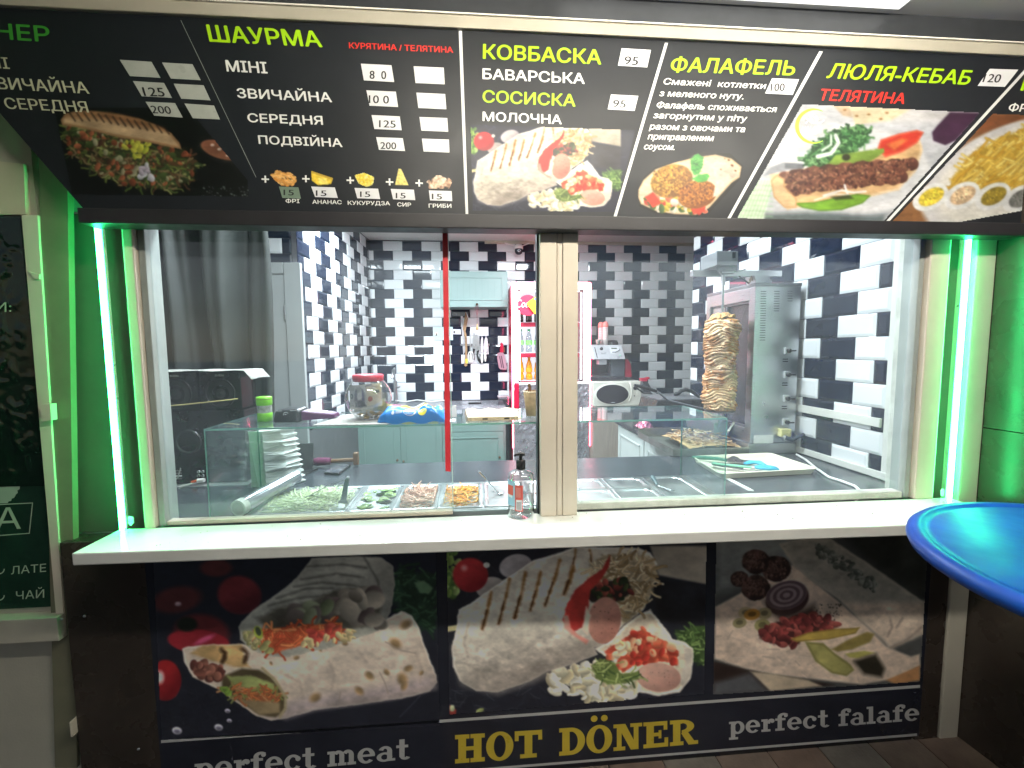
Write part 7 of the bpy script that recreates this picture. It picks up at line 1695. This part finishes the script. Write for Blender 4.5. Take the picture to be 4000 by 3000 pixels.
gw = thing('foil_ball', 'pinkish crumpled foil and lamp glow bag under the front corner of the grill', 'foil', (1.17, 2.90, ZC_))
m = MB(); r_ = random.Random(5)
m.sheet([[(1.10+.10*i/10+r_.uniform(-.006, .006), 2.84+.14*j/10+r_.uniform(-.006, .006), ZC_+.002+.055*math.sin(PI*i/10)*math.sin(PI*j/10)+r_.uniform(0, .014)) for i in range(11)] for j in range(11)], False)
m.part('crumpled_foil', M('pink_foil', (.62, .20, .30), .25, metal=.6, var=.4, scale=60), gw)

# =================================================================== DONER MACHINE
X0, X1, Y0_, Y1_, zt = 1.405, 1.648, 2.13, 2.60, .319
dm = thing('doner_grill', 'upright stainless doner grill with four knobs on its side panel', 'doner grill', (1.53, 2.36, ZC_))
pz = -.500
MB().box(X0-.012, X1+.01, Y0_-.004, Y1_, ZC_+.001, pz-.002, .003).part('plinth', steel_h, dm)
MB().box(X0+.004, X1, Y0_, Y0_+.004, pz, zt-.018).part('side_panel', steel_h, dm)
MB().box(X0-.002, X1+.003, Y0_-.003, Y1_, zt-.017, zt, .002).part('cap', steel_d, dm)
MB().box(X0+.10, X1, Y0_+.005, Y1_-.002, pz, zt-.018).part('housing', steel_d, dm)
fm_ = MB(); bzt, bzb = .235, -.43
fm_.box(X0, X0+.02, Y0_-.001, Y0_+.05, pz, zt-.018); fm_.box(X0, X0+.02, Y1_-.04, Y1_, pz, zt-.018); fm_.box(X0, X0+.02, Y0_+.0505, Y1_-.041, bzt, zt-.018); fm_.box(X0, X0+.02, Y0_+.0505, Y1_-.041, pz, bzb)
fm_.part('front_frame', steel, dm, bevel=.002)
MB().box(X0+.03, X0+.035, Y0_+.051, Y1_-.042, bzb, bzt).part('burner_glass', M('sooty_glass', (.06, .06, .065), .22, var=.6, scale=9), dm)
fr2 = MB(); a, b = Y0_+.051, Y1_-.042
for q in ((a, a+.012, bzb, bzt), (b-.012, b, bzb, bzt), (a+.012, b-.012, bzt-.012, bzt), (a+.012, b-.012, bzb, bzb+.012), ((a+b)/2+.03, (a+b)/2+.042, bzb+.012, bzt-.012)): fr2.box(X0+.012, X0+.029, q[0], q[1], q[2], q[3])
fr2.part('burner_frame', steel_d, dm, bevel=.002)
MB().box(X0+.0125, X0+.022, (a+b)/2+.05, b-.013, bzb+.013, bzt-.013).part('blank_panel', steel_h, dm)
drk = M('vent_dark', (.004, .004, .004), .8)
def P5(x, y): return u('i5', x, y, Y=Y0_-.0012)
def slot(x0, x1, y, h_=9): 
    p, q = P5(x0, y-h_/2), P5(x1, y+h_/2); MB().box(p.x, q.x, Y0_-.0010, Y0_-.0002, q.z, p.z).part('vent_slot', drk, dm)
for k in range(21): slot(1296-k*.8, 1380-k*.8, 878+k*38.2)
for k in range(9): slot(1508-k*.8, 1590-k*.8, 878+k*38.2)
for k in range(3): slot(1718, 1795, 950+k*39)
for k in range(2):
    for j in range(3): slot(1722+j*28, 1732+j*28, 877+k*37, 10)
m = MB(); r_ = random.Random(2); pc = P5(1545, 1258)
m.prism([(pc.x+.0155*r_.uniform(.85, 1.1)*math.cos(t), Y0_-.0008, pc.z+.016*r_.uniform(.85, 1.1)*math.sin(t)) for t in [2*PI*i/14 for i in range(14)]], (0, .0006, 0)); m.part('sticker', M('grey_sticker', (.42, .45, .44), .5), dm)
def R_(x, y, dy=0.): return U(2600+x/1.952, 850+y/1.952, Y=Y0_-.001-dy)
for y in (1015, 1197, 1378, 1557):
    x = 925-(y-1015)*.025; p = R_(x, y); s_ = .0165
    kp_ = MB().box(p.x-s_, p.x+s_, Y0_-.012, Y0_-.0005, p.z-s_, p.z+s_, .002).part('knob_plate', M('pale_knob_plate', (.46, .47, .48), .4), dm)
    k_ = MB(); k_.lathe([(.0105, 0), (.0105, -.012), (.008, -.014), (0, -.014)], (p.x, Y0_-.012, p.z), 20, ax='y'); k_.box(p.x+.004, p.x+.028, Y0_-.032, Y0_-.020, p.z-.0035, p.z+.0035); k_.part('knob', black_pl, kp_)
for y in (1088, 1270, 1448):
    for dy_ in (-9, 9):
        x = 915-(y-1015)*.02; p = R_(x-20, y+dy_-3); q = R_(x+20, y+dy_+3); MB().box(p.x, q.x, Y0_-.0010, Y0_-.0002, q.z, p.z).part('vent_slot', drk, dm)
p, q = u('m', 1085, 890, Y=Y0_-.002), u('m', 1412, 1110, Y=Y0_-.002); MB().box(p.x, q.x, Y0_-.0018, Y0_-.0002, q.z, p.z, .0005).part('white_plate', M('white_plate_paint', (.70, .70, .70), .5), dm)
p, q = u('m', 1558, 785, Y=Y0_-.03), u('m', 1730, 912, Y=Y0_-.03); MB().box(p.x, q.x, Y0_-.030, Y0_-.0005, q.z, p.z, .003).part('terminal_box', M('stained_yellow', (.62, .58, .28), .5, var=.5, scale=60), dm)
for x, y, r_k in ((1450, 868, .002), (1495, 866, .005)):
    p = u('m', x, y, Y=Y0_); MB().lathe([(r_k, -.0008), (0, -.001)], (p.x, Y0_, p.z), 12, ax='y').part('bolt_hole', drk, dm)
for x, y in ((1160, 775), (1555, 770), (1855, 768)):
    p = P5(x, y); MB().lathe([(.003, -.002), (0, -.003)], (p.x, Y0_-.002, p.z), 10, ax='y').part('rivet', steel, dm)
hs = MB(); hs.tube([u('m', 1620, 930, Y=2.09), u('m', 1740, 960, Y=2.08), u('m', 1880, 900, Y=2.09), u('m', 2020, 840, Y=2.12)], [.012, .011, .0085, .010], 12); hs.part('rubber_hose', M('dark_blue_rubber', (.045, .05, .06), .5), dm)
hs = MB(); hs.tube([u('m', 1590, 900, Y=2.10), u('m', 1650, 960, Y=2.09)], [.012, .014], 12); hs.part('hose_joint', steel, dm)
# gantry: bracket, bar, motor
bz0 = .390; bar = [u('i5', 205, 592, Y=2.24), u('i5', 1600, 592, Y=2.24)]
MB().box(bar[0].x, bar[1].x, 2.225, 2.255, bar[0].z-.017, bar[0].z+.014, .002).part('gantry_bar', steel_h, dm)
MB().prism([u('i5', x, y, Y=2.20) for x, y in ((1195, 625), (1415, 625), (1475, 738), (1225, 738))], (0, .08, 0)).part('gantry_bracket', steel_h, dm)
MB().prism([u('i5', x, y, Y=2.22) for x, y in ((1150, 632), (1180, 632), (1225, 735), (1190, 735), (1160, 690), (1105, 790), (1062, 822), (1085, 770))], (0, .006, 0)).part('gantry_strut', M('rusty_steel', (.30, .21, .16), .5, metal=.6, var=.4, scale=30), dm)
m0 = u('i5', 605, 240, Y=2.14); m1 = u('i5', 935, 472, Y=2.14)
MB().box(m0.x, m1.x, 2.14, 2.30, m1.z, m0.z, .003).part('motor_box', M('motor_grey', (.20, .21, .22), .4, metal=.4, var=.08), dm)
p, q = u('i5', 852, 262, Y=2.138), u('i5', 898, 352, Y=2.138); MB().box(p.x, q.x, 2.1375, 2.1395, q.z, p.z).part('switch', black_pl, dm)
MB().prism([u('i5', x, y, Y=2.16) for x, y in ((605, 476), (915, 476), (905, 560), (870, 600), (690, 610), (640, 555))], (0, .012, 0)).part('motor_bracket', M('motor_grey', (.20, .21, .22), .4, metal=.4), dm)
MB().tube([u('i5', 690, 580, Y=2.15), u('i5', 870, 575, Y=2.15)], .005, 8).part('clamp_screw', steel, dm); MB().tube([u('i5', 900, 570, Y=2.16), u('i5', 1060, 522, Y=2.13)], .005, 8).part('clamp_lever', steel_d, dm)
MB().tube([u('i5', 950, 640, Y=2.2), u('i5', 1040, 700, Y=2.2), u('i5', 1090, 740, Y=2.22)], .004, 8).part('motor_cable', black_pl, dm)
MX, MY = 1.283, 2.215
zc1 = u('i5', 690, 780, Y=2.215).z
MB().cyl((MX, MY, zc1), (MX, MY, bar[0].z), .010, n=14).part('skewer_chuck', steel, dm)
# tip tray and ledge behind the meat
MB().box(1.03, X0-.013, 2.12, 2.64, ZC_+.001, ZC_+.004).part('drip_plate', steel, dm)
MB().box(X0-.10, X0-.013, 2.30, 2.62, -.50, -.42, .004).part('fat_box', steel, dm)

# skewer + meat
mt = thing('doner_meat', 'tall stack of browned chicken doner meat on the vertical spit', 'doner meat', (MX, MY, -.40))
ztm, zbm = .150, -.336
MB().cyl((MX, MY, -.44), (MX, MY, zc1), .006, n=12).part('spit', steel, mt)
MB().cyl((MX, MY, zbm-.008), (MX, MY, zbm-.004), .075, n=32).part('spit_plate', steel_d, mt)
NA, NZ = 150, 330
nzb = fbm((NZ+1, NA+1), 7, 5, 77); nzb2 = fbm((NZ+1, NA+1), 26, 3, 78); nzb3 = fbm((NZ+1, NA+1), 4, 2, 79)
for n_ in (nzb, nzb2, nzb3):      # make the noise wrap round
    k = np.linspace(0, 1, 30); n_[:, -30:] = n_[:, -30:]*(1-k)+n_[:, :1]*k
r_ = random.Random(21); lay = [0.]
while lay[-1] < 1: lay.append(lay[-1]+r_.uniform(.016, .046))
lay = np.array(lay); V_ = np.zeros((NZ+1, NA+1, 3)); Cm = np.zeros((NZ+1, NA+1, 4))
A_ = np.linspace(0, 2*PI, NA+1); T_ = np.linspace(0, 1, NZ+1)
lcol = np.array([r_.choice((.05, .2, .5, .9)) for _ in lay]); amp_l = np.array([r_.uniform(.4, 1.) for _ in lay])
for j, t_ in enumerate(T_):
    base = .082 if t_ < .93 else .082*math.sqrt(max(0, 1-((t_-.93)/.07)**2*.75)); base *= (1-.10*max(0, .25-t_)/.25)
    base *= 1+.04*math.sin(t_*9)
    tt = t_+.055*(nzb3[j]-.5)*2+.040*(nzb[j]-.5)*2+.006*(nzb2[j]-.5); tt = np.clip(tt, 0, .9999)
    li = np.searchsorted(lay, tt, side='right')-1; fr = (tt-lay[li])/(lay[np.minimum(li+1, len(lay)-1)]-lay[li]+1e-6)
    saw = np.sin(np.clip(fr, 0, 1)*PI)**.7*amp_l[li]
    rr = base*(1+.07*(nzb3[j]-.5)*2)+.0125*saw*(.5+nzb[j])+.016*(nzb[j]-.5)*2+.006*(nzb2[j]-.5)-.008
    V_[j, :, 0] = MX+rr*np.cos(A_); V_[j, :, 1] = MY+rr*np.sin(A_); V_[j, :, 2] = zbm+(ztm-zbm)*t_+.004*(nzb[j]-.5)
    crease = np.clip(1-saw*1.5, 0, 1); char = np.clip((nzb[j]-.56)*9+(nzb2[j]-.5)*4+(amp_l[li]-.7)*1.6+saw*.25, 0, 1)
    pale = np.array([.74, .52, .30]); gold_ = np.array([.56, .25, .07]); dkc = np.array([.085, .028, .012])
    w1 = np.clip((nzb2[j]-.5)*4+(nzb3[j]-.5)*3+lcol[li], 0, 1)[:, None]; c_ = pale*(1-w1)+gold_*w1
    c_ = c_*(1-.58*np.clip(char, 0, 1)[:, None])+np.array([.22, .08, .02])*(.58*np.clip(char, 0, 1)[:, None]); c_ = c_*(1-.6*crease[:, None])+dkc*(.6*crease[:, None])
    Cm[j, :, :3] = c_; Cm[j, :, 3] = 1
V_[:, -1] = V_[:, 0]; Cm[:, -1] = Cm[:, 0]
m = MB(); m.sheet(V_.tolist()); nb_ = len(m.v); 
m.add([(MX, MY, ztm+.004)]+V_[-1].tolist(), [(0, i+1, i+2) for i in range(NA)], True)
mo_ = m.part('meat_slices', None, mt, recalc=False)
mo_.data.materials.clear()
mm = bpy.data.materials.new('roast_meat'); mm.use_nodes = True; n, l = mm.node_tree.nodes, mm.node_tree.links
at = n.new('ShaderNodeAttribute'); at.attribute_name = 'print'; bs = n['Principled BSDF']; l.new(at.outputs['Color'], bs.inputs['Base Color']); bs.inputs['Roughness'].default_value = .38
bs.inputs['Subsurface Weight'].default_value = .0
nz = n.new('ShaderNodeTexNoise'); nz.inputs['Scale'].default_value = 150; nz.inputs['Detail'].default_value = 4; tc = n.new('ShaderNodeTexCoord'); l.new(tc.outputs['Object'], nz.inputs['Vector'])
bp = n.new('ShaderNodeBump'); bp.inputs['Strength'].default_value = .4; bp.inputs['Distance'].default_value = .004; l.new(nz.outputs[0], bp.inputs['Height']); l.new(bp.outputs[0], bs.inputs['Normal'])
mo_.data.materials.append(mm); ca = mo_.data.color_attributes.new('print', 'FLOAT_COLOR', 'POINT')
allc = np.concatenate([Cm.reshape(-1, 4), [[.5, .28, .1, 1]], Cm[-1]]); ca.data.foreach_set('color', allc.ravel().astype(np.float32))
cap_ = MB(); r_ = random.Random(8)
for k in range(7):
    a = k*.9; rr = .04; pts = []
    cxk, cyk = MX+.035*math.cos(a), MY+.035*math.sin(a)
    cap_.sheet([[(cxk+.050*(i/6-.5)*math.cos(a)-.045*(j/6-.5)*math.sin(a), cyk+.050*(i/6-.5)*math.sin(a)+.045*(j/6-.5)*math.cos(a), ztm+.004+.003*k+.008*math.sin(i*1.2+k)-.020*((i/6-.5)**2+(j/6-.5)**2)*4*.6) for i in range(7)] for j in range(7)])
cap_.part('top_slices', M('golden_meat', (.60, .34, .12), .38, var=.45, scale=45, bump=.4, bscale=160), mt, solid=.004)

# tray of carved meat
tx0, tx1, ty0, ty1, tz1 = .985, 1.39, 2.112, 2.60, ZC_+.042
tr_ = thing('meat_tray', 'deep steel tray of carved meat under the doner spit', 'tray', (1.2, 2.35, ZC_)); m = MB(); tk_ = .002
tz0 = ZC_+.005
m.box(tx0, tx1, ty0, ty1, tz0, tz0+tk_); m.box(tx0, tx1, ty0, ty0+tk_, tz0+tk_, tz1); m.box(tx0, tx1, ty1-tk_, ty1, tz0+tk_, tz1+.02); m.box(tx0, tx0+tk_, ty0+tk_, ty1-tk_, tz0+tk_, tz1); m.box(tx1-tk_, tx1, ty0+tk_, ty1-tk_, tz0+tk_, tz1)
m.part('tray_body', M('used_steel', (.40, .38, .37), .32, metal=.85, var=.3, scale=14), tr_)
mcs = [M('carved_meat_a', (.55, .34, .17), .45, var=.3, scale=60), M('carved_meat_b', (.40, .20, .08), .45, var=.3, scale=60), M('carved_meat_c', (.68, .50, .34), .45, var=.2, scale=60)]
heap('carved_meat', 1.09, 1.375, 2.15, 2.50, tz0+.004, .085, 420, .034, .0062, mcs, 'heap of carved doner meat shavings in the steel tray', 31, 2.2, thick=.35)
a, b = u('m', 735, 665, Y=2.2), u('m', 638, 820, Y=2.16); MB().tube([a, b], .0055, 8).top('white_skewer_stick', white_pl, 'white plastic stick leaning in the meat tray', 'stick')

# cream serving tray with spatulas
ctz = ZC_+.001; cream_p = M('cream_tray_plastic', (.70, .67, .54), .35, var=.05)
ctr = thing('cream_tray', 'cream plastic tray with knives and silicone spatulas on the right worktop', 'tray', (1.25, 1.88, ctz))
cor = [(1.045, 1.735), (1.462, 1.762), (1.472, 2.035), (1.06, 2.01)]; cor = [(1.02, 1.735), (1.475, 1.765), (1.462, 2.05), (1.05, 2.03)]
def rring(ins, z, k=6, rad=.03):
    P = [Vector((x, y, 0)) for x, y in cor]; c_ = sum(P, Vector())/4; out = []
    for i in range(4):
        p, a, b = P[i], P[i-1], P[(i+1) % 4]; da, db = (a-p).normalized(), (b-p).normalized(); pi_ = p+(da+db)*ins
        for j in range(k+1):
            t_ = j/k; q = pi_+da*rad*(1-t_)**2+db*rad*t_**2; out.append((q.x, q.y, z))
    return out
Rg = [rring(.004, ctz), rring(-.004, ctz+.020), rring(-.008, ctz+.024), rring(-.002, ctz+.0255), rring(.004, ctz+.022), rring(.016, ctz+.006)]
m = MB(); n_ = len(Rg[0])
for i in range(len(Rg)-1): m.add(Rg[i]+Rg[i+1], [(k, (k+1) % n_, n_+(k+1) % n_, n_+k) for k in range(n_)], True)
m.add(Rg[-1], [tuple(range(n_))]); m.part('tray_body', cream_p, ctr)
tzz = ctz+.012
k1_ = thing('carving_knife', 'carving knife with dark green handle at the back of the cream tray', 'knife', u('m', 400, 1290, Z=tzz))
P_ = lambda x, y, z: u('m', x, y, Z=z)
MB().tube([P_(20, 1265, tzz+.012), P_(230, 1275, tzz+.013), P_(440, 1290, tzz+.012), P_(620, 1320, tzz+.010)], [.010, .013, .012, .010], 12, flat=.7).part('handle', M('dark_green_plastic', (.01, .17, .10), .35), k1_)
m = MB(); m.prism([P_(x, y, tzz+.010) for x, y in ((600, 1300), (730, 1245), (800, 1270), (860, 1310), (1080, 1330), (900, 1370), (620, 1350))], (0, 0, .002)); m.part('blade', steel, k1_)
s1_ = thing('silicone_tongs', 'tongs with mint green handles and blue silicone heads on the cream tray', 'tongs', u('m', 800, 1420, Z=tzz))
mg = M('mint_plastic', (.20, .52, .36), .35); bs_ = M('blue_silicone', (.06, .38, .56), .45, var=.12, scale=30)
MB().tube([P_(380, 1365, tzz+.018), P_(480, 1385, tzz+.018), P_(760, 1410, tzz+.018), P_(1040, 1440, tzz+.018)], [.010, .007, .009, .009], 10, flat=.6).part('arm', mg, s1_)
MB().tube([P_(370, 1380, tzz+.010), P_(560, 1420, tzz+.010), P_(900, 1450, tzz+.010)], [.011, .008, .009], 10, flat=.6).part('arm', M('dark_grip', (.10, .14, .17), .3), s1_)
MB().tube([P_(1020, 1440, tzz+.016), P_(1090, 1445, tzz+.016)], .012, 10, flat=.6).part('joint', sil, s1_)
MB().tube([P_(1090, 1440, tzz+.014), P_(1180, 1440, tzz+.014), P_(1350, 1450, tzz+.014), P_(1470, 1462, tzz+.012), P_(1520, 1480, tzz+.010)], [.013, .024, .027, .020, .006], 14, flat=.4).part('head', bs_, s1_)
MB().tube([P_(930, 1375, tzz+.010), P_(1040, 1350, tzz+.012), P_(1180, 1360, tzz+.012), P_(1280, 1400, tzz+.010)], [.010, .018, .020, .008], 14, flat=.45).part('head', bs_, s1_)
sp_ = thing('thin_skewers', 'thin steel skewer lying along the front of the cream tray', 'skewer', u('m', 800, 1490, Z=tzz))
MB().tube([P_(620, 1468, tzz+.002), P_(1100, 1490, tzz+.002), P_(1230, 1505, tzz+.002)], .003, 8).part('rod', steel, sp_)
m = MB(); m.prism([P_(x, y, tzz+.004) for x, y in ((80, 1345), (190, 1345), (300, 1370), (390, 1400), (370, 1450), (250, 1400))], (0, 0, .003)); m.top('paper_scrap', cream_p, 'white torn paper scrap under the green handle at the left of the cream tray', 'paper')
MB().tube([u('R3', 0, 0, Z=ZC_) if False else U(2200+x/1.58, 1500+y/1.58, Z=ZC_+.006) for x, y in ((1440, 435), (1500, 470), (1560, 520), (1640, 575), (1720, 600), (1800, 630), (1832, 660), (1828, 690), (1805, 715))], .0055, 10).top('power_cable', white_pl, 'white power cable curving over the right end of the dark worktop', 'cable')

# =================================================================== BLUE TABLE
tc_ = (1.292, .640); R = .405; zt = -.42
tb_ = thing('bar_table', 'round standing table with shiny blue cover in front of the right window corner', 'table', (tc_[0], tc_[1], GROUND))
blue = M('blue_vinyl_cover', (.003, .05, .32), .40, var=.22, scale=5, bump=.22, bscale=12, spec=.4)
MB().lathe([(0, 0), (R-.045, 0), (R-.036, -.0035), (R-.028, .001), (R-.012, .002), (R-.002, -.008), (R, -.018), (R-.005, -.030), (R-.03, -.036), (0, -.036)], (tc_[0], tc_[1], zt), 96).part('table_top', blue, tb_)
MB().cyl((tc_[0], tc_[1], GROUND+.03), (tc_[0], tc_[1], zt-.037), .04, n=24).part('pole', steel, tb_)
MB().lathe([(0, .03), (.06, .028), (.24, .012), (.25, 0), (0, 0)], (tc_[0], tc_[1], GROUND+.002), 48).part('base', steel_d, tb_)

# =================================================================== lift the layout so that the pavement is z = 0
for o in SC.objects:
    if o.parent is None and o.type in ('MESH', 'EMPTY'):
        o.location.z += EYE
